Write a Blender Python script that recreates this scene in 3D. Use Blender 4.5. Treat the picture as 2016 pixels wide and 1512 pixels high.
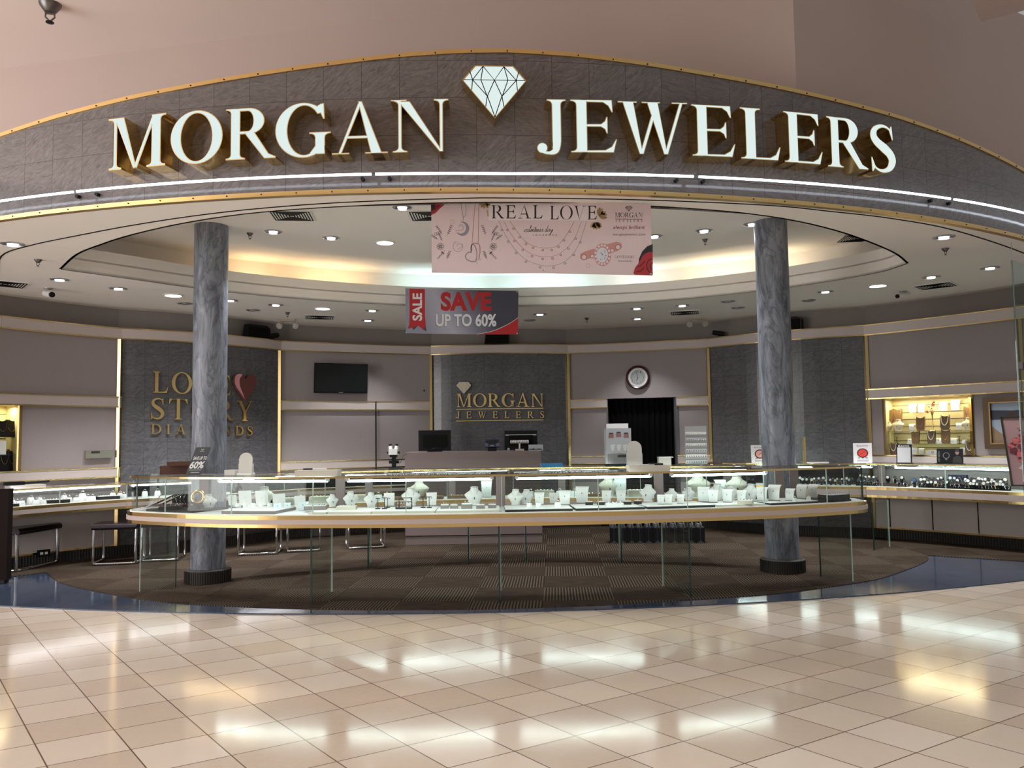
import bpy, bmesh, math, random
from math import sin, cos, pi, sqrt, radians
from mathutils import Vector, Matrix
from mathutils.geometry import tessellate_polygon
random.seed(11)
D = bpy.data
S = bpy.context.scene
for _o in list(D.objects): D.objects.remove(_o)
COL = S.collection

# ------------------------------------------------------------------ camera
FPX, PITCH, ROLL, EYE = 1600.0, radians(3.85), radians(0.82), 1.4
cam = D.cameras.new('camera'); cam_ob = D.objects.new('camera', cam); COL.objects.link(cam_ob)
cam.sensor_fit = 'HORIZONTAL'; cam.sensor_width = 36.0; cam.lens = 36.0 * FPX / 2016.0
cam.clip_start = 0.05; cam.clip_end = 100
cam_ob.matrix_world = Matrix.Translation((0, 0, EYE)) @ Matrix.Rotation(pi / 2 + PITCH, 4, 'X') @ Matrix.Rotation(-ROLL, 4, 'Z')
S.camera = cam_ob

# ------------------------------------------------------------------ world, daylight of the mall, exposure
S.view_settings.view_transform = 'Standard'; S.view_settings.look = 'None'
S.view_settings.exposure = 0.0; S.view_settings.gamma = 1.0
try: S.view_settings.use_curve_mapping = False
except Exception: pass
W = D.worlds.new('world'); S.world = W; W.use_nodes = True
_bg = W.node_tree.nodes['Background']; _bg.inputs[0].default_value = (1.0, 0.975, 0.96, 1); _bg.inputs[1].default_value = 0.34

def area(name, loc, target, size, power, color=(1, 1, 1), sy=None, spread=180):
    l = D.lights.new(name, 'AREA'); l.energy = power; l.color = color; l.shape = 'RECTANGLE'
    l.size = size; l.size_y = sy or size; l.spread = radians(spread)
    o = D.objects.new(name, l); COL.objects.link(o); o.location = loc
    d = Vector(target) - Vector(loc); o.rotation_euler = d.to_track_quat('-Z', 'Y').to_euler()
    return o
# daylight of the mall concourse: tall windows to the left of the viewer, plus an unseen overhead fill added to brighten the floor
area('concourse_windows', (-8.8, 2.4, 2.5), (-2.0, 7.0, 3.4), 5.5, 470, (1.0, 0.96, 0.94), 4.6)
area('overhead_fill', (-0.4, 1.2, 5.1), (-0.4, 1.6, 0.0), 7.5, 165, (1.0, 0.97, 0.93), 3.0, 125)

# ------------------------------------------------------------------ pixel helpers (2016 x 1512 photograph) -> places in metres
def ray(x, y):
    a, b = x - 1008, y - 756
    xx, yy = cos(ROLL) * a - sin(ROLL) * b, sin(ROLL) * a + cos(ROLL) * b
    return (xx / FPX, cos(PITCH) + yy / FPX * sin(PITCH), sin(PITCH) - yy / FPX * cos(PITCH))
def atz(x, y, z):
    d = ray(x, y); t = (z - EYE) / d[2]; return Vector((d[0] * t, d[1] * t, z))
def at(x, y, Y):
    d = ray(x, y); t = Y / d[1]; return Vector((d[0] * t, Y, EYE + d[2] * t))
def px(p):
    X, Y, Z = p[0], p[1], p[2] - EYE
    d = Y * cos(PITCH) + Z * sin(PITCH); u = -Y * sin(PITCH) + Z * cos(PITCH)
    x, y = FPX * X / d, -FPX * u / d
    return (1008 + cos(ROLL) * x + sin(ROLL) * y, 756 - sin(ROLL) * x + cos(ROLL) * y)
def oncyl(x, y, cx, cy, R):
    d = ray(x, y); a = d[0] ** 2 + d[1] ** 2; b = -2 * (d[0] * cx + d[1] * cy); c = cx * cx + cy * cy - R * R
    t = (-b - sqrt(max(b * b - 4 * a * c, 0))) / (2 * a)
    return Vector((d[0] * t, d[1] * t, EYE + d[2] * t))

# ------------------------------------------------------------------ materials
MATS = {}
def sr(*c):
    return tuple(((v / 255) / 12.92 if v / 255 <= 0.04045 else ((v / 255 + 0.055) / 1.055) ** 2.4) for v in c)
def mat(name, col, rough=0.5, metal=0.0, spec=0.5, var=0.06, scale=8.0, coat=0.0, emis=0.0, ecol=None, bump=0.0):
    if name in MATS: return MATS[name]
    m = D.materials.new(name); m.use_nodes = True; nt = m.node_tree; p = nt.nodes['Principled BSDF']
    p.inputs['Roughness'].default_value = rough; p.inputs['Metallic'].default_value = metal
    p.inputs['Specular IOR Level'].default_value = spec; p.inputs['Coat Weight'].default_value = coat
    p.inputs['Coat Roughness'].default_value = 0.08
    tc = nt.nodes.new('ShaderNodeTexCoord'); nz = nt.nodes.new('ShaderNodeTexNoise')
    nz.inputs['Scale'].default_value = scale; nz.inputs['Detail'].default_value = 3
    nt.links.new(tc.outputs['Object'], nz.inputs['Vector'])
    mx = nt.nodes.new('ShaderNodeMix'); mx.data_type = 'RGBA'
    mx.inputs[6].default_value = tuple(max(0, c * (1 - var)) for c in col) + (1,)
    mx.inputs[7].default_value = tuple(min(1, c * (1 + var)) for c in col) + (1,)
    nt.links.new(nz.outputs['Fac'], mx.inputs[0]); nt.links.new(mx.outputs[2], p.inputs['Base Color'])
    if emis:
        p.inputs['Emission Color'].default_value = tuple(ecol or col) + (1,); p.inputs['Emission Strength'].default_value = emis
    if bump:
        b = nt.nodes.new('ShaderNodeBump'); b.inputs['Strength'].default_value = bump; b.inputs['Distance'].default_value = 0.004
        n2 = nt.nodes.new('ShaderNodeTexNoise'); n2.inputs['Scale'].default_value = scale * 25
        nt.links.new(tc.outputs['Object'], n2.inputs['Vector']); nt.links.new(n2.outputs['Fac'], b.inputs['Height'])
        nt.links.new(b.outputs['Normal'], p.inputs['Normal'])
    MATS[name] = m; return m
def emit(name, col, strength):
    if name in MATS: return MATS[name]
    m = D.materials.new(name); m.use_nodes = True; nt = m.node_tree; nt.nodes.clear()
    o = nt.nodes.new('ShaderNodeOutputMaterial'); e = nt.nodes.new('ShaderNodeEmission')
    e.inputs[0].default_value = tuple(col) + (1,); e.inputs[1].default_value = strength
    nt.links.new(e.outputs[0], o.inputs[0]); MATS[name] = m; return m
def glassmat(name, tint, refl=0.05):
    if name in MATS: return MATS[name]
    m = D.materials.new(name); m.use_nodes = True; nt = m.node_tree; nt.nodes.clear()
    o = nt.nodes.new('ShaderNodeOutputMaterial'); t = nt.nodes.new('ShaderNodeBsdfTransparent'); g = nt.nodes.new('ShaderNodeBsdfGlossy')
    t.inputs[0].default_value = tuple(tint) + (1,); g.inputs['Roughness'].default_value = 0.02
    lw = nt.nodes.new('ShaderNodeLayerWeight'); lw.inputs[0].default_value = 0.5
    pw = nt.nodes.new('ShaderNodeMath'); pw.operation = 'POWER'; pw.inputs[1].default_value = 4
    ad = nt.nodes.new('ShaderNodeMath'); ad.operation = 'MULTIPLY_ADD'; ad.inputs[1].default_value = 0.4; ad.inputs[2].default_value = refl
    mx = nt.nodes.new('ShaderNodeMixShader')
    nt.links.new(lw.outputs['Facing'], pw.inputs[0]); nt.links.new(pw.outputs[0], ad.inputs[0]); nt.links.new(ad.outputs[0], mx.inputs[0])
    nt.links.new(t.outputs[0], mx.inputs[1]); nt.links.new(g.outputs[0], mx.inputs[2]); nt.links.new(mx.outputs[0], o.inputs[0])
    MATS[name] = m; return m
class NT:                                                   # tiny node-graph helper
    def __init__(s, name):
        s.m = D.materials.new(name); s.m.use_nodes = True; s.t = s.m.node_tree; s.p = s.t.nodes['Principled BSDF']; MATS[name] = s.m
    def n(s, kind, ins=None, **kw):
        nd = s.t.nodes.new('ShaderNode' + kind)
        for k, v in kw.items(): setattr(nd, k, v)
        for k, v in (ins or {}).items():
            if isinstance(v, bpy.types.NodeSocket): s.t.links.new(v, nd.inputs[k])
            else: nd.inputs[k].default_value = v
        return nd
    def mix(s, fac, a, b):
        nd = s.n('Mix', data_type='RGBA')
        for i, v in ((0, fac), (6, a), (7, b)):
            if isinstance(v, bpy.types.NodeSocket): s.t.links.new(v, nd.inputs[i])
            else: nd.inputs[i].default_value = v if i == 0 else tuple(v) + (1,)
        return nd.outputs[2]
    def math(s, op, a, b=0.0, c=0.0):
        nd = s.n('Math', operation=op)
        for i, v in enumerate((a, b, c)):
            if isinstance(v, bpy.types.NodeSocket): s.t.links.new(v, nd.inputs[i])
            else: nd.inputs[i].default_value = v
        return nd.outputs[0]
    def ramp(s, fac, stops):
        nd = s.n('ValToRGB', {0: fac}); e = nd.color_ramp.elements
        for i, (pos, c) in enumerate(stops):
            el = e[i] if i < 2 else e.new(pos)
            el.position = pos; el.color = tuple(c) + (1,)
        return nd.outputs[0]

def marble_tiles(name, dark, light, tile=0.275, rough=0.22, joint=(0.03, 0.03, 0.03), streak=9.0, contrast=(0.36, 0.62)):
    g = NT(name); uv = g.n('TexCoord').outputs['UV']
    br = g.n('TexBrick', {'Vector': uv, 'Color1': (0, 0, 0, 1), 'Color2': (1, 1, 1, 1), 'Mortar': (0.5, 0.5, 0.5, 1), 'Scale': 1.0,
                          'Mortar Size': 0.0016, 'Mortar Smooth': 0.2, 'Brick Width': tile, 'Row Height': tile}, offset=0.0, squash=1.0)
    off = g.n('VectorMath', {0: br.outputs['Color'], 1: (7.3, 3.1, 0)}, operation='MULTIPLY')
    ad = g.n('VectorMath', {0: uv, 1: off.outputs[0]}, operation='ADD')
    vr = g.n('VectorRotate', {'Vector': ad.outputs[0], 'Angle': g.math('MULTIPLY_ADD', br.outputs['Color'], 1.3, -0.9)}, rotation_type='Z_AXIS')
    mp = g.n('Mapping', {'Vector': vr.outputs[0], 'Scale': (streak * 0.55, streak * 2.1, 1)})
    nz = g.n('TexNoise', {'Vector': mp.outputs[0], 'Scale': 1.0, 'Detail': 6.0, 'Roughness': 0.65, 'Distortion': 1.4})
    c = g.ramp(nz.outputs['Fac'], [(contrast[0], dark), (contrast[1], light)])
    tone = g.mix(g.math('MULTIPLY', br.outputs['Color'], 0.35), c, tuple(v * 0.62 for v in light))
    g.t.links.new(g.mix(br.outputs['Fac'], tone, joint), g.p.inputs['Base Color'])
    g.p.inputs['Roughness'].default_value = rough; g.p.inputs['Specular IOR Level'].default_value = 0.5
    return g.m

GOLD = mat('polished_brass', (0.78, 0.56, 0.24), 0.14, 1.0, var=0.05, scale=3)
GOLDSAT = mat('satin_brass', (0.70, 0.48, 0.20), 0.3, 1.0, var=0.08, scale=2)
CHROME = mat('chrome', (0.75, 0.76, 0.8), 0.08, 1.0, var=0.02)
STEEL = mat('brushed_steel', (0.6, 0.6, 0.62), 0.3, 1.0, var=0.04)
BLACK = mat('black_plastic', (0.008, 0.008, 0.010), 0.5, spec=0.2)
BLACKM = mat('black_matt', (0.005, 0.005, 0.005), 0.85, spec=0.15)
WHITE = mat('white_paint', (0.72, 0.72, 0.70), 0.5)
WLEATHER = mat('white_leatherette', (0.80, 0.82, 0.80), 0.45, var=0.03, scale=20)
CREAM = mat('cream_leatherette', (0.62, 0.58, 0.48), 0.5)
PALE = mat('pale_grey_card', (0.55, 0.53, 0.48), 0.55)
GREYBOX = mat('grey_leatherette', (0.22, 0.20, 0.185), 0.5)
DARKBOX = mat('dark_brown_leatherette', (0.028, 0.024, 0.022), 0.5, spec=0.3)
BROWN = mat('tan_suede', (0.20, 0.115, 0.055), 0.75)
TAUPE = mat('taupe_suede', (0.15, 0.10, 0.065), 0.8)
MAUVE = mat('mauve_fabric', (0.30, 0.262, 0.262), 0.85, var=0.05, scale=40, bump=0.15)
BAND = mat('pink_laminate', (0.53, 0.46, 0.435), 0.4, var=0.03)
FASCIA = mat('rose_laminate', (0.47, 0.385, 0.36), 0.35, var=0.03)
DESKM = mat('dusty_rose_laminate', (0.22, 0.165, 0.16), 0.4, var=0.03)
LOWP = mat('low_wall_brightened', (0.62, 0.545, 0.53), 0.45, var=0.03)  # lighter wall tone: brightness below the counters put into the colour
TRIMG = mat('wall_trim_brass', (0.60, 0.44, 0.20), 0.22, 1.0, var=0.08, scale=2)
UPWALL = mat('taupe_paint', (0.24, 0.215, 0.205), 0.85, var=0.04)
CEILM = mat('ceiling_paint', (0.83, 0.79, 0.74), 0.85, var=0.03, scale=1.5)
MALLW = mat('mall_wall_paint', (0.50, 0.395, 0.355), 0.9, var=0.04, scale=1.2)
MALLC = mat('mall_ceiling_paint', (0.80, 0.70, 0.66), 0.9, var=0.03, scale=1.2)
RIB = mat('ribbed_base_vinyl', (0.022, 0.017, 0.014), 0.6)
DECK = mat('display_deck_white', (0.75, 0.78, 0.78), 0.4)
GLASS = glassmat('clear_glass', (0.96, 0.985, 0.975), 0.018)
GLASSLEG = glassmat('leg_glass', (0.90, 0.94, 0.92), 0.05)
GEDGE = mat('glass_edge_green', (0.01, 0.035, 0.032), 0.15, spec=0.6)
GEDGEL = mat('glass_edge_pale', (0.42, 0.55, 0.50), 0.2)
TOPM = glassmat('counter_top_glass', (0.86, 0.86, 0.84), 0.08)
ACRYL = glassmat('acrylic', (0.90, 0.95, 0.95), 0.10)
TUBE = emit('fluorescent_tube_lit', (0.84, 1.0, 0.98), 27.0)
TUBEV = emit('fluorescent_tube_violet', (0.96, 0.93, 1.0), 15.0)
NEON = emit('neon_tube_lit', (0.80, 0.88, 1.0), 5.5)
SIGNF = emit('backlit_acrylic', (0.80, 0.93, 0.90), 0.93)
LAMPB = emit('downlight_lamp_lit', (1.0, 1.0, 1.0), 7.0)
LAMPD = mat('downlight_lamp_off', (0.35, 0.35, 0.34), 0.2, spec=0.8)
RED = mat('print_red', sr(178, 32, 36), 0.5)
SILVER = mat('silver', (0.82, 0.82, 0.84), 0.18, 1.0)
JEWEL = mat('gemstone', (0.75, 0.78, 0.8), 0.05, spec=1.0)
PENDANT = mat('dark_silver', (0.12, 0.12, 0.13), 0.25, 0.8)

# ------------------------------------------------------------------ mesh building
class MB:
    def __init__(s): s.v = []; s.f = []; s.m = []; s.uv = []; s.M = Matrix()
    def add(s, vs, fs, mi=0, uv=None):
        o = len(s.v); s.v += [s.M @ Vector(p) for p in vs]
        s.f += [tuple(i + o for i in f) for f in fs]; s.m += [mi] * len(fs)
        s.uv += list(uv) if uv else [(0, 0)] * len(vs)
        return s
    def box(s, c, d, rz=0, mi=0, rx=0):
        R = Matrix.Rotation(rz, 3, 'Z') @ Matrix.Rotation(rx, 3, 'X'); c = Vector(c)
        vs = [c + R @ Vector((x * d[0] / 2, y * d[1] / 2, z * d[2] / 2)) for x in (-1, 1) for y in (-1, 1) for z in (-1, 1)]
        return s.add(vs, [(0, 1, 3, 2), (4, 6, 7, 5), (0, 4, 5, 1), (2, 3, 7, 6), (0, 2, 6, 4), (1, 5, 7, 3)], mi)
    def tube(s, pts, r, n=8, closed=False, mi=0):
        P = [Vector(p) for p in pts]; k = len(P); vs = []; fs = []; prev = None
        for i, p in enumerate(P):
            a = P[i - 1] if (i or closed) else p; b = P[(i + 1) % k] if (i < k - 1 or closed) else p
            t = (b - a).normalized()
            u = (prev - t * prev.dot(t)) if prev else t.orthogonal()
            if u.length < 1e-6: u = t.orthogonal()
            u.normalize(); prev = u; w = t.cross(u); rr = r[i] if isinstance(r, (list, tuple)) else r
            vs += [p + (u * cos(2 * pi * j / n) + w * sin(2 * pi * j / n)) * rr for j in range(n)]
        for i in range(k if closed else k - 1):
            for j in range(n):
                a, b = i * n + j, i * n + (j + 1) % n; c, d = ((i + 1) % k) * n + (j + 1) % n, ((i + 1) % k) * n + j
                fs.append((a, b, c, d))
        if not closed: fs += [tuple(range(n))[::-1], tuple(range((k - 1) * n, k * n))]
        return s.add(vs, fs, mi)
    def lathe(s, prof, n=20, c=(0, 0, 0), sx=1, sy=1, mi=0, caps=True):
        vs = []; fs = []; c = Vector(c)
        for (r, z) in prof: vs += [c + Vector((r * sx * cos(2 * pi * j / n), r * sy * sin(2 * pi * j / n), z)) for j in range(n)]
        for i in range(len(prof) - 1):
            for j in range(n): fs.append((i * n + j, i * n + (j + 1) % n, (i + 1) * n + (j + 1) % n, (i + 1) * n + j))
        if caps: fs += [tuple(range(n))[::-1], tuple(range((len(prof) - 1) * n, len(prof) * n))]
        return s.add(vs, fs, mi)
    def loft(s, secs, n=16, mi=0):                          # secs: (cx, cy, z, rx, ry)
        vs = []; fs = []
        for (cx, cy, z, rx, ry) in secs: vs += [(cx + rx * cos(2 * pi * j / n), cy + ry * sin(2 * pi * j / n), z) for j in range(n)]
        for i in range(len(secs) - 1):
            for j in range(n): fs.append((i * n + j, i * n + (j + 1) % n, (i + 1) * n + (j + 1) % n, (i + 1) * n + j))
        fs += [tuple(range(n))[::-1], tuple(range((len(secs) - 1) * n, len(secs) * n))]
        return s.add(vs, fs, mi)
    def prism(s, outer, z0, z1, holes=(), mi=0, fn=None):   # polygon in the plane, extruded; fn maps (x, y, z) to 3D
        fn = fn or (lambda x, y, z: (x, y, z)); loops = [list(outer)] + [list(h) for h in holes]
        flat = [p for l in loops for p in l]; N = len(flat)
        tris = tessellate_polygon([[Vector((p[0], p[1], 0)) for p in l] for l in loops])
        vs = [fn(p[0], p[1], z1) for p in flat] + [fn(p[0], p[1], z0) for p in flat]
        fs = [tuple(t) for t in tris] + [tuple(i + N for i in t[::-1]) for t in tris]; o = 0
        for l in loops:
            k = len(l)
            for i in range(k): fs.append((o + i, o + i + N, o + (i + 1) % k + N, o + (i + 1) % k))
            o += k
        return s.add(vs, fs, mi)
    def flat(s, outer, z, holes=(), mi=0, fn=None):         # printed shape: one face layer
        fn = fn or (lambda x, y, z: (x, y, z)); loops = [list(outer)] + [list(h) for h in holes]
        tris = tessellate_polygon([[Vector((p[0], p[1], 0)) for p in l] for l in loops])
        return s.add([fn(p[0], p[1], z) for l in loops for p in l], [tuple(t) for t in tris], mi)
    def stroke(s, pts, w, z, closed=False, mi=0, fn=None):  # printed line
        fn = fn or (lambda x, y, z: (x, y, z)); P = [Vector((p[0], p[1])) for p in pts]; k = len(P); vs = []; fs = []
        for i, p in enumerate(P):
            a = P[i - 1] if (i or closed) else p; b = P[(i + 1) % k] if (i < k - 1 or closed) else p
            t = (b - a); t = t.normalized() if t.length > 1e-9 else Vector((1, 0)); q = Vector((-t.y, t.x)); ww = w[i] if isinstance(w, (list, tuple)) else w
            vs += [fn(*(p + q * ww / 2), z), fn(*(p - q * ww / 2), z)]
        for i in range(k if closed else k - 1): j = (i + 1) % k; fs.append((2 * i, 2 * i + 1, 2 * j + 1, 2 * j))
        return s.add(vs, fs, mi)
    def ribbon(s, pts, z0, z1, t, mi=0, u0=0.0):            # upright curved slab: front face on pts, thickness t to the left of travel
        P = [Vector((p[0], p[1])) for p in pts]; k = len(P); N = []
        for i in range(k):
            d = (P[min(i + 1, k - 1)] - P[max(i - 1, 0)]).normalized(); N.append(Vector((-d.y, d.x)))
        Z0 = z0 if isinstance(z0, (list, tuple)) else [z0] * k; Z1 = z1 if isinstance(z1, (list, tuple)) else [z1] * k
        vs = []; uv = []; u = u0
        for i in range(k):
            if i: u += (P[i] - P[i - 1]).length
            q = P[i] + N[i] * t
            vs += [(*P[i], Z0[i]), (*P[i], Z1[i]), (*q, Z0[i]), (*q, Z1[i])]; uv += [(u, Z0[i]), (u, Z1[i])] * 2
        fs = []
        for i in range(k - 1):
            a, b = 4 * i, 4 * i + 4
            fs += [(a, b, b + 1, a + 1), (a + 2, a + 3, b + 3, b + 2), (a + 1, b + 1, b + 3, a + 3), (a, a + 2, b + 2, b)]
        fs += [(0, 1, 3, 2), (4 * k - 4, 4 * k - 2, 4 * k - 1, 4 * k - 3)]
        return s.add(vs, fs, mi, uv)
    def build(s, name, mats, parent=None, smooth=False, recalc=True):
        me = D.meshes.new(name); me.from_pydata([tuple(v) for v in s.v], [], s.f)
        mats = mats if isinstance(mats, (list, tuple)) else [mats]
        for m in mats: me.materials.append(m)
        me.polygons.foreach_set('material_index', s.m)
        l = me.uv_layers.new(name='UVMap'); vi = [0] * len(me.loops); me.loops.foreach_get('vertex_index', vi)
        l.data.foreach_set('uv', [c for i in vi for c in s.uv[i]])
        if recalc:
            b = bmesh.new(); b.from_mesh(me); bmesh.ops.recalc_face_normals(b, faces=b.faces); b.to_mesh(me); b.free()
        if smooth:
            me.polygons.foreach_set('use_smooth', [True] * len(me.polygons))
            try: me.set_sharp_from_angle(angle=radians(40))
            except Exception: pass
        me.update(); o = D.objects.new(name, me); COL.objects.link(o)
        if parent: o.parent = parent
        return o
def tag(o, label, cat, group=None, kind=None):
    o['label'] = label; o['category'] = cat
    if group: o['group'] = group
    if kind: o['kind'] = kind
    return o
def thing(name, label, cat, loc=(0, 0, 0), rz=0.0, group=None):
    o = D.objects.new(name, None); COL.objects.link(o); o.location = loc; o.rotation_euler = (0, 0, rz); o.empty_display_size = 0.1
    return tag(o, label, cat, group)
def struct(name, mb, m, parent=None, label=None, smooth=False):
    o = mb.build(name, m, parent, smooth)
    if not parent: o['kind'] = 'structure'
    if label: o['label'] = label
    return o
def dup(root, loc, rz=0.0, label=None, group=None, scale=None):
    r = root.copy(); COL.objects.link(r); r.location = loc; r.rotation_euler = (0, 0, rz)
    if scale: r.scale = scale if isinstance(scale, (tuple, list)) else (scale,) * 3
    if label: r['label'] = label
    if group: r['group'] = group
    for ch in list(root.children):
        c = ch.copy(); COL.objects.link(c); c.parent = r
        for gch in ch.children:
            d = gch.copy(); COL.objects.link(d); d.parent = c
    return r
class Proto:                                                # first use places the original, later uses copy it
    def __init__(s, root): s.r = root; s.used = False
    def put(s, loc, rz, label, group=None, scale=None):
        if s.used: return dup(s.r, loc, rz, label, group, scale)
        s.used = True; r = s.r; r.location = loc; r.rotation_euler = (0, 0, rz); r['label'] = label
        if group: r['group'] = group
        return r
    def keep(s, scale):                                     # scale of the original is set last
        s.r.scale = scale if isinstance(scale, (tuple, list)) else (scale,) * 3
ONES = 'zeroth first second third fourth fifth sixth seventh eighth ninth tenth eleventh twelfth thirteenth fourteenth fifteenth sixteenth seventeenth eighteenth nineteenth twentieth'.split()
def nth(i): return ONES[i] if i <= 20 else 'twenty-' + ONES[i - 20] if i < 30 else 'thirtieth' if i == 30 else 'thirty-' + ONES[i - 30]
def cr(pts, n=8, closed=False):                             # Catmull-Rom through points
    P = [Vector(p) for p in pts]; k = len(P); out = []
    for i in range(k if closed else k - 1):
        a = P[(i - 1) % k] if (closed or i) else P[0] * 2 - P[1]; b = P[i]; c = P[(i + 1) % k]
        d = P[(i + 2) % k] if (closed or i + 2 < k) else c * 2 - b
        for j in range(n):
            t = j / n
            out.append(0.5 * ((2 * b) + (c - a) * t + (2 * a - 5 * b + 4 * c - d) * t * t + (3 * b - a - 3 * c + d) * t ** 3))
    if not closed: out.append(P[-1])
    return [tuple(p) for p in out]
def lin(x, tab):
    if x <= tab[0][0]: return tab[0][1]
    for (a, p), (b, q) in zip(tab, tab[1:]):
        if x <= b: return p + (q - p) * (x - a) / (b - a)
    return tab[-1][1]
def frange(a, b, n): return [a + (b - a) * i / n for i in range(n + 1)]
def offs(pts, t):                                           # offset an open polyline to the left of travel by t
    P = [Vector((p[0], p[1])) for p in pts]; k = len(P); out = []
    for i in range(k):
        d = (P[min(i + 1, k - 1)] - P[max(i - 1, 0)]).normalized(); out.append(tuple(P[i] + Vector((-d.y, d.x)) * t))
    return out
_TXT = {}
def text_geo(body, bold=0.0, shear=0.0, space=1.0):         # built-in typeface -> normalised outline triangles (0..1 box)
    key = (body, bold, shear, space)
    if key in _TXT: return _TXT[key]
    cu = D.curves.new('lettering', 'FONT'); cu.body = body; cu.offset = bold; cu.shear = shear; cu.space_character = space; cu.resolution_u = 4
    o = D.objects.new('lettering', cu); COL.objects.link(o); dg = bpy.context.evaluated_depsgraph_get(); dg.update()
    me = D.meshes.new_from_object(o.evaluated_get(dg)); vs = [v.co.copy() for v in me.vertices]; fs = [tuple(p.vertices) for p in me.polygons]
    D.objects.remove(o); D.curves.remove(cu); D.meshes.remove(me)
    x0, x1 = min(v.x for v in vs), max(v.x for v in vs); y0, y1 = min(v.y for v in vs), max(v.y for v in vs)
    _TXT[key] = ([((v.x - x0) / (x1 - x0), (v.y - y0) / (y1 - y0)) for v in vs], fs); return _TXT[key]
def put_text(mb, body, fn, x, y, w, h, z=0.0, mi=0, rot=0, **kw):
    vs, fs = text_geo(body, **kw)
    if rot: return mb.add([fn(x + (1 - v[1]) * w, y + v[0] * h, z) for v in vs], fs, mi)   # reads upwards
    return mb.add([fn(x + v[0] * w, y + v[1] * h, z) for v in vs], fs, mi)
# ================================================================== floors
g = NT('limestone_tiles')
pos = g.n('NewGeometry').outputs['Position']
dx = g.n('VectorMath', {0: pos, 1: (0.7708, 3.8691, 0)}, operation='SUBTRACT').outputs[0]
det = 0.11353
uu = g.n('VectorMath', {0: dx, 1: (0.2658 / det, 0.2081 / det, 0)}, operation='DOT_PRODUCT').outputs['Value']
vv = g.n('VectorMath', {0: dx, 1: (-0.1781 / det, 0.2877 / det, 0)}, operation='DOT_PRODUCT').outputs['Value']
uvv = g.n('CombineXYZ', {0: uu, 1: vv}).outputs[0]
br = g.n('TexBrick', {'Vector': uvv, 'Color1': (0, 0, 0, 1), 'Color2': (1, 1, 1, 1), 'Mortar': (0.5, 0.5, 0.5, 1), 'Scale': 1.0,
                      'Mortar Size': 0.011, 'Mortar Smooth': 0.3, 'Brick Width': 1.0, 'Row Height': 1.0}, offset=0.0)
nz = g.n('TexNoise', {'Vector': pos, 'Scale': 3.5, 'Detail': 6.0, 'Roughness': 0.6})
nf = g.n('TexNoise', {'Vector': pos, 'Scale': 30.0, 'Detail': 4.0})
c1 = g.ramp(br.outputs['Color'], [(0.0, sr(188, 171, 154)), (0.5, sr(204, 188, 172)), (1.0, sr(218, 206, 193))])
c2 = g.mix(g.math('MULTIPLY', nz.outputs['Fac'], 0.45), c1, sr(190, 171, 153))
c3 = g.mix(g.math('MULTIPLY', nf.outputs['Fac'], 0.22), c2, sr(222, 210, 197))
g.t.links.new(g.mix(br.outputs['Fac'], c3, sr(104, 84, 68)), g.p.inputs['Base Color'])
rg = g.math('MULTIPLY_ADD', nz.outputs['Fac'], 0.10, 0.065); g.t.links.new(rg, g.p.inputs['Roughness'])
g.p.inputs['Specular IOR Level'].default_value = 0.5
TILE = g.m
mb = MB(); mb.box((0, 5, -0.06), (26, 26, 0.1)); struct('floor', mb, TILE)

g = NT('blue_slate_tiles'); pos = g.n('NewGeometry').outputs['Position']
br = g.n('TexBrick', {'Vector': pos, 'Color1': (0, 0, 0, 1), 'Color2': (1, 1, 1, 1), 'Mortar': (0.5, 0.5, 0.5, 1), 'Scale': 1.0, 'Mortar Size': 0.004,
                      'Brick Width': 0.33, 'Row Height': 0.6}, offset=0.0)
nz = g.n('TexNoise', {'Vector': pos, 'Scale': 9.0, 'Detail': 5.0})
c = g.mix(nz.outputs['Fac'], (0.034, 0.052, 0.095), (0.055, 0.078, 0.13)); c = g.mix(g.math('MULTIPLY', br.outputs['Color'], 0.4), c, (0.05, 0.055, 0.075))
g.t.links.new(g.mix(br.outputs['Fac'], c, (0.012, 0.012, 0.015)), g.p.inputs['Base Color']); g.p.inputs['Roughness'].default_value = 0.1
SLATE = g.m
BCX, BR_, BAP = -0.6, 14.0, 6.70
def blue_y(x): return BAP + BR_ - sqrt(BR_ ** 2 - (x - BCX) ** 2)
outer = [(x, blue_y(x)) for x in frange(-7.2, 7.2, 60)] + [(7.2, 14.2), (-7.2, 14.2)]
mb = MB(); mb.prism(outer, -0.01, 0.0); struct('floor_border', mb, SLATE)

g = NT('carpet_tiles'); pos = g.n('NewGeometry').outputs['Position']
vr = g.n('VectorRotate', {'Vector': pos, 'Angle': radians(3)}, rotation_type='Z_AXIS').outputs[0]
ck = g.n('TexChecker', {'Vector': g.n('VectorMath', {0: vr, 1: (0.13, 0.33, 0.05)}, operation='ADD').outputs[0], 'Color1': (0, 0, 0, 1), 'Color2': (1, 1, 1, 1), 'Scale': 1 / 0.62})
wv = g.n('TexWave', {'Vector': vr, 'Scale': 11.5, 'Distortion': 1.2, 'Detail': 2.0, 'Detail Scale': 3.0}, bands_direction='X')
st = g.n('TexNoise', {'Vector': g.n('Mapping', {'Vector': vr, 'Scale': (6, 75, 1)}).outputs[0], 'Scale': 1.0, 'Detail': 4.0})
plain = g.ramp(st.outputs['Fac'], [(0.35, (0.024, 0.016, 0.011)), (0.65, (0.066, 0.047, 0.032))])
ribc = g.ramp(wv.outputs['Fac'], [(0.32, (0.018, 0.012, 0.009)), (0.66, (0.105, 0.080, 0.056))])
g.t.links.new(g.mix(ck.outputs['Color'], plain, ribc), g.p.inputs['Base Color']); g.p.inputs['Roughness'].default_value = 0.95
g.p.inputs['Specular IOR Level'].default_value = 0.1
CARPET = g.m
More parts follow.
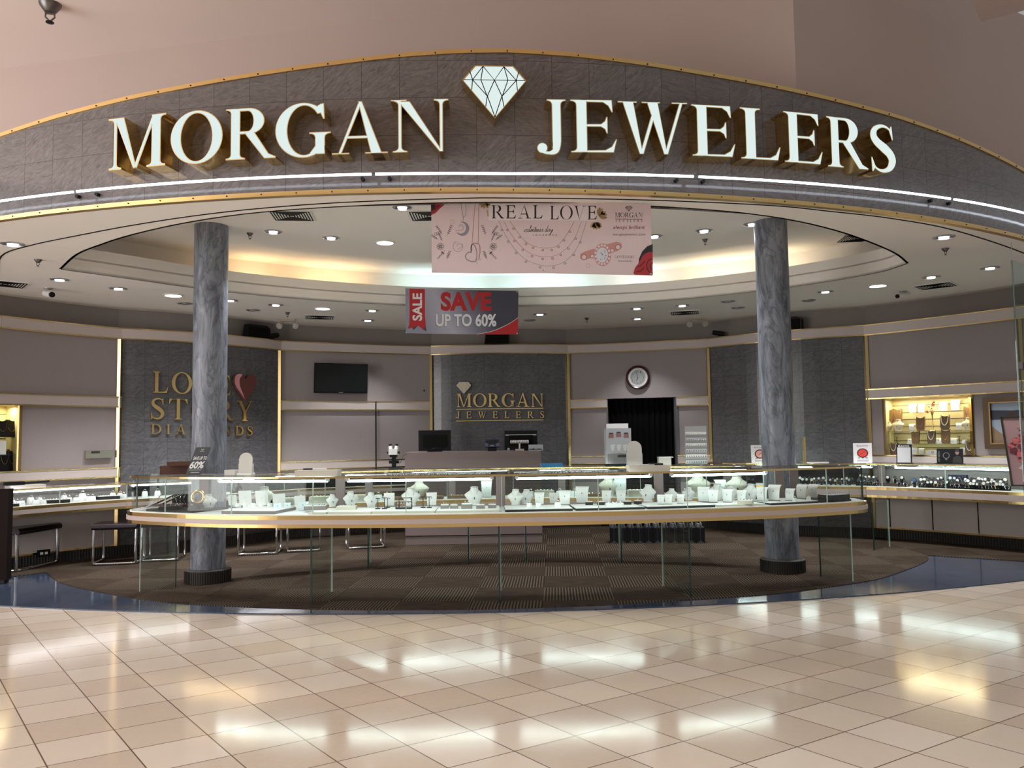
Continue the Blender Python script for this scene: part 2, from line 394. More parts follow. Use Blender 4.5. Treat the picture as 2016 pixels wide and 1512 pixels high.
CAR = [(-5.15, 9.05), (-4.56, 8.32), (-3.74, 7.69), (-3.09, 7.29), (-2.21, 7.02), (-1.41, 6.88), (-0.4, 6.82), (0.4, 6.87), (1.06, 6.97), (2.22, 7.25), (2.83, 7.54), (3.45, 7.89), (4.03, 8.45), (4.5, 8.99), (4.72, 9.39)]
J = [(-7.1, 6.9), (-5.83, 9.2), (-5.0, 10.35), (-3.4, 11.9), (-1.28, 12.85), (0.9, 12.95), (3.0, 12.4), (4.85, 11.1), (6.05, 9.65), (7.2, 7.9)]
outer = cr(CAR, 6) + [(5.75, 8.7), (6.6, 7.7), (7.2, 8.2), (7.2, 14.1), (-7.2, 14.1), (-7.2, 7.2), (-6.55, 7.2), (-5.6, 8.6)]
mb = MB(); mb.prism(outer, -0.004, 0.006)
o = struct('floor_carpet', mb, CARPET)

# ================================================================== header (marble fascia with the sign)
HCX, HR = -0.72, 9.6; HCY = 5.675 + HR
HTOP = [(-6.2, 3.55), (-4.05, 3.83), (-3.47, 3.905), (-2.86, 3.97), (-2.34, 4.015), (-1.83, 4.06), (-1.28, 4.11), (-0.8, 4.155), (-0.35, 4.184), (0.03, 4.193), (0.5, 4.178), (0.97, 4.147), (1.46, 4.107), (2.0, 4.07), (2.55, 4.03), (3.17, 3.985), (3.88, 3.915), (4.8, 3.81), (6.2, 3.6)]
def hy(x, d=0.0): return HCY - sqrt((HR + d) ** 2 - (x - HCX) ** 2)
HX = frange(-6.2, 6.2, 96); ZC = 3.16
HMARB = marble_tiles('header_marble', (0.083, 0.073, 0.071), (0.20, 0.18, 0.178), 0.275, 0.11, streak=20.0, contrast=(0.30, 0.66))
mb = MB(); mb.ribbon([(x, hy(x)) for x in HX], ZC + 0.004, [lin(x, HTOP) for x in HX], 0.34)
struct('wall_header', mb, HMARB)
mb = MB(); mb.ribbon([(x, hy(x, 0.014)) for x in HX], [lin(x, HTOP) - 0.012 for x in HX], [lin(x, HTOP) + 0.018 for x in HX], 0.36)
for i in range(4, 93, 2):
    x = HX[i]; mb.box((x, hy(x, 0.016), lin(x, HTOP)), (0.008, 0.006, 0.008), mi=1)
struct('trim_header_top', mb, [GOLDSAT, BLACK])
mb = MB(); mb.ribbon([(x, hy(x, 0.014)) for x in HX], ZC - 0.004, ZC + 0.028, 0.05)
for i in range(2, 93, 2):
    x = HX[i] + 0.03; mb.box((x, hy(x, 0.016), ZC + 0.012), (0.008, 0.006, 0.008), mi=1)
struct('trim_header_bottom', mb, [GOLDSAT, BLACK])

# ================================================================== shop ceiling with the oval cove
OVF = [(-4.5, 8.05), (-4.0, 7.43), (-3.57, 7.05), (-3.14, 6.73), (-2.53, 6.38), (-1.9, 6.14), (-1.1, 6.0), (-0.3, 5.96), (0.5, 6.02), (1.1, 6.13), (1.58, 6.26), (1.93, 6.39), (2.33, 6.6), (2.78, 6.92), (3.24, 7.33), (3.76, 7.87), (4.12, 8.35)]
OVB = [(4.12, 8.35), (4.02, 8.8), (3.62, 9.33), (3.02, 9.86), (2.1, 10.4), (1.2, 10.66), (0.1, 10.74), (-0.7, 10.68), (-1.39, 10.52), (-2.27, 10.12), (-3.05, 9.62), (-3.61, 9.1), (-4.07, 8.55), (-4.5, 8.05)]
ovf, ovb = cr(OVF, 5), cr(OVB, 6)
oval = ovf + ovb[1:-1]
outer = [(x, hy(x, -0.03)) for x in HX] + [(7.6, 8.6), (7.6, 14.3), (-7.6, 14.3), (-7.6, 8.6)]
mb = MB(); mb.prism(outer, ZC, ZC + 0.02, [oval]); struct('ceiling', mb, CEILM)
JT = [(-5.3, 8.3), (-4.73, 7.44), (-4.23, 7.05), (-3.48, 6.65), (-3.03, 6.43), (-2.48, 6.2), (-1.91, 6.02), (-1.24, 5.89), (-0.38, 5.83), (0.02, 5.84), (0.96, 5.93), (1.97, 6.12), (2.54, 6.32), (3.16, 6.57), (3.91, 7.0), (5.07, 7.92), (5.6, 8.5)]
mb = MB(); mb.ribbon(cr(JT, 5), ZC - 0.004, ZC + 0.004, 0.014); struct('trim_grille_track', mb, BLACKM, label='dark curved track for the closing grille in the soffit')
mb = MB(); ob_ = offs(ovb, -0.40)
mb.ribbon(ovb, ZC + 0.0, ZC + 0.25, -0.025)
mb.prism(list(ovb) + list(ob_)[::-1], ZC + 0.12, ZC + 0.14)
mb.ribbon(ob_, ZC + 0.13, 3.66, -0.03)
of_ = offs(ovf, -0.2); mb.ribbon(ovf, ZC, ZC + 0.25, -0.025); mb.ribbon(of_, ZC + 0.02, 3.66, -0.03)
struct('ceiling_cove', mb, CEILM)
mb = MB(); mb.prism(offs(ovf, -0.21) + ob_[1:-1], 3.65, 3.68); struct('ceiling_upper', mb, CEILM)
# lamps lying in the cove
def cove(px0, px1, power, col):
    a = [p for p in offs(ovb, -0.2) if px0 <= px((p[0], p[1], 3.4))[0] <= px1]
    p, q = Vector(a[0]), Vector(a[-1]); c = (p + q) / 2
    l = D.lights.new('cove_tube', 'AREA'); l.shape = 'RECTANGLE'; l.size = (q - p).length; l.size_y = 0.05; l.energy = power; l.color = col
    o = D.objects.new('cove_tube', l); COL.objects.link(o); d = (p - q).normalized()
    o.matrix_world = Matrix.Translation((c.x, c.y, ZC + 0.16)) @ Matrix.Rotation(math.atan2(d.y, d.x), 4, 'Z') @ Matrix.Rotation(pi, 4, 'X')
WARM, COOL, NEUT = (1.0, 0.68, 0.36), (0.62, 0.93, 1.0), (1.0, 0.84, 0.58)
for a, b, pw, c in ((455, 560, 3.6, WARM), (570, 740, 6, WARM), (770, 960, 9, COOL), (985, 1180, 9, COOL), (1200, 1330, 5, (0.85, 0.96, 0.95)), (1345, 1480, 6, NEUT), (1490, 1590, 3.0, NEUT)):
    cove(a, b, pw * (0.36 if c[2] > 0.8 else 0.5), c)

# ================================================================== mall walls above the header
mb = MB(); A = Vector((-9.0, 8.75)); B = Vector((2.32, 6.36))
mb.ribbon([(-9.0, 8.75 + 0.05), (2.32, 6.36)], 3.72, 5.6, 0.2); struct('wall_mall_front', mb, MALLW)
mb = MB(); mb.ribbon([(2.32, 6.36), (8.5, 9.75)], 3.72, 5.6, 0.2); struct('wall_mall_right', mb, MALLW)
mb = MB(); mb.prism([(-10, -4), (1.1, -4), (1.1, 1.5), (2.325, 6.37), (-9.0, 8.9), (-10, 9)], 5.2, 5.3); struct('ceiling_mall', mb, MALLC)
mb = MB(); mb.prism([(3.95, 6.61), (4.08, 6.77), (4.21, 6.68), (4.9, 6.2), (4.0, 5.3), (3.2, 5.7)], 4.92, 5.3); struct('ceiling_mall_right', mb, MALLW)

# ================================================================== shop walls
def arcseg(a, b, sag, n=14):                                # curve from a to b, bulging by sag to the right of travel (towards the shop)
    a, b = Vector(a), Vector(b); d = b - a; nrm = Vector((d.y, -d.x)).normalized()
    return [tuple(a + d * t + nrm * sag * 4 * t * (1 - t)) for t in frange(0, 1, n)]
ZT0, ZT1, ZM0, ZM1, ZL0, ZL1 = 2.74, 2.885, 1.866, 2.003, 0.985, 1.11
SMARB = marble_tiles('shop_marble', (0.056, 0.056, 0.062), (0.155, 0.152, 0.162), 0.285, 0.2, streak=18.0, contrast=(0.3, 0.68))
def sub(seg, t0, t1, n=10):                                 # piece of a polyline between two parameters
    P = [Vector(p) for p in seg]; k = len(P) - 1; out = []
    for t in frange(t0, t1, n):
        i = min(int(t * k), k - 1); f = t * k - i; out.append(tuple(P[i] * (1 - f) + P[i + 1] * f))
    return out
def t_at(seg, X, z=1.4):                                    # parameter where a wall crosses a column of the photo
    lo, hi = 0.0, 1.0
    for _ in range(40):
        m = (lo + hi) / 2; p = sub(seg, m, m, 1)[0]
        if px((p[0], p[1], z))[0] < X: lo = m
        else: hi = m
    return lo
WT = 0.12
def bandset(mb, gb, seg, z0, z1, pr=0.035, t=0.035):
    f = offs(seg, -pr); mb.ribbon(f, z0, z1, t); f2 = offs(seg, -pr - 0.006)
    gb.ribbon(f2, z1 - 0.012, z1 + 0.002, t + 0.006); gb.ribbon(f2, z0 - 0.002, z0 + 0.014, t + 0.006)
def gbar(gb, p, z0, z1, w=0.04): gb.box((p[0], p[1] - 0.02, (z0 + z1) / 2), (w, 0.06, z1 - z0))
SEG = {}
names = ['left_end', 'left_fabric', 'left_marble', 'rear_left_fabric', 'rear_marble', 'rear_right_fabric', 'right_marble', 'right_fabric', 'right_end']
for i, nme in enumerate(names):
    sag = {2: 0.17, 4: 0.15, 6: 0.17}.get(i, -0.05)
    SEG[nme] = arcseg(J[i], J[i + 1], sag)
GB = MB(); BB = MB()
holes = {'left_fabric': None, 'right_fabric': None}
for nme, seg in SEG.items():
    mb = MB()
    if 'marble' in nme:
        mb.ribbon(seg, 0.13, ZT0, WT); struct('wall_' + nme, mb, SMARB)
    elif nme == 'right_fabric':
        NR = (t_at(seg, 1741), t_at(seg, 1912))
        mb.ribbon(seg, 0.13, ZL1, WT); mb.ribbon(seg, ZM0, ZT0, WT)
        mb.ribbon(sub(seg, 0, NR[0]), ZL1, ZM0, WT); mb.ribbon(sub(seg, NR[1], 1), ZL1, ZM0, WT); struct('wall_' + nme, mb, MAUVE)
    elif nme == 'left_fabric':
        NL = (0.0, t_at(seg, 40))
        mb.ribbon(seg, 0.13, ZL1, WT); mb.ribbon(seg, ZM0, ZT0, WT); mb.ribbon(sub(seg, NL[1], 1), ZL1, ZM0, WT); struct('wall_' + nme, mb, MAUVE)
    elif nme == 'rear_right_fabric':
        ND = (t_at(seg, 1197), t_at(seg, 1334))
        mb.ribbon(sub(seg, 0, ND[0]), 0.13, ZT0, WT); mb.ribbon(sub(seg, ND[1], 1), 0.13, ZT0, WT); mb.ribbon(sub(seg, ND[0], ND[1]), ZM1 + 0.005, ZT0, WT)
        struct('wall_' + nme, mb, MAUVE)
    else:
        mb.ribbon(seg, 0.13, ZT0, WT); struct('wall_' + nme, mb, MAUVE)
    bandset(BB, GB, seg, ZT0, ZT1, 0.03, 0.26)
    if 'marble' not in nme:
        parts = [(0, ND[0]), (ND[1], 1)] if nme == 'rear_right_fabric' else [(0, 1)]
        for a, b in parts:
            bandset(BB, GB, sub(seg, a, b), ZM0, ZM1); bandset(BB, GB, sub(seg, a, b), ZL0, ZL1)
LOWB = MB()
for nme in names:
    if 'marble' not in nme:
        for a, b in ([(0, ND[0]), (ND[1], 1)] if nme == 'rear_right_fabric' else [(0, 1)]): LOWB.ribbon(offs(sub(SEG[nme], a, b), -0.006), 0.14, 0.70, 0.02)
struct('wall_lower_brightened', LOWB, LOWP)  # lower wall strip lightened by colour in place of light
for i in range(2, 9): gbar(GB, J[i], 0.13, ZT0)
gbar(GB, sub(SEG['right_fabric'], NR[0], NR[0], 1)[0], ZL1, ZM0, 0.02); gbar(GB, sub(SEG['right_fabric'], NR[1], NR[1], 1)[0], ZL1, ZM0, 0.02)
gbar(GB, sub(SEG['left_fabric'], NL[1], NL[1], 1)[0], ZL1, ZM0, 0.02)
struct('trim_wall_bands', BB, BAND); struct('trim_wall_brass', GB, TRIMG)
# dark joint in the rear left wall, wall above the ledge, ribbed base
t_ = t_at(SEG['rear_left_fabric'], 741); p_ = sub(SEG['rear_left_fabric'], t_, t_, 1)[0]
mb = MB(); mb.box((p_[0], p_[1] - 0.04, 1.07), (0.016, 0.012, 1.87)); struct('trim_wall_joint', mb, BLACKM)
full = [p for nme in names for p in (SEG[nme] if nme == names[0] else SEG[nme][1:])]
mb = MB(); mb.ribbon(offs(full, 0.2), ZT1 - 0.06, ZC + 0.01, 0.1); struct('wall_upper', mb, UPWALL)
mb = MB(); bs = offs(full, -0.015)
cut = [p for p in bs]
ND0 = sub(SEG['rear_right_fabric'], ND[0], ND[0], 1)[0]; ND1 = sub(SEG['rear_right_fabric'], ND[1], ND[1], 1)[0]
L_ = [p for p in cut if p[0] < ND0[0]]; R_ = [p for p in cut if p[0] > ND1[0]]
for pp in (L_, R_):
    mb.ribbon(pp, 0.0, 0.13, 0.1)
    dist = 0.0
    for a, b in zip(pp, pp[1:]):
        a, b = Vector(a), Vector(b); n = max(1, int((b - a).length / 0.03))
        for k in range(n):
            q = a.lerp(b, (k + 0.5) / n); mb.box((q.x, q.y, 0.065), (0.012, 0.012, 0.128))
struct('baseboard_shop', mb, RIB)
mb = MB()
for nme in names:
    if 'fabric' in nme or 'end' in nme:
        for a, b in ([(0, ND[0]), (ND[1], 1)] if nme == 'rear_right_fabric' else [(0, 1)]): mb.ribbon(offs(sub(SEG[nme], a, b), -0.012), 0.125, 0.15, 0.03)
struct('trim_base_brass', mb, GOLD)
# panel joints of the right wall below the watch cases
mb = MB()
for X in (1752, 1836, 1926):
    t_ = t_at(SEG['right_fabric'], X, 0.4); p_ = sub(SEG['right_fabric'], t_, t_, 1)[0]; mb.box((p_[0] - .008, p_[1] - 0.008, 0.39), (0.008, 0.012, 0.47), rz=-0.85)
struct('trim_panel_joints', mb, BLACKM)

# doorway with black curtain
seg = SEG['rear_right_fabric']; dw = sub(seg, ND[0], ND[1], 40)
mb = MB(); P = offs(dw, 0.16); P = [(p[0], p[1] + 0.025 * sin(i * 1.9)) for i, p in enumerate(P)]
mb.ribbon(P, 0.01, ZM1 + 0.02, 0.01)
c = mb.build('curtain', mat('black_velvet', (0.004, 0.004, 0.004), 0.95, spec=0.1), None, True); tag(c, 'black pleated curtain filling the doorway below the round clock', 'curtain')
mb = MB()
for p, w in ((dw[0], 0.012), (dw[-1], 0.05)): mb.box((p[0], p[1] + 0.05, 1.0), (w, 0.13, 2.0))
struct('door_1', mb, mat('door_frame_grey', (0.13, 0.13, 0.14), 0.5))
mb = MB(); mb.box((dw[20][0], dw[20][1] + 0.5, 1.2), (1.8, 0.05, 2.4)); struct('wall_back_room', mb, BLACKM)

# marble columns
g = NT('column_marble'); tc = g.n('TexCoord').outputs['Object']
mp = g.n('Mapping', {'Vector': tc, 'Rotation': (0.35, 0.75, 0.3), 'Scale': (5.5, 5.5, 1.5)})
nz = g.n('TexNoise', {'Vector': mp.outputs[0], 'Scale': 1.3, 'Detail': 8.0, 'Roughness': 0.6, 'Distortion': 1.6})
vn = g.n('TexNoise', {'Vector': mp.outputs[0], 'Scale': 0.9, 'Detail': 5.0, 'Distortion': 2.5})
vein = g.math('SUBTRACT', 1.0, g.math('MULTIPLY', g.math('ABSOLUTE', g.math('SUBTRACT', vn.outputs['Fac'], 0.5)), 22.0))
c = g.ramp(nz.outputs['Fac'], [(0.33, (0.11, 0.125, 0.155)), (0.66, (0.31, 0.335, 0.39))])
c = g.mix(g.math('MAXIMUM', g.math('MULTIPLY', vein, 0.5), 0.0), c, (0.05, 0.05, 0.062))
g.t.links.new(c, g.p.inputs['Base Color']); g.p.inputs['Roughness'].default_value = 0.38; g.p.inputs['Specular IOR Level'].default_value = 0.35
for (x, y), side in (((-3.10, 8.32), 'left'), ((2.755, 8.46), 'right')):
    t = thing('marble_column', 'grey veined marble column at the %s end of the front counter' % side, 'column', (x, y, 0), 0.0 if side == 'left' else 1.3, 'marble columns')
    mb = MB(); mb.lathe([(0.168, 0.0), (0.168, 3.66)], 48); mb.build('shaft', g.m, t, True)
    mb = MB(); mb.lathe([(0.215, 0.0), (0.22, 0.008), (0.22, 0.13), (0.20, 0.142), (0.168, 0.142)], 48)
    for k in range(60): mb.box((0.22 * cos(k * pi / 30), 0.22 * sin(k * pi / 30), 0.065), (0.01, 0.01, 0.125), rz=k * pi / 30)
    mb.build('ribbed_base', RIB, t)
# ================================================================== serif letterforms (cap height 1), each a list of (outline, holes)
def arcp(cx, cy, rx, ry, a0, a1, n=20): return [(cx + rx * cos(radians(a0 + (a1 - a0) * i / n)), cy + ry * sin(radians(a0 + (a1 - a0) * i / n))) for i in range(n + 1)]
def stem(xc, w, y0=0.0, y1=1.0, sw=0.09, st=0.035, br=0.075, bot=True, top=True, bl=None, brr=None, tl=None, tr=None):
    L, R = xc - w / 2, xc + w / 2; bl = sw if bl is None else bl; brr = sw if brr is None else brr; tl = sw if tl is None else tl; tr = sw if tr is None else tr
    def q(ax, ay, bx, by, sx): return [((1 - t) ** 2 * ax + 2 * t * (1 - t) * sx + t * t * bx, (1 - t) ** 2 * ay + 2 * t * (1 - t) * (ay if abs(sx - bx) < 1e-6 else by) + t * t * by) for t in (0, .25, .5, .75, 1)]
    p = []
    if bot: p += [(L - bl, y0), (R + brr, y0)] + q(R + brr, y0 + st, R, y0 + st + br, R)
    else: p += [(L, y0), (R, y0)]
    if top: p += q(R + tr, y1 - st, R, y1 - st - br, R)[::-1] + [(R + tr, y1), (L - tl, y1)] + q(L - tl, y1 - st, L, y1 - st - br, L)
    else: p += [(R, y1), (L, y1)]
    if bot: p += q(L - bl, y0 + st, L, y0 + st + br, L)[::-1]
    return p
def diag(x0, w0, y0, x1, w1, y1): return [(x0, y0), (x0 + w0, y0), (x1 + w1, y1), (x1, y1)]
def serif(x0, x1, y, h=0.035): return [(x0, y), (x1, y), (x1, y + h), (x0, y + h)]
def ring_(cx, cy, rx, ry, tx, ty, n=40): return (arcp(cx, cy, rx, ry, 0, 360, n)[:-1], [arcp(cx, cy, rx - tx, ry - ty, 360, 0, n)[:-1]])
def swash(pts, ws):                                         # variable-width band along a curve
    P = [Vector(p) for p in cr(pts, 8)]; k = len(P); L = []; R = []
    for i, p in enumerate(P):
        t = (P[min(i + 1, k - 1)] - P[max(i - 1, 0)]).normalized(); q = Vector((-t.y, t.x)); w = lin(i / (k - 1), ws) / 2
        L.append(tuple(p + q * w)); R.append(tuple(p - q * w))
    return L + R[::-1]
def glyph(c, bold=1.0, thin=1.0):
    T = 0.155 * bold; H = 0.062 * thin; P = lambda *a: [(p, []) for p in a]
    if c == 'I': return P(stem(0.2, T))
    if c == 'L': return P(stem(0.2, T, brr=0.0, bl=0.09), [(0.2, 0), (0.66, 0), (0.71, 0.27), (0.685, 0.27), (0.62, 0.12), (0.52, 0.055), (0.2, 0.05)])
    if c == 'E': return P(stem(0.2, T, brr=0.0, tr=0.0), [(0.2, 0), (0.70, 0), (0.755, 0.26), (0.73, 0.26), (0.66, 0.12), (0.56, 0.055), (0.2, 0.05)],
                          [(0.2, 1), (0.685, 1), (0.695, 0.76), (0.67, 0.76), (0.62, 0.88), (0.54, 0.945), (0.2, 0.95)],
                          [(0.2, 0.485), (0.50, 0.485), (0.56, 0.44), (0.585, 0.36), (0.61, 0.36), (0.61, 0.68), (0.585, 0.68), (0.56, 0.60), (0.50, 0.545), (0.2, 0.54)])
    if c == 'J': return P(stem(0.42, T, y0=0.2, bot=False), swash([(0.42, 0.24), (0.415, 0.14), (0.385, 0.05), (0.30, 0.012), (0.20, 0.02), (0.13, 0.06)], [(0, T), (0.35, T * 0.85), (0.65, H * 1.1), (1, H * 1.1)]), arcp(0.155, 0.10, 0.10, 0.10, 0, 360, 22)[:-1])
    if c == 'O': return [ring_(0.5, 0.5, 0.48, 0.52, T * 1.12, H * 0.95)]
    if c in 'CG':
        out = arcp(0.5, 0.5, 0.48, 0.52, 38, 318, 34); inn = arcp(0.52, 0.5, 0.48 - T * 1.1, 0.52 - H * 0.95, 318 if c == 'C' else 312, 40, 30)
        r = P(out + inn, [(0.80, 0.99), (0.86, 1.0), (0.872, 0.70), (0.84, 0.70), (0.80, 0.80), (0.72, 0.885), (0.745, 0.955)])
        if c == 'G': r += P(stem(0.79, T, y0=0.04, y1=0.46, bot=False, tl=0.10, tr=0.10), [(0.79 - T / 2, 0.2), (0.79 + T / 2, 0.2), (0.79 + T / 2, 0.12), (0.72, 0.05), (0.62, 0.0), (0.60, 0.05)])
        return r
    if c in 'DB': return [(stem(0.18, T, brr=0.02, tr=0.02), [])] + P([(0.2, 0)] + arcp(0.36, 0.5, 0.50, 0.5, -90, 90, 24) + [(0.2, 1), (0.2, 1 - H)] + arcp(0.36, 0.5, 0.50 - T * 1.1, 0.5 - H, 90, -90, 24) + [(0.2, H)])
    if c in 'RP':
        r = P(stem(0.2, T, tr=0.0), [(0.2, 1), (0.42, 1)] + arcp(0.45, 0.745, 0.275, 0.255, 90, -90, 18) + [(0.2, 0.49), (0.2, 0.49 + H)] + arcp(0.42, 0.745, 0.275 - T, 0.255 - H, -90, 90, 16) + [(0.2, 1 - H)])
        if c == 'R': r += P([(0.36, 0.51), (0.36 + T * 1.05, 0.53), (0.80, 0.10), (0.93, 0.035), (0.93, 0.0), (0.72, 0.0)])
        return r
    if c == 'A': return P(diag(0.10, H, 0, 0.445, H * 1.1, 1.0), diag(0.66, T * 1.12, 0, 0.44, H * 1.2, 1.03), [(0.2, 0.30), (0.70, 0.30), (0.68, 0.36), (0.22, 0.36)], serif(0.0, 0.30, 0), serif(0.56, 0.95, 0))
    if c == 'V': return P(diag(0.40, H, -0.02, 0.08, T * 1.15, 1.0), diag(0.40, H * 1.1, -0.02, 0.74, H, 1.0), serif(0.0, 0.34, 0.965), serif(0.62, 0.93, 0.965))
    if c == 'W': return P(diag(0.33, H, 0.0, 0.07, T * 1.05, 1.0), diag(0.33, H * 1.1, 0.0, 0.56, H * 1.1, 0.86), diag(0.72, H, 0.0, 0.46, T * 1.05, 1.0), diag(0.72, H * 1.1, 0.0, 0.99, H, 1.0), serif(0.0, 0.31, 0.965), serif(0.38, 0.68, 0.965), serif(0.86, 1.12, 0.965))
    if c == 'N': return P(stem(0.17, H, tl=0.12, tr=0.0), diag(0.14, T * 1.1, 0.965, 0.80, H * 0.9, 0.0)[::-1], stem(0.83, H, bot=False), serif(0.02, 0.28, 0.965))
    if c == 'M': return P(stem(0.15, H, tl=0.11, tr=0.0), diag(0.13, T * 1.05, 1.0, 0.50, H, 0.0)[::-1], diag(0.50, H * 1.1, 0.0, 0.86, H * 1.1, 1.0), stem(0.93, T, tl=0.0, tr=0.10))
    if c == 'T': return P(stem(0.42, T, top=False), [(0.02, 1), (0.82, 1), (0.84, 0.75), (0.81, 0.75), (0.76, 0.88), (0.68, 0.945), (0.16, 0.945), (0.08, 0.88), (0.03, 0.75), (0.0, 0.75)])
    if c == 'Y': return P(stem(0.43, T, y1=0.46, top=False), diag(0.43 - T / 2, T, 0.44, 0.07, T * 1.1, 1.0), diag(0.44, H, 0.44, 0.74, H, 1.0), serif(0.0, 0.32, 0.965), serif(0.62, 0.90, 0.965))
    if c == 'K': return P(stem(0.2, T), diag(0.28, H, 0.42, 0.68, H, 1.0), [(0.36, 0.52), (0.48, 0.62), (0.86, 0.0), (0.66, 0.0)])
    if c == 'S':
        sp = swash([(0.555, 0.80), (0.49, 0.93), (0.335, 0.975), (0.175, 0.90), (0.135, 0.755), (0.21, 0.63), (0.37, 0.51), (0.50, 0.39), (0.545, 0.25), (0.475, 0.095), (0.32, 0.03), (0.165, 0.08), (0.085, 0.235)],
                   [(0, 0.02), (0.12, H), (0.30, T * 0.85), (0.5, T * 1.2), (0.70, T * 0.95), (0.88, H), (1, 0.02)])
        return P(sp, [(0.53, 0.99), (0.565, 1.0), (0.585, 0.69), (0.56, 0.69), (0.50, 0.88)], [(0.06, 0.31), (0.085, 0.31), (0.16, 0.10), (0.10, 0.0), (0.07, 0.0)])
    return P(stem(0.2, T))
_GB = {}
def gbox(c, bold=1.0, thin=1.0):
    k = (c, bold, thin)
    if k not in _GB:
        gl = glyph(c, bold, thin); xs = [p[0] for o, h in gl for p in o]; ys = [p[1] for o, h in gl for p in o]
        _GB[k] = (gl, min(xs), max(xs), min(ys), max(ys))
    return _GB[k]
def inset(poly, d, hole=False):                             # move a closed outline inwards
    P = [Vector(p) for p in poly]; k = len(P)
    ar = sum(P[i].x * P[(i + 1) % k].y - P[(i + 1) % k].x * P[i].y for i in range(k)); sgn = 1 if ar > 0 else -1
    if hole: sgn = -sgn
    out = []
    for i in range(k):
        a = (P[i] - P[i - 1]); b = (P[(i + 1) % k] - P[i])
        if a.length < 1e-7: a = b
        if b.length < 1e-7: b = a
        a.normalize(); b.normalize(); n1 = Vector((-a.y, a.x)) * sgn; n2 = Vector((-b.y, b.x)) * sgn; m = (n1 + n2)
        m = m / max(0.5, m.length_squared / 2) if m.length > 1e-6 else n1
        out.append(tuple(P[i] + m * d))
    return out
def serif_text(mb, s, fn, x, y, h, z=0.0, bold=1.0, thin=1.0, gap=0.1, width=None, space=0.35, mi=0, solid=None):
    adv = 0.0; lay = []
    for ch in s:
        if ch == ' ': adv += space; continue
        gl, x0, x1, y0, y1 = gbox(ch, bold, thin); lay.append((gl, adv - x0)); adv += x1 - x0 + gap
    tot = adv - gap; k = h if width is None else width / tot
    for gl, ox in lay:
        for o, hs in gl:
            tf = lambda P: [(x + (p[0] + ox) * k, y + p[1] * h) for p in P]
            if solid: mb.prism(tf(o), z, z + solid, [tf(q) for q in hs], mi, fn)
            else: mb.flat(tf(o), z, [tf(q) for q in hs], mi, fn)
    return tot * k

# ================================================================== the sign on the header
LD = 0.15                                                   # depth of the channel letters
SIGN = [('M', 212, 336, 326, 325, 0.336), ('O', 335, 327, 438, 319, 0), ('R', 444, 316, 543, 311, 0), ('G', 541.5, 311, 651.5, 307, 0), ('A', 653, 305, 764, 301.5, 0), ('N', 769, 301, 884, 298.5, 0),
        ('J', 1057, 302, 1116, 302.5, 0), ('E', 1124, 300.5, 1216, 301, 0), ('W', 1218, 303.5, 1356, 305.5, 0), ('E', 1363, 307, 1449, 310, 0), ('L', 1459, 312.5, 1538, 317, 0), ('E', 1545, 319, 1621, 325, 0), ('R', 1630, 328, 1710, 335, 0), ('S', 1716, 337, 1765, 342, 0)]
TOPS = [(212, 229), (270, 228), (387, 217), (494, 212), (596, 202), (708, 199), (827, 195), (1086, 195), (1170, 196), (1287, 200), (1406, 207), (1498, 213.5), (1583, 222), (1672, 233), (1740, 245)]
seen = {}
WORDN = ['first', 'second', 'third']
for k, (ch, xl, yl, xr, yr, _) in enumerate(SIGN):
    a = oncyl(xl, yl, HCX, HCY, HR + LD); b = oncyl(xr, yr, HCX, HCY, HR + LD); xm = (xl + xr) / 2
    top = oncyl(xm, lin(xm, TOPS), HCX, HCY, HR + LD); wv = b - a; wd = wv.length; ht = top.z - (a.z + b.z) / 2
    word = 'MORGAN' if k < 6 else 'JEWELERS'
    nE = ''
    if k >= 6 and ch == 'E': seen['E'] = seen.get('E', 0) + 1; nE = WORDN[seen['E'] - 1] + ' '
    t = thing('sign_letter', 'backlit white letter %s, the %sone in the word %s on the marble header' % (ch, nE, word) if nE else 'backlit white letter %s of the word %s on the marble header' % (ch, word), 'sign letter', a, math.atan2(wv.y, wv.x), 'channel letters of the shop sign')
    sl = wv.z / wd; gl, x0, x1, y0, y1 = gbox(ch, 1.12, 1.0)
    y0 = min(y0, 0.0) if ch in 'O' else 0.0
    kx, ky = wd / (x1 - x0), ht / (y1 - (y0 if ch == 'O' else 0.0))
    fn = lambda x, y, z: (x, -z, y + x * sl)
    tf = lambda P: [((p[0] - x0) * kx, (p[1] - y0) * ky) for p in P]
    rb, fb = MB(), MB()
    for o, hs in gl:
        O, HS = tf(o), [tf(h) for h in hs]
        rb.prism(O, -LD + 0.004, 0.0, HS, 0, fn)
        fb.prism(inset(O, 0.0058), 0.0, 0.004, [inset(h, 0.0058, True) for h in HS], 0, fn)
    rb.build('letter_return', GOLD, t); fb.build('letter_face', SIGNF, t)
# diamond emblem
def gemlines(): return [[(0, .72), (1, .72)], [(0.2, .94), (.245, .72)], [(.245, .72), (.5, .99)], [(.5, .72), (.36, .99)], [(.36, .99), (.16, .72)], [(.5, .72), (.66, .99)], [(.66, .99), (.86, .72)], [(.5, .99), (.755, .72)], [(.8, .94), (.755, .72)],
        [(.15, .72), (.43, .3), (.5, 0)], [(.33, .72), (.43, .36), (.5, 0)], [(.5, .72), (.41, .3)], [(.5, .72), (.59, .3)], [(.85, .72), (.57, .3), (.5, 0)], [(.67, .72), (.57, .36), (.5, 0)], [(.16, .72), (.5, .0)], [(.84, .72), (.5, .0)]]
GEM = [(0.5, 0.0), (1.0, 0.72), (0.80, 1.0), (0.20, 1.0), (0.0, 0.72)]
a = oncyl(910, 161, HCX, HCY, HR + LD); b = oncyl(1036, 153, HCX, HCY, HR + LD); lo = oncyl(974, 233, HCX, HCY, HR + LD); hi = oncyl(974, 129, HCX, HCY, HR + LD)
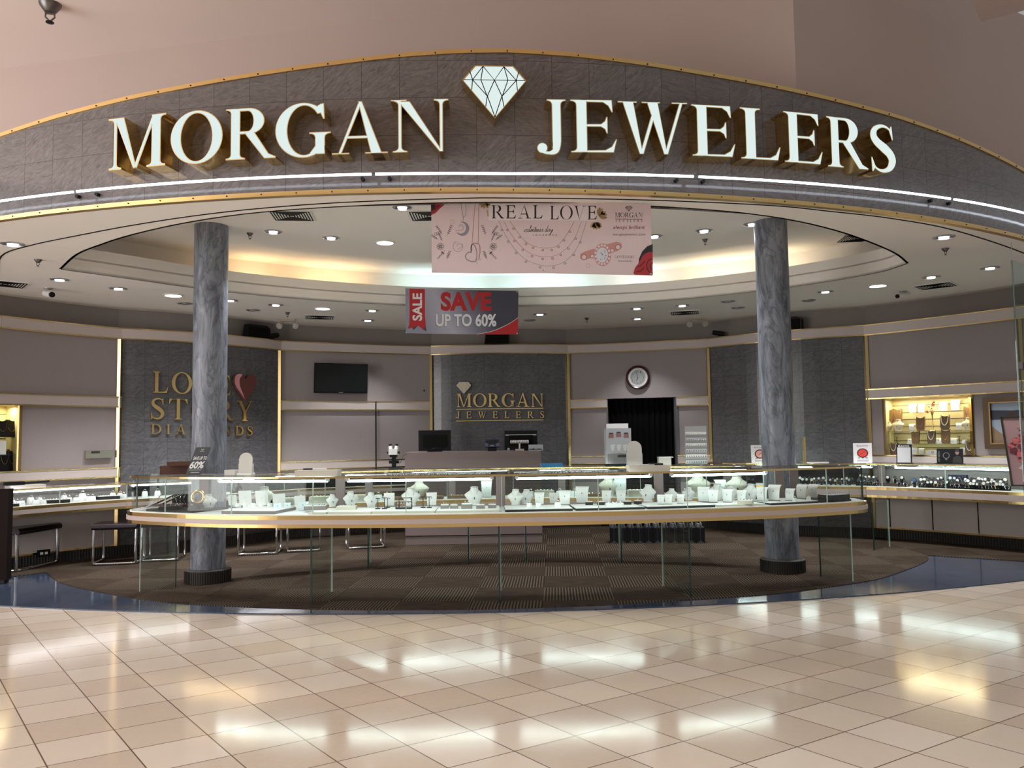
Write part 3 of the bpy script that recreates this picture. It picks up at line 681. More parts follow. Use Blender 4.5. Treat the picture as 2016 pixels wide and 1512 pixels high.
t = thing('sign_diamond', 'backlit white faceted diamond between the two words of the header sign', 'sign emblem', (a.x, a.y, lo.z), math.atan2(b.y - a.y, b.x - a.x)); wd = (b - a).length; ht = hi.z - lo.z
fn = lambda x, y, z: (x * wd, -z, y * ht)
mb = MB(); mb.prism(GEM, -LD + 0.004, 0, (), 0, fn); mb.build('emblem_return', GOLD, t)
mb = MB(); mb.prism([(0.5 + (p[0] - 0.5) * 0.955, 0.5 + (p[1] - 0.5) * 0.955) for p in GEM], 0, 0.004, (), 0, fn); mb.build('emblem_face', SIGNF, t)
mb = MB()
GL = [[(0.02, .72), (.98, .72)], [(.12, .88), (.16, .72), (.145, .53)], [(.16, .72), (.325, .98)], [(.29, .72), (.325, .98)], [(.325, .98), (.5, .72), (.65, .98)], [(.65, .98), (.71, .72)], [(.65, .98), (.84, .72)], [(.88, .88), (.84, .72), (.855, .53)],
      [(.16, .72), (.39, .41), (.5, .02)], [(.29, .72), (.385, .41), (.36, .22)], [(.5, .72), (.385, .41)], [(.5, .72), (.615, .41)], [(.84, .72), (.61, .41), (.5, .02)], [(.71, .72), (.615, .41), (.64, .22)]]
for l in GL: mb.stroke(l, 0.014, 0.0055, fn=fn)
mb.build('facet_lines', BLACKM, t)
# cold-cathode tubes along the header
NR_ = HR + 0.11
def neon_z(x): return lin(x, [(-4.2, 3.268), (0, 3.256), (2.5, 3.30), (4.9, 3.355)])
NB = [(-110, 144), (151, 731), (739, 1366), (1377, 1870), (1878, 2130)]
nm = ['at the left edge of the header', 'below the word MORGAN', 'below the diamond', 'below the end of the word JEWELERS', 'at the right edge of the header']
for (x0, x1), n in zip(NB, nm):
    pts = []
    for X in frange(x0, x1, 26):
        q = oncyl(X, 380, HCX, HCY, NR_); pts.append((q.x, q.y, neon_z(q.x)))
    t = thing('neon_tube', 'lit white tube light ' + n, 'tube light', (0, 0, 0), 0, 'white tubes along the header')
    mb = MB(); mb.tube(pts, 0.0095, 8); mb.build('lit_tube', NEON, t, True)
    for i in (1, len(pts) - 2, 7, 14, 20):
        q = Vector(pts[i]); n_ = Vector((q.x - HCX, q.y - HCY, 0)).normalized(); w_ = q - n_ * 0.107 - Vector((0, 0, 0.004))
        if i in (1, len(pts) - 2): mb = MB(); mb.tube([w_, w_ + n_ * 0.03], 0.014, 10); mb.build('tube_holder', BLACK, t, True)
        mb = MB(); mb.tube([q, w_], 0.003, 6); mb.build('tube_standoff', ACRYL, t)
# ================================================================== glass display counters
def cut_path(path, X0, X1, z, n=14):                        # piece of a path between two photo columns
    def f(X):
        lo, hi = 0.0, 1.0
        for _ in range(34):
            m = (lo + hi) / 2; p = sub(path, m, m, 1)[0]
            if px((p[0], p[1], z))[0] < X: lo = m
            else: hi = m
        return lo
    return sub(path, f(X0), f(X1), n)
def counter(label, F, B, zb, zt, joints, tubes, posts, legs, tubemat=TUBE, fh=0.104, top=TOPM, tz=0.04, group='glass display counters'):
    t = thing('display_counter', label, 'display counter', (0, 0, 0), 0, group)
    poly = list(F) + list(B)[::-1]; zd = zb + fh
    def ring(d): return offs(F, d) + offs(B, -d)[::-1]
    mb = MB(); mb.prism(poly, zb + 0.03, zd - 0.034); mb.build('fascia_board', FASCIA, t)
    mb = MB(); mb.prism(ring(0.004), zb, zb + 0.03); mb.build('lower_brass_trim', GOLD, t)
    mb = MB(); mb.prism(ring(0.006), zd - 0.034, zd); mb.build('upper_brass_trim', GOLD, t)
    mb = MB(); mb.prism(ring(0.03), zd, zd + 0.006); mb.build('display_deck', DECK, t)
    mb = MB(); mb.prism(ring(0.03), zt - 0.012, zt); mb.build('counter_top', top, t)
    gF, gB = offs(F, 0.045), offs(B, -0.045)
    mb = MB(); mb.ribbon(offs(F, 0.026), zt - 0.016, zt + 0.001, 0.012); mb.build('top_brass_rim', GOLD, t)
    mb = MB(); mb.ribbon(offs(B, -0.014), zt - 0.016, zt + 0.001, 0.012); mb.build('rear_rim', DESKM, t)
    js = joints
    for a, b in zip(js, js[1:]):
        p = cut_path(gF, a, b, zt); mb = MB(); mb.ribbon(p, zd + 0.006, zt - 0.012, 0.008)
        mb.build('front_glass', GLASS, t)
        q = p[-1]
        if b != js[-1]: mb = MB(); mb.box((q[0], q[1] + 0.002, (zd + zt) / 2), (0.006, 0.014, zt - zd - 0.02)); mb.build('glass_joint', GEDGEL, t)
    mb = MB(); mb.ribbon(gB, zd + 0.006, zt - 0.012, 0.006); mb.build('rear_glass', GLASS, t)
    for e, a, b in (('end_glass', gF[0], gB[0]), ('end_glass', gF[-1], gB[-1])):
        mb = MB(); mb.ribbon([a, b], zd + 0.006, zt - 0.012, 0.008); mb.build(e, GLASS, t)
        mb = MB(); mb.box((a[0], a[1], (zd + zt) / 2), (0.012, 0.012, zt - zd - 0.01)); mb.build('end_edge', GEDGE, t)
    for X in posts:
        p = cut_path(gB, X, X + 1, zt, 1)[0]; mb = MB(); mb.box((p[0], p[1] - 0.02, (zd + zt) / 2), (0.085, 0.03, zt - zd - 0.02)); mb.build('rear_post', DESKM, t)
    for a, b in tubes:
        p = cut_path(offs(F, 0.085), a, b, zt); mb = MB(); mb.tube([(q[0], q[1], zt - tz) for q in p], 0.0095, 8); mb.build('fluorescent_tube', tubemat, t, True)
        for q in (p[0], p[-1]): mb = MB(); mb.box((q[0], q[1], zt - tz / 2 - .008), (0.03, 0.026, tz - .01)); mb.build('tube_cap', WHITE, t)
    for a, b in legs:
        a, b = Vector(a), Vector(b); d = (b - a); mb = MB(); mid = (a + b) / 2; rz = math.atan2(d.y, d.x)
        mb.box((mid.x, mid.y, zb / 2 + 0.004), (d.length, 0.013, zb - 0.008), rz); lg = mb.build('glass_leg', GLASSLEG, t)
        mb = MB(); mb.box((a.x, a.y, zb / 2 + 0.004), (0.006, 0.0136, zb - 0.008), rz); mb.build('dark_edge', GEDGE, lg)
        mb = MB(); mb.box((b.x, b.y, zb / 2 + 0.004), (0.004, 0.0136, zb - 0.008), rz); mb.build('pale_edge', GEDGEL, lg)
    return t, zd + 0.006
FF = cr([(-3.73, 8.0), (-3.70, 7.82), (-3.56, 7.63), (-3.2, 7.42), (-2.72, 7.2), (-2.21, 7.055), (-1.12, 6.92), (0, 6.925), (1.03, 6.99), (2.23, 7.215), (2.9, 7.45), (3.24, 7.62), (3.345, 7.74)], 5)
FB = cr([(-3.62, 8.2), (-3.2, 8.1), (-2.6, 7.9), (-1.9, 7.74), (-1, 7.64), (0, 7.64), (1, 7.70), (1.9, 7.88), (2.7, 8.1), (3.1, 8.19), (3.32, 8.08)], 5)
def radial(X, Yf, dep, ctr=(-0.3, 13.5)):
    p = Vector(((X - 1008) / FPX * Yf, Yf)); c = Vector(ctr); return (p, p + (c - p).normalized() * dep)
flegs = [((-1.735, 7.02), (-1.70, 7.66)), ((-0.13, 7.0), (-0.13, 7.58)), ((1.53, 7.18), (1.385, 7.70)), ((-3.30, 8.02), (-3.55, 7.80)), ((3.0, 8.08), (3.2, 7.80))]
FC, FZ = counter('long curved glass jewellery counter at the front, filled with white necklace busts', FF, FB, 0.664, 1.098, [250, 326, 456, 616, 799, 987, 1177, 1352, 1503, 1626, 1700],
                 [(432, 645), (684, 968), (1017, 1281), (1322, 1507)], [404, 671, 985, 1295, 1532, 1560], flegs)
RF = [(x, 9.22 - (5 - sqrt(25 - (x - 0.1) ** 2))) for x in frange(-2.75, 2.46, 30)]
RB = offs(RF, 0.55)
rl = [((x, y), (x * 1.03, y + 0.45)) for x, y in ((-1.60, 8.99), (-0.51, 9.16), (0.13, 9.18), (1.18, 9.07))]
RC, RZ = counter('curved glass counter in the middle of the shop, behind the long front counter', RF, RB, 0.62, 1.07, [500, 640, 770, 880, 1010, 1130, 1260, 1390, 1520],
                 [(540, 760), (790, 1000), (1060, 1260), (1290, 1490)], [727, 890, 1105, 1225, 1430], rl)
lw = [p for nme in ('left_end', 'left_fabric', 'left_marble', 'rear_left_fabric') for p in SEG[nme][(1 if nme != 'left_end' else 13):]]
lw = lw[:len(lw) - 2]
LF, LB = offs(lw, -0.5), offs(lw, -0.04)
LC, LZ = counter('glass wall counter along the left wall with rows of white ring displays', LF, LB, 0.62, 0.925, [-60, 118, 250, 400, 560, 700], [(8, 236), (258, 380), (470, 600)], [245, 410, 690], [], TUBEV, 0.11, TOPM, 0.03)
rw = [p for nme in ('right_marble', 'right_fabric') for p in SEG[nme][(0 if nme == 'right_marble' else 1):]] + SEG['right_end'][1:7]
RWF, RWB = offs(rw, -0.5), offs(rw, -0.04)
WC, WZ = counter('glass wall counter along the right wall crowded with wristwatches', RWF, RWB, 0.575, 1.01, [1405, 1560, 1660, 1735, 1860, 2040], [(1445, 1600), (1668, 1716), (1762, 1988)], [1560, 1733], [((4.30, 9.83), (4.62, 10.12))], TUBE, 0.135, TOPM, 0.05)
# ================================================================== jewellery displays
def T_(name, cat): return thing(name, 'x', cat)
def bust():                                                 # necklace bust, 0.14 m high, shoulders 0.15 wide
    t = T_('necklace_bust', 'necklace bust'); mb = MB()
    mb.loft([(0, 0.01, 0, .040, .03), (0, 0.008, .006, .040, .03), (0, 0.005, .012, .036, .024), (0, 0, .045, .052, .028), (0, 0.0, .072, .074, .032), (0, .006, .084, .076, .032), (0, .012, .098, .058, .03), (0, .018, .112, .036, .026), (0, .02, .128, .028, .024), (0, .021, .134, .029, .025)], 22)
    mb.build('body', WLEATHER, t, True)
    mb = MB(); mb.M = Matrix.Translation((0, .021, .136)) @ Matrix.Rotation(radians(-14), 4, 'X'); mb.lathe([(.031, -.004), (.032, 0.0), (.029, .003)], 20, sy=.85); mb.build('neck_cap', WLEATHER, t, True)
    mb = MB(); mb.M = Matrix.Translation((0, -.031, .058)); mb.tube([(0, .0, .006), (.001, -.002, 0), (0, -.001, -.012)], [.0012, .004, .0025], 6); p = mb.build('pendant', PENDANT, t)
    mb = MB(); mb.tube([(-.030, -.002, .118), (-.02, -.022, .092), (0, -.0325, .062), (.02, -.022, .092), (.030, -.002, .118)], .0009, 5); mb.build('chain', SILVER, t)
    return t
def scroll(w=.10, h=.12, taper=.78):                        # curved upright necklace panel on a small foot
    t = T_('necklace_stand', 'necklace stand'); prof = [(0.0, 0.004), (-.004, .03), (-.004, .06), (0.0, .085), (.008, .102), (.022, .114), (.036, .117)]
    vs = []; n = len(prof); k = h / .12
    for s_ in (-1, 1):
        for th in (0, .004):
            for i, (y, z) in enumerate(prof): f = taper + (1 - taper) * i / (n - 1); vs.append((s_ * w / 2 * f, (y + th) * k, z * k))
    fs = []
    for i in range(n - 1):
        a, b, c, d = i, i + n, i + 2 * n, i + 3 * n
        fs += [(a, a + 1, c + 1, c), (b, d, d + 1, b + 1), (a, b, b + 1, a + 1), (c, c + 1, d + 1, d)]
    fs += [(0, 2 * n, 3 * n, n), (n - 1, 2 * n - 1, 4 * n - 1, 3 * n - 1)]
    mb = MB(); mb.add(vs, fs); mb.build('panel', WLEATHER, t, True)
    mb = MB(); mb.lathe([(.045, 0), (.046, .003), (.044, .005)], 18, sx=w / .1, sy=.6); mb.build('foot', GREYBOX, t, True)
    mb = MB(); mb.tube([(0, -.009 * k, h * .63), (0, -.0105 * k, h * .60), (0, -.009 * k, h * .56)], [.001, .0035, .002], 6); mb.build('pendant', PENDANT, t); return t
def board(w=.10, h=.12):                                    # slanted white necklace card
    t = T_('necklace_board', 'necklace board'); mb = MB(); mb.box((0, .03, h / 2), (w, .006, h * 1.05), 0, 0, radians(-24)); mb.build('panel', WLEATHER, t)
    mb = MB(); mb.tube([(0, .012, .004), (0, .075, .004), (0, .05, h * .8)], .002, 5); mb.build('easel_back', ACRYL, t)
    mb = MB(); mb.tube([(-.03, .047, h * .72), (-.016, .032, h * .55), (0, .024, h * .47), (.016, .032, h * .55), (.03, .047, h * .72)], .001, 5); mb.build('chain', SILVER, t); return t
def ringbox(m, w=.07, d=.06, h=.028, n=1):
    t = T_('ring_box', 'ring box'); mb = MB(); mb.box((0, 0, h / 2), (w, d, h)); mb.build('box', m, t)
    mb = MB(); mb.box((0, 0, h + .003), (w * .9, d * .88, .006)); pad = mb.build('pad', WLEATHER, t)
    for i in range(n):
        x = (i - (n - 1) / 2) * .02; mb = MB(); mb.tube([(x + .006 * cos(a), 0, h + .009 + .006 * sin(a)) for a in frange(0, 2 * pi, 10)[:-1]], .0011, 5, True); mb.lathe([(.001, h + .014), (.003, h + .0175), (.0025, h + .019)], 6, (x, 0, 0)); mb.build('ring', SILVER, pad)
    return t
def ringstand():
    t = T_('ring_stand', 'ring stand'); mb = MB(); mb.loft([(0, 0, 0, .026, .018), (0, 0, .02, .024, .017), (0, .003, .034, .020, .013)], 12); mb.build('pedestal', WLEATHER, t, True)
    mb = MB(); mb.tube([(.0085 * cos(a), -.002, .040 + .0085 * sin(a)) for a in frange(0, 2 * pi, 12)[:-1]], .0015, 5, True); mb.lathe([(.001, .046), (.004, .050), (.003, .053)], 6, (0, -.002, 0)); mb.build('ring', SILVER, t); return t
def tstand():
    t = T_('earring_stand', 'earring stand'); mb = MB(); mb.box((0, 0, .004), (.045, .035, .008)); mb.build('foot', DARKBOX, t)
    mb = MB(); mb.box((0, 0, .05), (.006, .006, .09)); mb.build('pole', DARKBOX, t); mb = MB(); mb.box((0, 0, .097), (.042, .008, .006)); bar = mb.build('crossbar', DARKBOX, t)
    for s in (-1, 1): mb = MB(); mb.tube([(.016 * s, -.005, .094), (.016 * s, -.005, .078)], [.001, .003], 6); mb.build('earring', SILVER, t)
    return t
def braceletbar():
    t = T_('bracelet_stand', 'bracelet stand'); mb = MB(); mb.box((0, .01, .006), (.13, .05, .012)); mb.build('foot', DARKBOX, t)
    mb = MB(); mb.tube([(-.062, 0, .01), (-.062, 0, .055), (.062, 0, .055), (.062, 0, .01)], .005, 6); mb.tube([(-.04, .03, .01), (-.04, .03, .085), (.062, .03, .085), (.062, .03, .01)], .005, 6); mb.build('rail', DARKBOX, t)
    for i in range(5): x = -.045 + i * .024; mb = MB(); mb.tube([(x, .002 + .007 * cos(a), .046 + .011 * sin(a)) for a in frange(0, 2 * pi, 10)[:-1]], .0018, 5, True); mb.build('bracelet', SILVER, t)
    return t
def tray(w, d, h, m, topm, rows=0, cols=0):
    t = T_('display_tray', 'display tray'); mb = MB(); mb.box((0, 0, h / 2), (w, d, h)); mb.build('rim', m, t); mb = MB(); mb.box((0, 0, h + .001), (w * .94, d * .9, .003)); tp = mb.build('pad', topm, t)
    for i in range(rows):
        for j in range(cols):
            x, y = (j - (cols - 1) / 2) * w * .9 / cols, (i - (rows - 1) / 2) * d * .8 / max(rows, 1)
            mb = MB(); mb.lathe([(.004, h + .001), (.006, h + .006), (.003, h + .011)], 7, (x, y, 0)); mb.build('ring', SILVER, tp)
    return t
def acryl():
    t = T_('acrylic_earring_stand', 'earring stand'); mb = MB(); mb.box((0, .008, .034), (.055, .003, .068), 0, 0, radians(-15)); mb.build('clear_panel', mat('frosted_acrylic', (0.60, 0.68, 0.72), 0.3, spec=0.7), t)
    mb = MB(); mb.box((0, 0, .003), (.058, .04, .006)); mb.build('foot', ACRYL, t); mb = MB(); mb.lathe([(.001, .043), (.005, .046), (.001, .049)], 8, (0, -.006, 0)); mb.build('jewel', PENDANT, t); return t
BU, SCR, BOA, RBD, RBG, RST, TST, BRB, ACR = Proto(bust()), Proto(scroll()), Proto(board()), Proto(ringbox(DARKBOX)), Proto(ringbox(GREYBOX, n=2)), Proto(ringstand()), Proto(tstand()), Proto(braceletbar()), Proto(acryl())

# curved platforms on the deck of the front counter
PLAT = [(287, 378, .018, 'black', 'black display base at the left end of the front counter'), (436, 540, .03, 'grey', 'grey riser with white ring blocks left of the slanted acrylic stands'), (606, 641, .018, 'cream', 'narrow cream riser at the fourth glass joint of the front counter'),
        (646, 730, .02, 'cream', 'cream riser below the first three small busts'), (733, 856, .024, 'cream', 'cream riser below the dark bracelet stand'), (859, 984, .022, 'cream', 'cream riser below the five grey ring boxes'),
        (995, 1128, .022, 'white', 'white tray with black edge under the two round ring stands'), (1134, 1270, .022, 'white', 'white tray with black edge under the dark ring boxes'), (1276, 1408, .022, 'white', 'white tray with black edge under the pair of small right-hand busts'),
        (1413, 1506, .018, 'cream', 'cream riser below the row of overlapping white stands'), (1518, 1612, .020, 'white', 'white tray with black edge beside the right column'), (1616, 1676, .02, 'black', 'black tray base at the right end of the front counter')]
PC = {'black': (DARKBOX, DARKBOX), 'grey': (GREYBOX, WLEATHER), 'cream': (CREAM, WLEATHER), 'white': (DARKBOX, WLEATHER)}
PH = []
for a, b, h, c, lab in PLAT:
    f = cut_path(offs(FF, .085), a, b, FZ, 6); r_ = offs(f, .44); t = thing('display_riser', lab, 'display riser', (0, 0, 0), 0, 'risers in the front counter')
    mb = MB(); mb.prism(f + r_[::-1], FZ, FZ + h - .004); mb.build('rim', PC[c][0], t)
    mb = MB(); mb.prism(offs(f, .008) + offs(r_, -.008)[::-1], FZ + h - .004, FZ + h); mb.build('pad', PC[c][1], t); PH.append((a, b, FZ + h))
def surf(X):
    for a, b, z in PH:
        if a - 2 <= X <= b + 2: return z
    return FZ
def front(proto, items, label, group):                      # items: (px x, px y of the foot, turn, scale)
    n = len(items)
    for i, it in enumerate(sorted(items, key=lambda q: q[0])):
        X, Y, rz, sc = it[:4]; z = surf(X); p = atz(X, Y, z)
        lo = cut_path(offs(FF, .14), X, X + 1, z, 1)[0][1]; hi = cut_path(offs(FB, -.1), X, X + 1, z, 1)[0][1]
        yy = min(max(p.y, lo), hi); p = Vector((p.x * yy / p.y, yy, z)); ang = -math.atan2(p.x, p.y) * 0.5 + rz
        lab = it[4] if len(it) > 4 else label + ((', %s from the left in the front counter' % nth(i + 1)) if n > 1 else '')
        r = proto.put(p, ang, lab, group); proto_items.append((r, sc))
proto_items = []
front(BU, [(412, 1003, .5, 1.0, 'white necklace bust leaning beside the black slanted bases in the front counter'), (655, 996, .25, .80, 'small white bust left of the post at the fourth glass joint'), (691, 992, .35, .98, 'white bust standing in front of the first pink rear post'), (731, 998, .2, .93, 'white bust left of the first dark earring stands'), (809, 993, .1, 1.16, 'broad white bust behind the dark bracelet stand'), (934, 990, 0, 1.18, 'broad white bust behind the row of grey ring boxes'),
           (1015, 994, -.1, 1.0, 'narrow white bust just right of the centre glass joint'), (1036, 990, -.2, .95, 'white bust overlapped by the narrow one at the centre glass joint'), (1275, 984, -.55, 1.12, 'tilted white bust left of the grey post under the white tray box'), (1322, 985, -.3, .82, 'small white bust behind the low white ring panels, left of its twin'), (1356, 985, -.3, .85, 'small white bust crossed by the glass joint, right of its twin'),
           (1412, 985, -.3, 1.12, 'tall white bust with small pendant left of the right-hand column'), (1438, 984, -.4, 1.0, 'white bust half hidden behind the tall one near the right column'), (1478, 986, -.5, 1.1, 'white bust directly in front of the right column')], '', 'white necklace busts in the front counter')
front(SCR, [(767, 997, .2, 1.02), (850, 996, .1, 1.02), (1062, 994, -.1, .95), (1090, 992, -.1, .85), (1112, 994, -.1, 1.1), (1146, 988, -.2, 1.3), (1194, 984, -.2, .95), (1223, 984, -.2, .95), (1301, 993, -.3, .72), (1316, 993, -.3, .75), (1340, 992, -.3, .72), (1385, 988, -.3, 1.15), (1404, 989, -.3, .95), (1432, 989, -.4, 1.0),
            (1460, 988, -.4, .9), (1500, 987, -.5, 1.1), (1524, 986, -.55, 1.25), (1555, 986, -.6, .95), (1578, 982, -.7, 1.15), (1600, 980, -.75, 1.1)], 'white curved necklace stand', 'white curved necklace stands in the front counter')
front(BOA, [(459, 986, .4, .8), (484, 988, .35, 1.15), (517, 988, .35, 1.15), (551, 989, .3, 1.15), (592, 992, .3, 1.0)], 'slanted white necklace board', 'slanted white boards in the front counter')
front(ACR, [(546, 1008, .25, 1.15), (566, 1006, .25, 1.1), (596, 1005, .2, 1.1)], 'frosted acrylic earring stand', 'acrylic stands in the front counter')
front(RST, [(468, 997, .3, .9), (483, 997, .3, .9), (499, 997, .3, .9), (514, 997, .3, .9), (531, 997, .3, .9), (1042, 998, 0, 1.0), (1060, 998, 0, 1.0), (1098, 998, 0, 1.2), (1565, 987, -.5, .9), (1592, 984, -.5, .9)], 'small white ring stand', 'white ring stands in the front counter')
front(RBG, [(876, 1001, 0, 1.05), (894, 1001, 0, 1.0), (919, 1001, 0, 1.35), (946, 1001, 0, 1.05), (969, 1000, 0, 1.0)], 'grey ring box with white pad', 'grey ring boxes in the front counter')
front(RBD, [(1160, 994, 0, .95), (1183, 994, 0, .95), (1236, 993, -.1, .95), (1256, 992, -.2, .95)], 'dark ring box with white pad', 'dark ring boxes in the front counter')
front(TST, [(744, 1002, 0, .95), (757, 1002, 0, 1.0), (763, 1000, .2, .9), (833, 1000, 0, 1.0), (845, 1000, 0, 1.0)], 'thin dark earring stand', 'dark earring stands in the front counter')
front(BRB, [(795, 1002, 0, 1.1, 'dark two-rail bracelet stand in front of the broad bust')], '', None)
for r, sc in proto_items: r.scale = (sc,) * 3
pt = tray(.19, .16, .035, GREYBOX, WLEATHER, 3, 8)
def onfront(t, X, Y, rz, lab):
    z = surf(X); p = atz(X, Y, z); lo = cut_path(offs(FF, .14), X, X + 1, z, 1)[0][1]; yy = max(p.y, lo); t.location = (p.x * yy / p.y, yy, z); t.rotation_euler = (0, 0, rz); t['label'] = lab; return t
onfront(tray(.24, .16, .045, DARKBOX, WLEATHER, 3, 9), 1642, 985, .5, 'black tray crowded with white rings at the right end of the front counter')
onfront(pt, 622, 1003, .1, 'grey tray of pale rings between the acrylic stands and the small busts')
onfront(tray(.17, .13, .03, CREAM, WLEATHER, 2, 6), 683, 1003, .05, 'long cream tray of small studs below the second bust')
onfront(tray(.15, .15, .022, WLEATHER, WLEATHER, 2, 4), 1210, 996, -.1, 'white pad tray with three rings between the dark ring boxes')
onfront(tray(.13, .12, .03, CREAM, WLEATHER, 2, 4), 1468, 992, -.4, 'cream box tray right of the tall bust, below the right column')
# left end: black stands, lilac ramp, necklace easel, brass ring sculpture
t = thing('bracelet_ramp', 'pale lilac curved bracelet ramp at the left end of the front counter', 'bracelet ramp')
mb = MB(); mb.ribbon([(-.09, 0), (.09, 0)], 0, .004, .1); mb.v = []; mb.f = []; mb.m = []; mb.uv = []
pr = [(-.12, .002), (-.06, .012), (0, .045), (.05, .095), (.08, .14)]; LV = mat('lilac_card', (0.56, 0.50, 0.58), 0.4)
mb.prism([(x, z) for x, z in pr] + [(x + .006, z - .008 if z > .01 else 0) for x, z in pr[::-1]], -.04, .04, (), 0, lambda x, y, z: (x, z, y)); mb.build('ramp', LV, t); mb = MB(); mb.box((-.02, .02, .004), (.16, .1, .008)); mb.build('foot', WHITE, t)
onfront(t, 300, 1000, .35, t['label'])
for k, (X, rz, lab) in enumerate(((322, .35, 'black slanted bracelet ramp nearest the lilac one'), (336, .35, 'black slanted bracelet ramp left of the black cuffs'))):
    t = thing('bracelet_ramp', lab, 'bracelet ramp', group='black slanted ramps'); mb = MB(); mb.prism([(-.14, 0), (.1, .11), (.1, .1), (-.1, 0)], -.03, .03, (), 0, lambda x, y, z: (x, z, y)); mb.build('ramp', DARKBOX, t)
    mb = MB(); mb.tube([(-.10, -.012, .02), (.09, -.012, .108)], .002, 5); mb.build('bracelet', SILVER, t); mb = MB(); mb.box((.08, 0, .045), (.008, .05, .09)); mb.build('support', DARKBOX, t); p = onfront(t, X, 996, rz, lab)
for k, X in enumerate((345, 353, 361, 368)):
    t = thing('bangle_roll', 'black bangle roll, %s from the left beside the black easel' % nth(k + 1), 'bangle roll', group='black bangle rolls'); mb = MB(); mb.tube([(0, -.025, .05), (0, .03, .05)], .04, 18); mb.build('roll', DARKBOX, t, True); mb = MB(); mb.box((0, 0, .006), (.05, .06, .012)); mb.build('foot', DARKBOX, t)
    mb = MB(); mb.tube([(.041 * cos(a), -.012, .05 + .041 * sin(a)) for a in frange(0, 2 * pi, 18)[:-1]], .002, 5, True); mb.build('bangle', SILVER, t); t.scale = (.8, .8, 1.1); onfront(t, X, 993, .5, t['label'])
t = thing('necklace_easel', 'black slanted easel with small pendants near the left column', 'necklace easel'); mb = MB(); mb.box((0, .03, .075), (.13, .01, .15), 0, 0, radians(-22)); mb.build('panel', DARKBOX, t); mb = MB(); mb.box((0, .03, .005), (.13, .1, .01)); mb.build('foot', DARKBOX, t)
for k in range(4): mb = MB(); mb.tube([(-.045 + k * .03, .028, .122), (-.045 + k * .03, .016, .095)], [.0012, .004], 6); mb.build('pendant', SILVER, t)
onfront(t, 376, 991, .5, t['label'])
t = thing('ring_block', 'black block with one small ring at the foot of the black easel', 'ring block'); mb = MB(); mb.box((0, 0, .035), (.045, .045, .07)); mb.build('block', DARKBOX, t); mb = MB(); mb.tube([(-.01 + .006 * cos(a), -.024, .045 + .012 * sin(a)) for a in frange(0, 2 * pi, 10)[:-1]], .0015, 5, True); mb.build('ring', SILVER, t); onfront(t, 379, 1003, .4, t['label'])
t = tray(.20, .11, .028, DARKBOX, DARKBOX, 1, 5); onfront(t, 336, 1003, .3, 'low black tray with earrings in front of the bangle rolls')
t = thing('brass_ring_sculpture', 'large brass hoop hanging inside the counter near the left column', 'brass hoop'); mb = MB(); mb.tube([(.055 * cos(a), .01 * sin(a), .055 + .055 * sin(a)) for a in frange(0, 2 * pi, 28)[:-1]], .014, 10, True); mb.build('hoop', GOLD, t, True); mb = MB(); mb.lathe([(.03, 0), (.03, .004), (.006, .01)], 14); mb.build('foot', GOLD, t)
p = at(398, 966, 7.72); t.location = (p.x, 7.62, FZ + .0); mb = MB(); mb.box((0, 0, -.035), (.07, .07, .07)); mb.build('pedestal', DARKBOX, t); t.location.z = FZ + .07
t = tray(.36, .14, .035, mat('burgundy_leatherette', (.075, .008, .014), .45), mat('burgundy_leatherette', (.075, .008, .014), .45), 2, 10); t.location = atz(300, 985, FZ + .0); t.location.y = 7.93; t.location.x = -3.32; t.rotation_euler = (0, 0, -.3); t['label'] = 'burgundy tray of silver rings at the rear of the left counter end'; t.location.z = FZ

# middle counter seen through the front one
p2 = []
def middle(proto, items, label, group):
    for i, (X, rz, sc) in enumerate(items):
        q = cut_path(offs(RF, .2), X, X + 1, RZ, 1)[0]; r = proto.put(Vector((q[0], q[1], RZ + .001)), rz, label + ((', %s from the left in the middle counter' % nth(i + 1)) if len(items) > 1 else ' in the middle counter'), group); p2.append((r, sc))
TB = Proto(tray(.26, .2, .03, BROWN, BROWN, 2, 6)); CB_ = Proto(tray(.22, .16, .07, CREAM, CREAM, 2, 5))
def bust_tan():
    t = bust(); 
    for c in t.children:
        if c.name.startswith(('body', 'neck')): c.data = c.data.copy(); c.data.materials[0] = CREAM
    return t
BT = Proto(bust_tan()); RS2 = Proto(ringstand()); SC2 = Proto(scroll(.11, .16))
middle(TB, [(788, 0, 1), (850, 0, 1), (905, 0, 1), (1170, 0, 1), (1320, 0, 1)], 'tan suede tray with rings', 'tan trays in the middle counter')
middle(CB_, [(560, .1, 1), (630, .1, 1), (700, .1, 1), (1072, 0, 1), (1255, 0, 1)], 'cream box with small jewels', 'cream boxes in the middle counter')
middle(RS2, [(592, 0, 1.9), (652, 0, 1.9), (745, 0, 1.9), (762, 0, 1.8), (1045, 0, 1.8), (1102, 0, 1.8), (1130, 0, 1.8), (1290, 0, 1.8), (1350, 0, 1.8)], 'large white ring stand', 'ring stands in the middle counter')
middle(BT, [(520, .2, 1.4), (825, 0, 1.5), (1200, 0, 1.6), (1376, 0, 1.8), (1452, -.2, 1.7)], 'cream necklace bust', 'cream busts in the middle counter')
middle(SC2, [(958, 0, 1.2), (1222, 0, 1.3), (1420, 0, 1.2)], 'cream curved necklace stand', 'curved stands in the middle counter')
for r, sc in p2: r.scale = (sc,) * 3

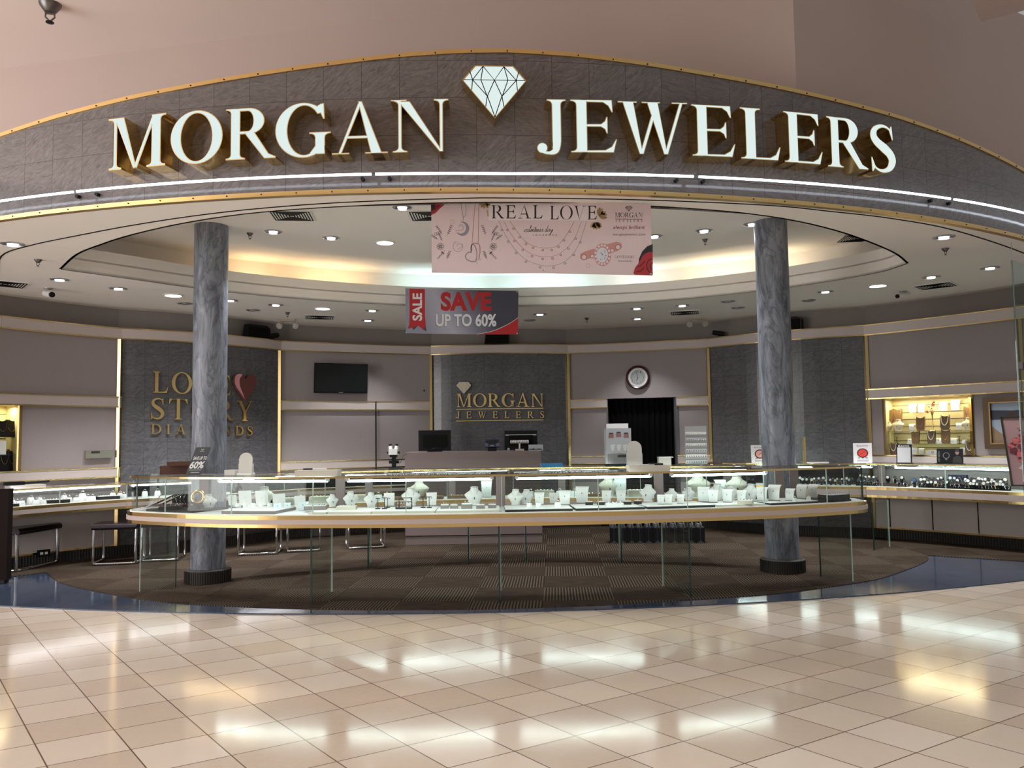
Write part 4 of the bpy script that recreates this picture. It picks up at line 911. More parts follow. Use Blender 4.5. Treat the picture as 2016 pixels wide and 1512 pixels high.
# ring displays of the left wall counter
p3_ = []
def wallrow(path, z, proto, items, label, group, off=.2):
    for i, it in enumerate(items):
        X, rz, sc = it[:3]; o = it[3] if len(it) > 3 else off; q = cut_path(offs(path, o), X, X + 1, z, 1)[0]
        r = proto.put(Vector((q[0], q[1], z + .001)), rz, label % nth(i + 1) if '%s' in label else label, group); p3_.append((r, sc))
def ringtower():
    t = T_('ring_tower', 'ring stand'); mb = MB(); mb.loft([(0, 0, 0, .034, .03), (0, 0, .05, .031, .027), (0, 0, .066, .024, .02)], 10); mb.build('pedestal', WLEATHER, t, True)
    mb = MB(); mb.tube([(.013 * cos(a), -.004, .076 + .013 * sin(a)) for a in frange(0, 2 * pi, 12)[:-1]], .0025, 5, True); mb.build('ring', SILVER, t); return t
RT_ = Proto(ringtower()); LT = Proto(tray(.2, .13, .03, DARKBOX, WLEATHER, 2, 7)); SS = Proto(ringstand())
wallrow(LF, LZ, RT_, [(24, .6, 1.0), (60, .6, 1.2), (78, .6, .95, .3), (126, .6, 1.1, .28), (162, .6, 1.3), (222, .6, 1.1), (236, .6, 1.0), (285, .5, 1.1), (310, .5, 1.1)], 'tall white ring stand, %s from the left in the left wall counter', 'tall ring stands in the left wall counter')
wallrow(LF, LZ, SS, [(34, .6, 1.5, .14), (42, .6, 1.5, .16), (70, .6, 1.5, .13), (86, .6, 1.4, .14), (136, .6, 1.5, .16), (150, .6, 1.4, .13), (173, .6, 1.5, .15), (182, .6, 1.5, .14), (243, .6, 1.5, .16)], 'low white ring stand, %s from the left in the left wall counter', 'low ring stands in the left wall counter')
wallrow(LF, LZ, LT, [(16, .6, 1.0, .13), (112, .62, 1.25, .15), (190, .65, 1.0, .32), (212, .68, 1.2, .2)], 'ring tray with dark edge, %s from the left in the left wall counter', 'ring trays in the left wall counter')

# wristwatches of the right wall counter
def watch(col, dial):
    t = T_('wristwatch', 'wristwatch'); mb = MB(); mb.tube([(.017 * cos(a), .002 * sin(a), .036 + .026 * sin(a)) for a in frange(0, 2 * pi, 14)[:-1]], .0055, 6, True); mb.build('strap', col, t, True)
    mb = MB(); mb.tube([(0, -.002, .055), (0, -.015, .058)], .018, 14); c = mb.build('watch_case', col, t, True)
    mb = MB(); mb.tube([(0, -.0152, .058), (0, -.0158, .0581)], .014, 14); mb.build('dial', dial, c, True)
    mb = MB(); mb.lathe([(.012, 0), (.012, .012), (.008, .05)], 8); mb.build('cushion', BLACK, t); return t
WGOLD = mat('gold_watch_metal', (.75, .58, .3), .2, 1.0); DIALW = mat('dial_white', (.75, .75, .75), .3); DIALB = mat('dial_blue', (.05, .12, .3), .25)
WSTEEL = mat('watch_steel', (.50, .50, .53), .12, 1.0); WSI, WGO, WBK, WSB = Proto(watch(WSTEEL, DIALB if False else mat('dial_dark', (.03, .03, .04), .25))), Proto(watch(WGOLD, DIALW)), Proto(watch(BLACK, DIALW)), Proto(watch(WSTEEL, DIALB))
rng = random.Random(5)
def watches(x0, x1, n, pick, label, group, rows=(.13, .19, .26)):
    for i in range(n):
        X = x0 + (x1 - x0) * (i + .5) / n; o = rows[i % len(rows)]; k = pick[i % len(pick)]; pr_ = {'s': WSI, 'g': WGO, 'k': WBK, 'b': WSB}[k]
        q = cut_path(offs(RWF, o), X, X + 1, WZ, 1)[0]; nm_ = {'s': 'silver', 'g': 'gold-toned', 'k': 'black-strapped', 'b': 'blue-dialled'}[k]
        h = WZ + .004 + (.02 if o > .17 else 0) + (.025 if o > .24 else 0)
        r = pr_.put(Vector((q[0], q[1], h)), -.75 + rng.uniform(-.25, .25), '%s wristwatch %s' % (nm_, label), group + ', ' + nm_); p3_.append((r, rng.uniform(1.0, 1.3)))
def wbase(x0, x1, lab, m=BLACK, o0=.09, d=.06, h=.004, nme='watch_tray'):
    f = cut_path(offs(RWF, o0), x0, x1, WZ, 5); mb = MB(); mb.prism(f + offs(f, d)[::-1], WZ, WZ + h); o = mb.build(nme, m); tag(o, lab, 'watch tray', 'black watch trays')
for x0, x1, lab in ((1686, 1728, 'left of the pink post in the right wall counter'), (1808, 1862, 'right of the brown watch box'), (1864, 1895, 'below the navy watch box'), (1897, 1986, 'at the right end of the wall counter')):
    t = thing('watch_tray', 'stepped black watch tray ' + lab, 'watch tray', (0, 0, 0), 0, 'black watch trays')
    for k, (o0, h) in enumerate(((.09, .004), (.155, .023), (.22, .048))):
        f = cut_path(offs(RWF, o0), x0, x1, WZ, 5); mb = MB(); mb.prism(f + offs(f, .06)[::-1], WZ, WZ + h); mb.build('step', BLACK, t)
watches(1690, 1728, 14, 'ssgssk', 'left of the pink post in the right wall counter', 'watches left of the pink post')
watches(1810, 1862, 20, 'skssgsks', 'on the black tray right of the brown watch box', 'watches right of the brown box')
watches(1864, 1895, 10, 'kskss', 'on the short tray below the blue watch box', 'watches below the blue box')
watches(1897, 1984, 40, 'skgsksgs', 'on the long black tray at the right end', 'watches on the long right tray')
watches(1560, 1680, 26, 'sksgk', 'in the wall counter seen through the right end of the front counter', 'watches behind the front counter end', (.14, .2))
f = cut_path(offs(RWF, .12), 1732, 1785, WZ, 4); mb = MB(); mb.prism(f + offs(f, .1)[::-1], WZ, WZ + .04); tag(mb.build('watch_box', mat('walnut_box', (.055, .032, .02), .4)), 'dark brown box carrying large dark watches in the right wall counter', 'watch box')
for i, (X, k, lab) in enumerate(((1749, 'k', 'big dark watch with white dial at the left on the brown box'), (1763, 's', 'big silver watch second on the brown box'), (1777, 'k', 'big black watch at the right on the brown box'))):
    q = cut_path(offs(RWF, .17), X, X + 1, WZ, 1)[0]; r = {'k': WBK, 's': WSI}[k].put(Vector((q[0], q[1], WZ + .041)), -.7, lab, 'big watches on the brown box'); p3_.append((r, 1.3))
for X, lab in ((1770, 'silver watch standing in front of the brown box, left one'), (1783, 'silver watch standing beside the end of the brown box'), (1801, 'large watch with blue bezel beside the black tray')):
    q = cut_path(offs(RWF, .11), X, X + 1, WZ, 1)[0]; r = (WSB if 'blue' in lab else WSI).put(Vector((q[0], q[1], WZ)), -.7, lab, 'single watches'); p3_.append((r, 1.2 if 'blue' not in lab else 1.6))
f = cut_path(offs(RWF, .29), 1868, 1903, WZ, 3); mb = MB(); mb.prism(f + offs(f, .06)[::-1], WZ, WZ + .16); tag(mb.build('watch_box', mat('navy_box', (.012, .014, .05), .35)), 'tall navy blue watch box at the rear of the right wall counter', 'watch box')
for r, sc in p3_: r.scale = (sc,) * 3
# ================================================================== lettering and fittings on the shop walls
def onwall(X, Y, seg, off=0.0):
    s2 = offs(seg, -off); t_ = t_at(s2, X, 1.7); p = sub(s2, t_, t_, 1)[0]; return at(X, Y, p[1])
def wallword(name, label, txt, seg, xl, yl, xr, yr, cap, depth=.022, off=.014, m=GOLD, bold=.95, gap=.12):
    a, b = onwall(xl, yl, seg, off), onwall(xr, yr, seg, off); top = at(xl, yl - cap, a.y); h = top.z - a.z; d = b - a
    ang = math.atan2(d.y, d.x); t = thing(name, label, 'wall lettering', a, ang); wd = Vector((d.x, d.y)).length; sl = d.z / wd
    tab = []
    for X in frange(xl, xr, 12): q = onwall(X, yl, seg, off) - a; tab.append((q.x * cos(ang) + q.y * sin(ang), -q.x * sin(ang) + q.y * cos(ang)))
    xs = 0.0; lay = []
    for ch in txt: gl, x0, x1, y0, y1 = gbox(ch, bold, .9); lay.append((ch, gl, xs - x0)); xs += x1 - x0 + gap
    k = wd / (xs - gap); fn = lambda x, y, z: (x, lin(x, tab) - z, y + x * sl)
    for ch, gl, ox in lay:
        mb = MB()
        for o, hs in gl: tf = lambda P: [((p[0] + ox) * k, p[1] * h) for p in P]; mb.prism(tf(o), 0, depth, [tf(q) for q in hs], 0, fn)
        mb.build('letter', m, t)
    return t
sg = SEG['left_marble']
wallword('brass_word', 'polished brass word LOVE on the left marble wall', 'LOVE', sg, 300, 773, 453, 779, 42, gap=.16)
wallword('brass_word', 'polished brass word STORY on the left marble wall', 'STORY', sg, 296, 825.5, 497, 829, 42, gap=.2)
wallword('brass_word', 'small brass word DIAMONDS on the left marble wall', 'DIAMONDS', sg, 296, 854, 496, 857.5, 19.5, gap=.42)
a = onwall(481, 790, sg, .03); q = onwall(500, 790, sg, .03); t = thing('heart_emblem', 'pink and brown heart beside the brass word LOVE', 'wall emblem', a, math.atan2(q.y - a.y, q.x - a.x))
hp = [(0, 0), (.075, .09), (.15, .19), (.17, .26), (.15, .33), (.10, .355), (.05, .345), (.0, .29), (-.05, .345), (-.10, .355), (-.15, .33), (-.17, .26), (-.15, .19), (-.075, .09)]
hp = cr(hp[1:] , 4); hp = [(0, 0)] + hp; fn = lambda x, y, z: (x * 1.03, -z, y * 1.07)
mb = MB(); mb.prism(hp, -.02, .03, (), 0, fn); mb.build('heart', mat('rose_brown_metal', (.17, .055, .045), .35, .3), t)
mb = MB(); mb.flat(cr([(-.01, .02), (-.075, .10), (-.15, .19), (-.17, .26), (-.155, .325), (-.10, .352), (-.055, .345)], 4) + cr([(-.06, .335), (-.095, .28), (-.09, .2), (-.045, .1), (-.01, .02)], 4)[:-1], .0315, (), 0, fn); mb.build('painted_pink_reflection', mat('pink_reflection_tint', (.72, .32, .36), .3), t)  # pink reflection on the metal heart painted as a flat shape
sg = SEG['rear_marble']
wallword('brass_word', 'large brass word MORGAN on the rear marble wall', 'MORGAN', sg, 899, 801.5, 1070, 801, 26, gap=.10)
wallword('brass_word', 'small brass word JEWELERS on the rear marble wall', 'JEWELERS', sg, 898, 823.5, 1071, 823, 13, gap=.95)
for y, lab in ((806, 'thin brass line between the words MORGAN and JEWELERS'), (829, 'thin brass line below the word JEWELERS on the rear wall')):
    pp = [onwall(X, y, sg, .014) for X in frange(898, 1070, 10)]; a = pp[0]; mb = MB(); mb.ribbon([(p.x, p.y) for p in pp], a.z - .006, a.z + .006, .012); tag(mb.build('brass_line', GOLD), lab, 'wall lettering')
a, lo = onwall(899, 768, sg, .02), onwall(913.5, 776, sg, .02); b = onwall(928, 768, sg, .02); hi = at(913.5, 752.5, lo.y)
t = thing('brass_diamond', 'small pale faceted diamond above the brass word MORGAN', 'wall emblem', (a.x, lo.y - .03, lo.z), 0); wd, ht = b.x - a.x, hi.z - lo.z
fn = lambda x, y, z: (x * wd, -z, y * ht); mb = MB(); mb.prism(GEM, -.02, .015, (), 0, fn); mb.build('gem', mat('champagne_metal', (.72, .68, .58), .35), t); mb = MB()
for l in GL: mb.stroke(l, .018, .0165, fn=fn)
mb.build('facet_lines', GOLDSAT, t)

# television, clock, boxes on the walls
p = onwall(672, 745, SEG['rear_left_fabric'], .14); t = thing('television', 'black flat television mounted on the left rear fabric wall', 'television', p, radians(24)); tl = Matrix.Rotation(radians(7), 4, 'X')
mb = MB(); mb.M = tl; mb.box((0, .02, 0), (.80, .04, .45)); mb.build('housing', BLACK, t)
mb = MB(); mb.M = tl; mb.box((0, -.002, .006), (.77, .006, .415)); mb.build('screen', mat('dark_screen', (.003, .0035, .004), .2, spec=.25), t)
mb = MB(); mb.M = tl; mb.box((0, -.003, -.212), (.06, .006, .008)); mb.build('badge', STEEL, t); mb = MB(); mb.box((0, .065, 0), (.3, .05, .2)); mb.build('wall_bracket', BLACKM, t)
p = onwall(1256, 743, SEG['rear_right_fabric'], .03); t = thing('wall_clock', 'round wall clock with dark mahogany rim above the doorway', 'clock', p, radians(-13)); RX = Matrix.Rotation(pi / 2, 4, 'X')
mb = MB(); mb.M = RX; mb.lathe([(.15, .02), (.152, .035), (.17, .045), (.186, .03), (.186, -.02)], 48, caps=False); mb.build('rim', mat('mahogany', (.045, .012, .010), .25), t, True)
mb = MB(); mb.M = RX; mb.lathe([(.001, .018), (.152, .018)], 48, caps=False); mb.build('face', mat('clock_white', (.6, .6, .6), .4), t)
mb = MB(); mb.M = RX; mb.lathe([(.112, .0185), (.112, .021)], 48, caps=False); mb.lathe([(.0, .0195), (.118, .0195)], 48, caps=False); mb.build('dial', mat('clock_silver', (.32, .33, .33), .45), t)
mb = MB(); fn = lambda x, y, z: (x, -z, y)
for k in range(12): a = pi / 2 - k * pi / 6; put_text(mb, str(k or 12), fn, .092 * cos(a) - .011, .092 * sin(a) - .012, .012 if k and k < 10 else .02, .022, .0215)
mb.build('numerals', BLACK, t)
for nm_, ang, L, w in (('hour_hand', 4.35, .06, .009), ('minute_hand', 1.85, .09, .006)): mb = MB(); mb.stroke([(0, 0), (L * cos(ang), L * sin(ang))], w, .023, fn=fn); mb.build(nm_, BLACK, t)
p = onwall(194, 894, SEG['left_fabric'], .02); t = thing('thermostat', 'beige thermostat box on the left fabric wall', 'thermostat', p, radians(50)); mb = MB(); mb.box((0, 0, 0), (.32, .06, .095)); mb.build('housing', mat('putty_plastic', (.20, .20, .16), .5), t); mb = MB(); mb.box((-.05, -.032, .025), (.10, .005, .025)); mb.build('display', mat('lcd_dark', (.03, .03, .025), .3), t)
p = onwall(687, 910, SEG['rear_left_fabric'], .01); t = thing('wall_outlet', 'small beige socket low on the left rear fabric wall', 'socket', p, radians(24)); mb = MB(); mb.box((0, 0, 0), (.06, .04, .085)); mb.build('plate', mat('putty_light', (.38, .36, .28), .5), t); mb = MB(); mb.box((.0, -.021, .01), (.03, .006, .03)); mb.build('plug', WHITE, t)
p = onwall(86, 1089, SEG['left_fabric'], .035); t = thing('wall_outlet', 'double socket in the dark ribbed base below the left counter', 'socket', p, radians(50)); mb = MB(); mb.box((0, 0, 0), (.14, .012, .08)); mb.build('plate', BLACKM, t)
for s_ in (-1, 1): mb = MB(); mb.box((.025 * s_, -.008, 0), (.03, .008, .028)); mb.build('receptacle', WHITE, t)
p = onwall(835, 769, SEG['rear_left_fabric'], .005); mb = MB(); mb.M = Matrix.Translation(p) @ RX; mb.lathe([(.001, .006), (.012, .004), (.014, 0)], 14); tag(mb.build('door_chime_sensor', BLACK, None, True), 'tiny black round sensor on the wall left of the rear marble panel', 'sensor')

# framed picture and rose poster at the right edge
sg = SEG['right_fabric']; a = onwall(1939, 834, sg, .02)
d_ = Vector((J[8][0] - J[7][0], J[8][1] - J[7][1])).normalized(); rz_ = math.atan2(d_.y, d_.x)
t = thing('framed_picture', 'gold framed mountain picture on the right fabric wall', 'picture', (a.x, a.y, at(1943, 884, a.y).z), rz_); Hh = at(1939, 783, a.y).z - at(1943, 884, a.y).z; Ww = .95
mb = MB()
for (x0, x1, z0, z1) in ((0, .08, 0, Hh), (Ww - .08, Ww, 0, Hh), (.08, Ww - .08, 0, .07), (.08, Ww - .08, Hh - .07, Hh)): mb.box(((x0 + x1) / 2, -.02, (z0 + z1) / 2), (x1 - x0, .05, z1 - z0))
mb.build('gilt_frame', mat('dark_gilt', (.075, .042, .02), .35, .5), t)
mb = MB()
for (x0, x1, z0, z1) in ((.068, .083, .06, Hh - .06), (Ww - .083, Ww - .068, .06, Hh - .06), (.08, Ww - .08, .06, .073), (.08, Ww - .08, Hh - .073, Hh - .06)): mb.box(((x0 + x1) / 2, -.048, (z0 + z1) / 2), (x1 - x0, .008, z1 - z0))
mb.build('inner_bead', mat('dull_gilt', (.30, .19, .08), .4, .8), t)
fn = lambda x, y, z: (x, -.006 - z, y); x0, x1, z0, z1 = .08, Ww - .08, .07, Hh - .07; f_ = lambda u, v: (x0 + (x1 - x0) * u, z0 + (z1 - z0) * v)
mb = MB(); mb.flat([f_(0, 0), f_(1, 0), f_(1, 1), f_(0, 1)], 0, fn=fn); mb.flat([f_(0, .58), f_(1, .62), f_(1, .80), f_(.6, .84), f_(.3, .80), f_(0, .82)], .001, mi=1, fn=fn); mb.flat([f_(0, 0), f_(.35, 0), f_(.12, .25), f_(0, .42)], .001, mi=2, fn=fn); mb.flat([f_(.22, .62), f_(.30, .64), f_(.34, .76), f_(.28, .78), f_(.22, .70)], .002, mi=3, fn=fn)
mb.build('picture_print', [mat('print_sky', (.32, .38, .48), .5), mat('print_ridge', (.03, .035, .05), .5), mat('print_earth', (.25, .16, .09), .5), mat('print_rider', (.05, .02, .015), .5)], t)

p = at(1969, 821, 8.75); q = at(1991, 957, 8.45); Wp = .62
t = thing('poster_easel', 'pink rose poster in a thin dark frame on an easel at the right edge', 'poster', (q.x, q.y, q.z), -.45); Lx = (p - q); Rz = Matrix.Rotation(.45, 3, 'Z'); up = Rz @ Lx
fn = lambda x, y, z: (x + up.x * y, up.y * y - z, up.z * y)
mb = MB(); mb.prism([(0, 0), (Wp, 0), (Wp, 1), (0, 1)], -.02, 0, (), 0, fn); mb.build('poster_board', mat('poster_mauve', (.30, .175, .175), .4), t)
mb = MB()
for P_ in ([(0, 0), (.018, 0), (.018, 1), (0, 1)], [(Wp - .018, 0), (Wp, 0), (Wp, 1), (Wp - .018, 1)], [(0, 0), (Wp, 0), (Wp, .02), (0, .02)], [(0, .98), (Wp, .98), (Wp, 1), (0, 1)]): mb.prism(P_, -.022, .012, (), 0, fn)
mb.build('poster_frame', mat('bronze_frame', (.06, .04, .03), .3, .6), t)
rr = random.Random(3); mb = MB()
for k in range(150):
    a, r_ = rr.uniform(0, 2 * pi), sqrt(rr.random()); cx, cy = .20 + .155 * r_ * cos(a), .53 + .20 * r_ * sin(a); n_ = 9; R_ = rr.uniform(.018, .04)
    mb.flat([(cx + R_ * cos(2 * pi * j / n_) * rr.uniform(.8, 1.1), cy + .7 * R_ * sin(2 * pi * j / n_) * rr.uniform(.9, 1.2)) for j in range(n_)], 0.001 + k * .00003, mi=k % 3, fn=fn)
RSM = [mat('rose_red', (.26, .02, .03), .5), mat('rose_pink', (.45, .10, .10), .5), mat('rose_dark', (.10, .008, .015), .5)]; mb.build('rose_print', RSM, t); mb = MB()
for k in range(14):
    cx, cy = .14 + rr.uniform(-.05, .2), .74 + rr.uniform(-.06, .1); mb.flat([(cx + .014 * cos(2 * pi * j / 7), cy + .012 * sin(2 * pi * j / 7)) for j in range(7)], .003 + k * .00004, mi=k % 3, fn=fn)
mb.build('bud_print', RSM, t)
mb = MB(); mb.flat([(.09, .25), (.16, .21), (.24, .25), (.20, .29), (.12, .29)], .001, fn=fn); mb.stroke([(.09, .25), (.24, .25)], .004, .002, mi=1, fn=fn); mb.stroke([(.12, .29), (.16, .21), (.20, .29)], .004, .002, mi=1, fn=fn); mb.build('gem_print', [mat('gem_pink', (.5, .36, .37), .4), WHITE], t)
for lx in (.30, .56): mb = MB(); mb.tube([(lx, .06, .3), (lx + .06 * (1 if lx > .4 else .0), .1, -q.z)], .012, 8); mb.build('leg', BLACK, t)
mb = MB(); mb.tube([(.42, .06, .6), (.5, .5, -q.z)], .012, 8); mb.build('leg', BLACK, t)

# ================================================================== lit wall niches
NB_ = {}
def niche(key, seg, t0, t1, dep=.32, slat=(.62, .55, .34)):
    f = offs(sub(seg, t0, t1, 6), .0); b = offs(f, dep); m = mat('niche_slatwall', slat, .6)
    mb = MB(); mb.ribbon(b, ZL1, ZM0, .02); mb.ribbon([f[0], b[0]], ZL1, ZM0, .02); mb.ribbon([b[-1], f[-1]], ZL1, ZM0, .02); mb.prism(list(f) + list(b)[::-1], ZL1 - .02, ZL1); mb.prism(list(f) + list(b)[::-1], ZM0, ZM0 + .02)
    for k in range(7): mb.ribbon(offs(b, -.004), ZL1 + .09 + k * .095, ZL1 + .096 + k * .095, .004, mi=1)
    struct('wall_niche_' + key, mb, [m, mat('slat_groove', (.06, .05, .03), .7)])
    p = (Vector(f[0]) + Vector(f[-1])) / 2 * .5 + (Vector(b[0]) + Vector(b[-1])) / 2 * .5; L = (Vector(f[-1]) - Vector(f[0])).length
    l = D.lights.new('niche_lamp', 'AREA'); l.shape = 'RECTANGLE'; l.size = L * .9; l.size_y = .06; l.energy = 9.0 * L; l.color = (1, .86, .50)
    o = D.objects.new('niche_lamp', l); COL.objects.link(o); d = Vector(f[-1]) - Vector(f[0]); o.matrix_world = Matrix.Translation((p.x, p.y, ZM0 - .02)) @ Matrix.Rotation(math.atan2(d.y, d.x), 4, 'Z')
    NB_[key] = (f, b)
niche('right', SEG['right_fabric'], *NR); niche('left', SEG['left_fabric'], 0.0, NL[1])
def nichepos(key, X, z, dep=.16):
    f, b = NB_[key]; pth = [tuple(Vector(p).lerp(Vector(q), dep / .32)) for p, q in zip(f, b)]; c = cut_path(pth, X, X + 1, z, 1)[0]; return Vector((c[0], c[1], z))
for key, zs in (('right', (1.255, 1.425)), ('left', (1.30, 1.50))):
    for z, nm_ in zip(zs, ('lower', 'upper')):
        f, b = NB_[key]; ff = [tuple(Vector(p).lerp(Vector(q), .12)) for p, q in zip(f, b)]; mb = MB(); mb.prism(ff + list(b)[::-1], z - .008, z); tag(mb.build('glass_shelf', ACRYL), '%s glass shelf in the lit niche at the %s' % (nm_, key), 'shelf', 'glass niche shelves')
def neck(m, pearls=False):                                  # flat leather necklace form
    t = T_('necklace_form', 'necklace form'); prof = [(-.035, 0), (.035, 0), (.05, .03), (.056, .15), (.05, .185), (.03, .172), (0, .165), (-.03, .172), (-.05, .185), (-.056, .15), (-.05, .03)]
    mb = MB(); mb.prism(prof, -.012, .02, (), 0, lambda x, y, z: (x, -z + .02 * y / .18, y)); mb.build('form', m, t); mb = MB(); mb.box((0, .01, .004), (.1, .06, .008)); mb.build('foot', m, t)
    mb = MB(); C_ = [(-.043, .17), (-.036, .11), (-.018, .07), (0, .058), (.018, .07), (.036, .11), (.043, .17)]
    if pearls:
        for x, z in cr(C_, 4): mb.lathe([(.001, -.007), (.006, -.003), (.006, .003), (.001, .007)], 8, (x, -.024 + .02 * z / .18, z))
        mb.build('pearls', mat('pearl', (.75, .72, .62), .25), t, True)
    else: mb.tube([(x, -.021 + .02 * z / .18, z) for x, z in cr(C_, 3)], .0016, 5); mb.build('chain', GOLD, t)
    return t
def pillow():
    t = T_('watch_pillow', 'display pillow'); mb = MB(); mb.M = Matrix.Rotation(radians(-20), 4, 'X'); mb.loft([(0, .02, .0, .05, .01), (0, .02, .02, .045, .022), (0, .02, .045, .043, .024), (0, .02, .07, .046, .02), (0, .02, .085, .05, .008)], 14); mb.build('cushion', WLEATHER, t, True); mb = MB(); mb.tube([(-.01, .0, .05), (.01, 0, .05)], .006, 6); mb.build('jewel', SILVER, t); return t
NKB, NKP, PIL, BUN, TSN, SCN = Proto(neck(BROWN)), Proto(neck(TAUPE, True)), Proto(pillow()), Proto(bust_tan()), Proto(tstand()), Proto(scroll(.08, .1))
zb_, z1_, z2_ = ZL1 + .002, 1.257, 1.427; qq = []
for pr_, X, z, dep, sc, lab in (
    (NKB, 1748, z2_ + .12, .2, 1.0, 'brown necklace form at the left end of the top row in the right niche'), (NKB, 1768, z2_ + .12, .2, 1.0, 'brown necklace form with fine chain, second in the top row of the niche'), (NKB, 1907, z2_ + .12, .2, 1.0, 'brown necklace form at the right end of the top row in the niche'),
    (SCN, 1797, z2_ + .24, .22, 1.3, 'pale necklace stand high left under the niche lamp'), (SCN, 1814, z2_ + .24, .22, 1.2, 'pale necklace stand left of the red flowers'), (SCN, 1858, z2_ + .25, .22, 1.3, 'pale necklace stand right of the red flowers'), (SCN, 1881, z2_ + .25, .22, 1.5, 'pale necklace stand at the upper right of the niche'),
    (BUN, 1746, z2_, .14, .9, 'cream bust cut by the left edge of the niche'), (BUN, 1768, z2_, .12, 1.1, 'cream bust on the upper glass shelf, left'), (SCN, 1795, z2_, .12, .95, 'small white stand on the upper glass shelf, left'), (NKB, 1813, z2_, .1, 1.0, 'brown necklace form left of the gold vase'), (NKP, 1861, z2_ + .005, .1, 1.05, 'brown form with thick pearl necklace on the upper shelf'), (SCN, 1888, z2_, .12, .95, 'small white stand on the upper glass shelf, right'), (BUN, 1907, z2_, .14, 1.1, 'cream bust at the right end of the upper glass shelf'),
    (TSN, 1766, z1_, .12, .95, 'pale earring bar on the lower glass shelf, left'), (PIL, 1791, z1_, .12, .9, 'white display pillow at the left of the lower glass shelf'), (NKB, 1803, z1_, .1, .92, 'dark necklace form right of the left pillow'), (NKP, 1834, z1_, .1, .95, 'dark form with bead chain below the gold vase'), (PIL, 1848, z1_, .12, .95, 'white display pillow in the middle of the lower glass shelf'), (NKB, 1862, z1_, .1, .95, 'brown necklace form between two white pillows'), (PIL, 1876, z1_, .12, .95, 'white display pillow at the right of the lower glass shelf'), (TSN, 1889, z1_, .1, .95, 'dark earring bar right of the white pillows'), (RST, 1899, z1_, .12, 1.4, 'small white ring stand at the right of the lower shelf'), (TSN, 1911, z1_, .1, 1.0, 'earring bar at the right end of the lower shelf'),
    (NKP, 1760, zb_, .1, .9, 'brown form with pearls behind the black mirror'), (SCN, 1800, zb_, .12, 1.0, 'white stand on the niche floor right of the black mirror'), (SCN, 1814, zb_, .14, .9, 'second white stand on the niche floor'), (SCN, 1896, zb_, .12, 1.0, 'white stand on the niche floor right of the black card'), (NKP, 1910, zb_, .1, 1.0, 'brown form draped with white pearl strands at the niche corner')):
    r = pr_.put(nichepos('right', X, z, dep), -.85, lab, 'jewellery displays in the right niche'); qq.append((r, sc))
for r, sc in qq: r.scale = (sc,) * 3
t = thing('ring_case', 'open white ring case on the niche floor left of the black card', 'ring case', nichepos('right', 1836, zb_, .14), -.85); mb = MB(); mb.box((0, 0, .03), (.14, .08, .06)); mb.build('case', WLEATHER, t); mb = MB(); mb.tube([(.02 + .011 * cos(a), -.042, .035 + .013 * sin(a)) for a in frange(0, 2 * pi, 12)[:-1]], .003, 6, True); mb.build('ring', GOLD, t)
t = thing('flower_vase', 'slim gold trumpet vase with red flowers in the right niche', 'vase', nichepos('right', 1837, z2_, .08), 0)
mb = MB(); mb.lathe([(.045, 0), (.04, .006), (.008, .016), (.006, .12), (.010, .20), (.022, .235)], 20); mb.build('vase', GOLD, t, True); mb = MB(); rr = random.Random(8)
for k in range(34):
    a, r_ = rr.uniform(0, 2 * pi), rr.uniform(0, .09); c = Vector((r_ * cos(a), r_ * sin(a) * .5, .25 + rr.uniform(-.01, .13)))
    mb.add([c + Vector((rr.uniform(-.02, .02), rr.uniform(-.02, .02), rr.uniform(-.018, .018))) for _ in range(4)], [(0, 1, 2), (0, 2, 3), (1, 2, 3), (0, 1, 3)])
mb.build('flowers', mat('flower_red', (.5, .03, .06), .6), t)
mb = MB()
for k in range(7): a = k * .9; mb.tube([(0, 0, .21), (.04 * cos(a), .02 * sin(a), .28), (.075 * cos(a), .03 * sin(a), .34)], .0015, 5)
mb.build('stems', mat('stem_green', (.05, .1, .03), .6), t)
NKK = Proto(neck(BLACK)); qq = []
for X, z, dep, lab in ((4, 1.502, .12, 'black necklace form at the left end of the left niche'), (22, 1.502, .14, 'black necklace form with curled top in the left niche'), (36, 1.502, .14, 'black necklace form at the right of the left niche shelf'), (8, ZL1 + .002, .12, 'tall black form on the floor of the left niche'), (35, ZL1 + .002, .16, 'tall black form at the right corner of the left niche')):
    r = NKK.put(nichepos('left', X, z, dep), .9, lab, 'black forms in the left niche'); qq.append(r)
for r in qq: r.scale = (1.1,) * 3 if r.location.z > 1.3 else (1.0, 1.0, 1.35)
t = thing('white_card', 'white sign card at the left edge of the left niche', 'card', nichepos('left', 2, 1.302, .06), .9); mb = MB(); mb.box((0, 0, .08), (.1, .006, .16)); mb.build('card', WHITE, t); mb = MB(); mb.box((0, .01, .003), (.1, .05, .006)); mb.build('foot', ACRYL, t)

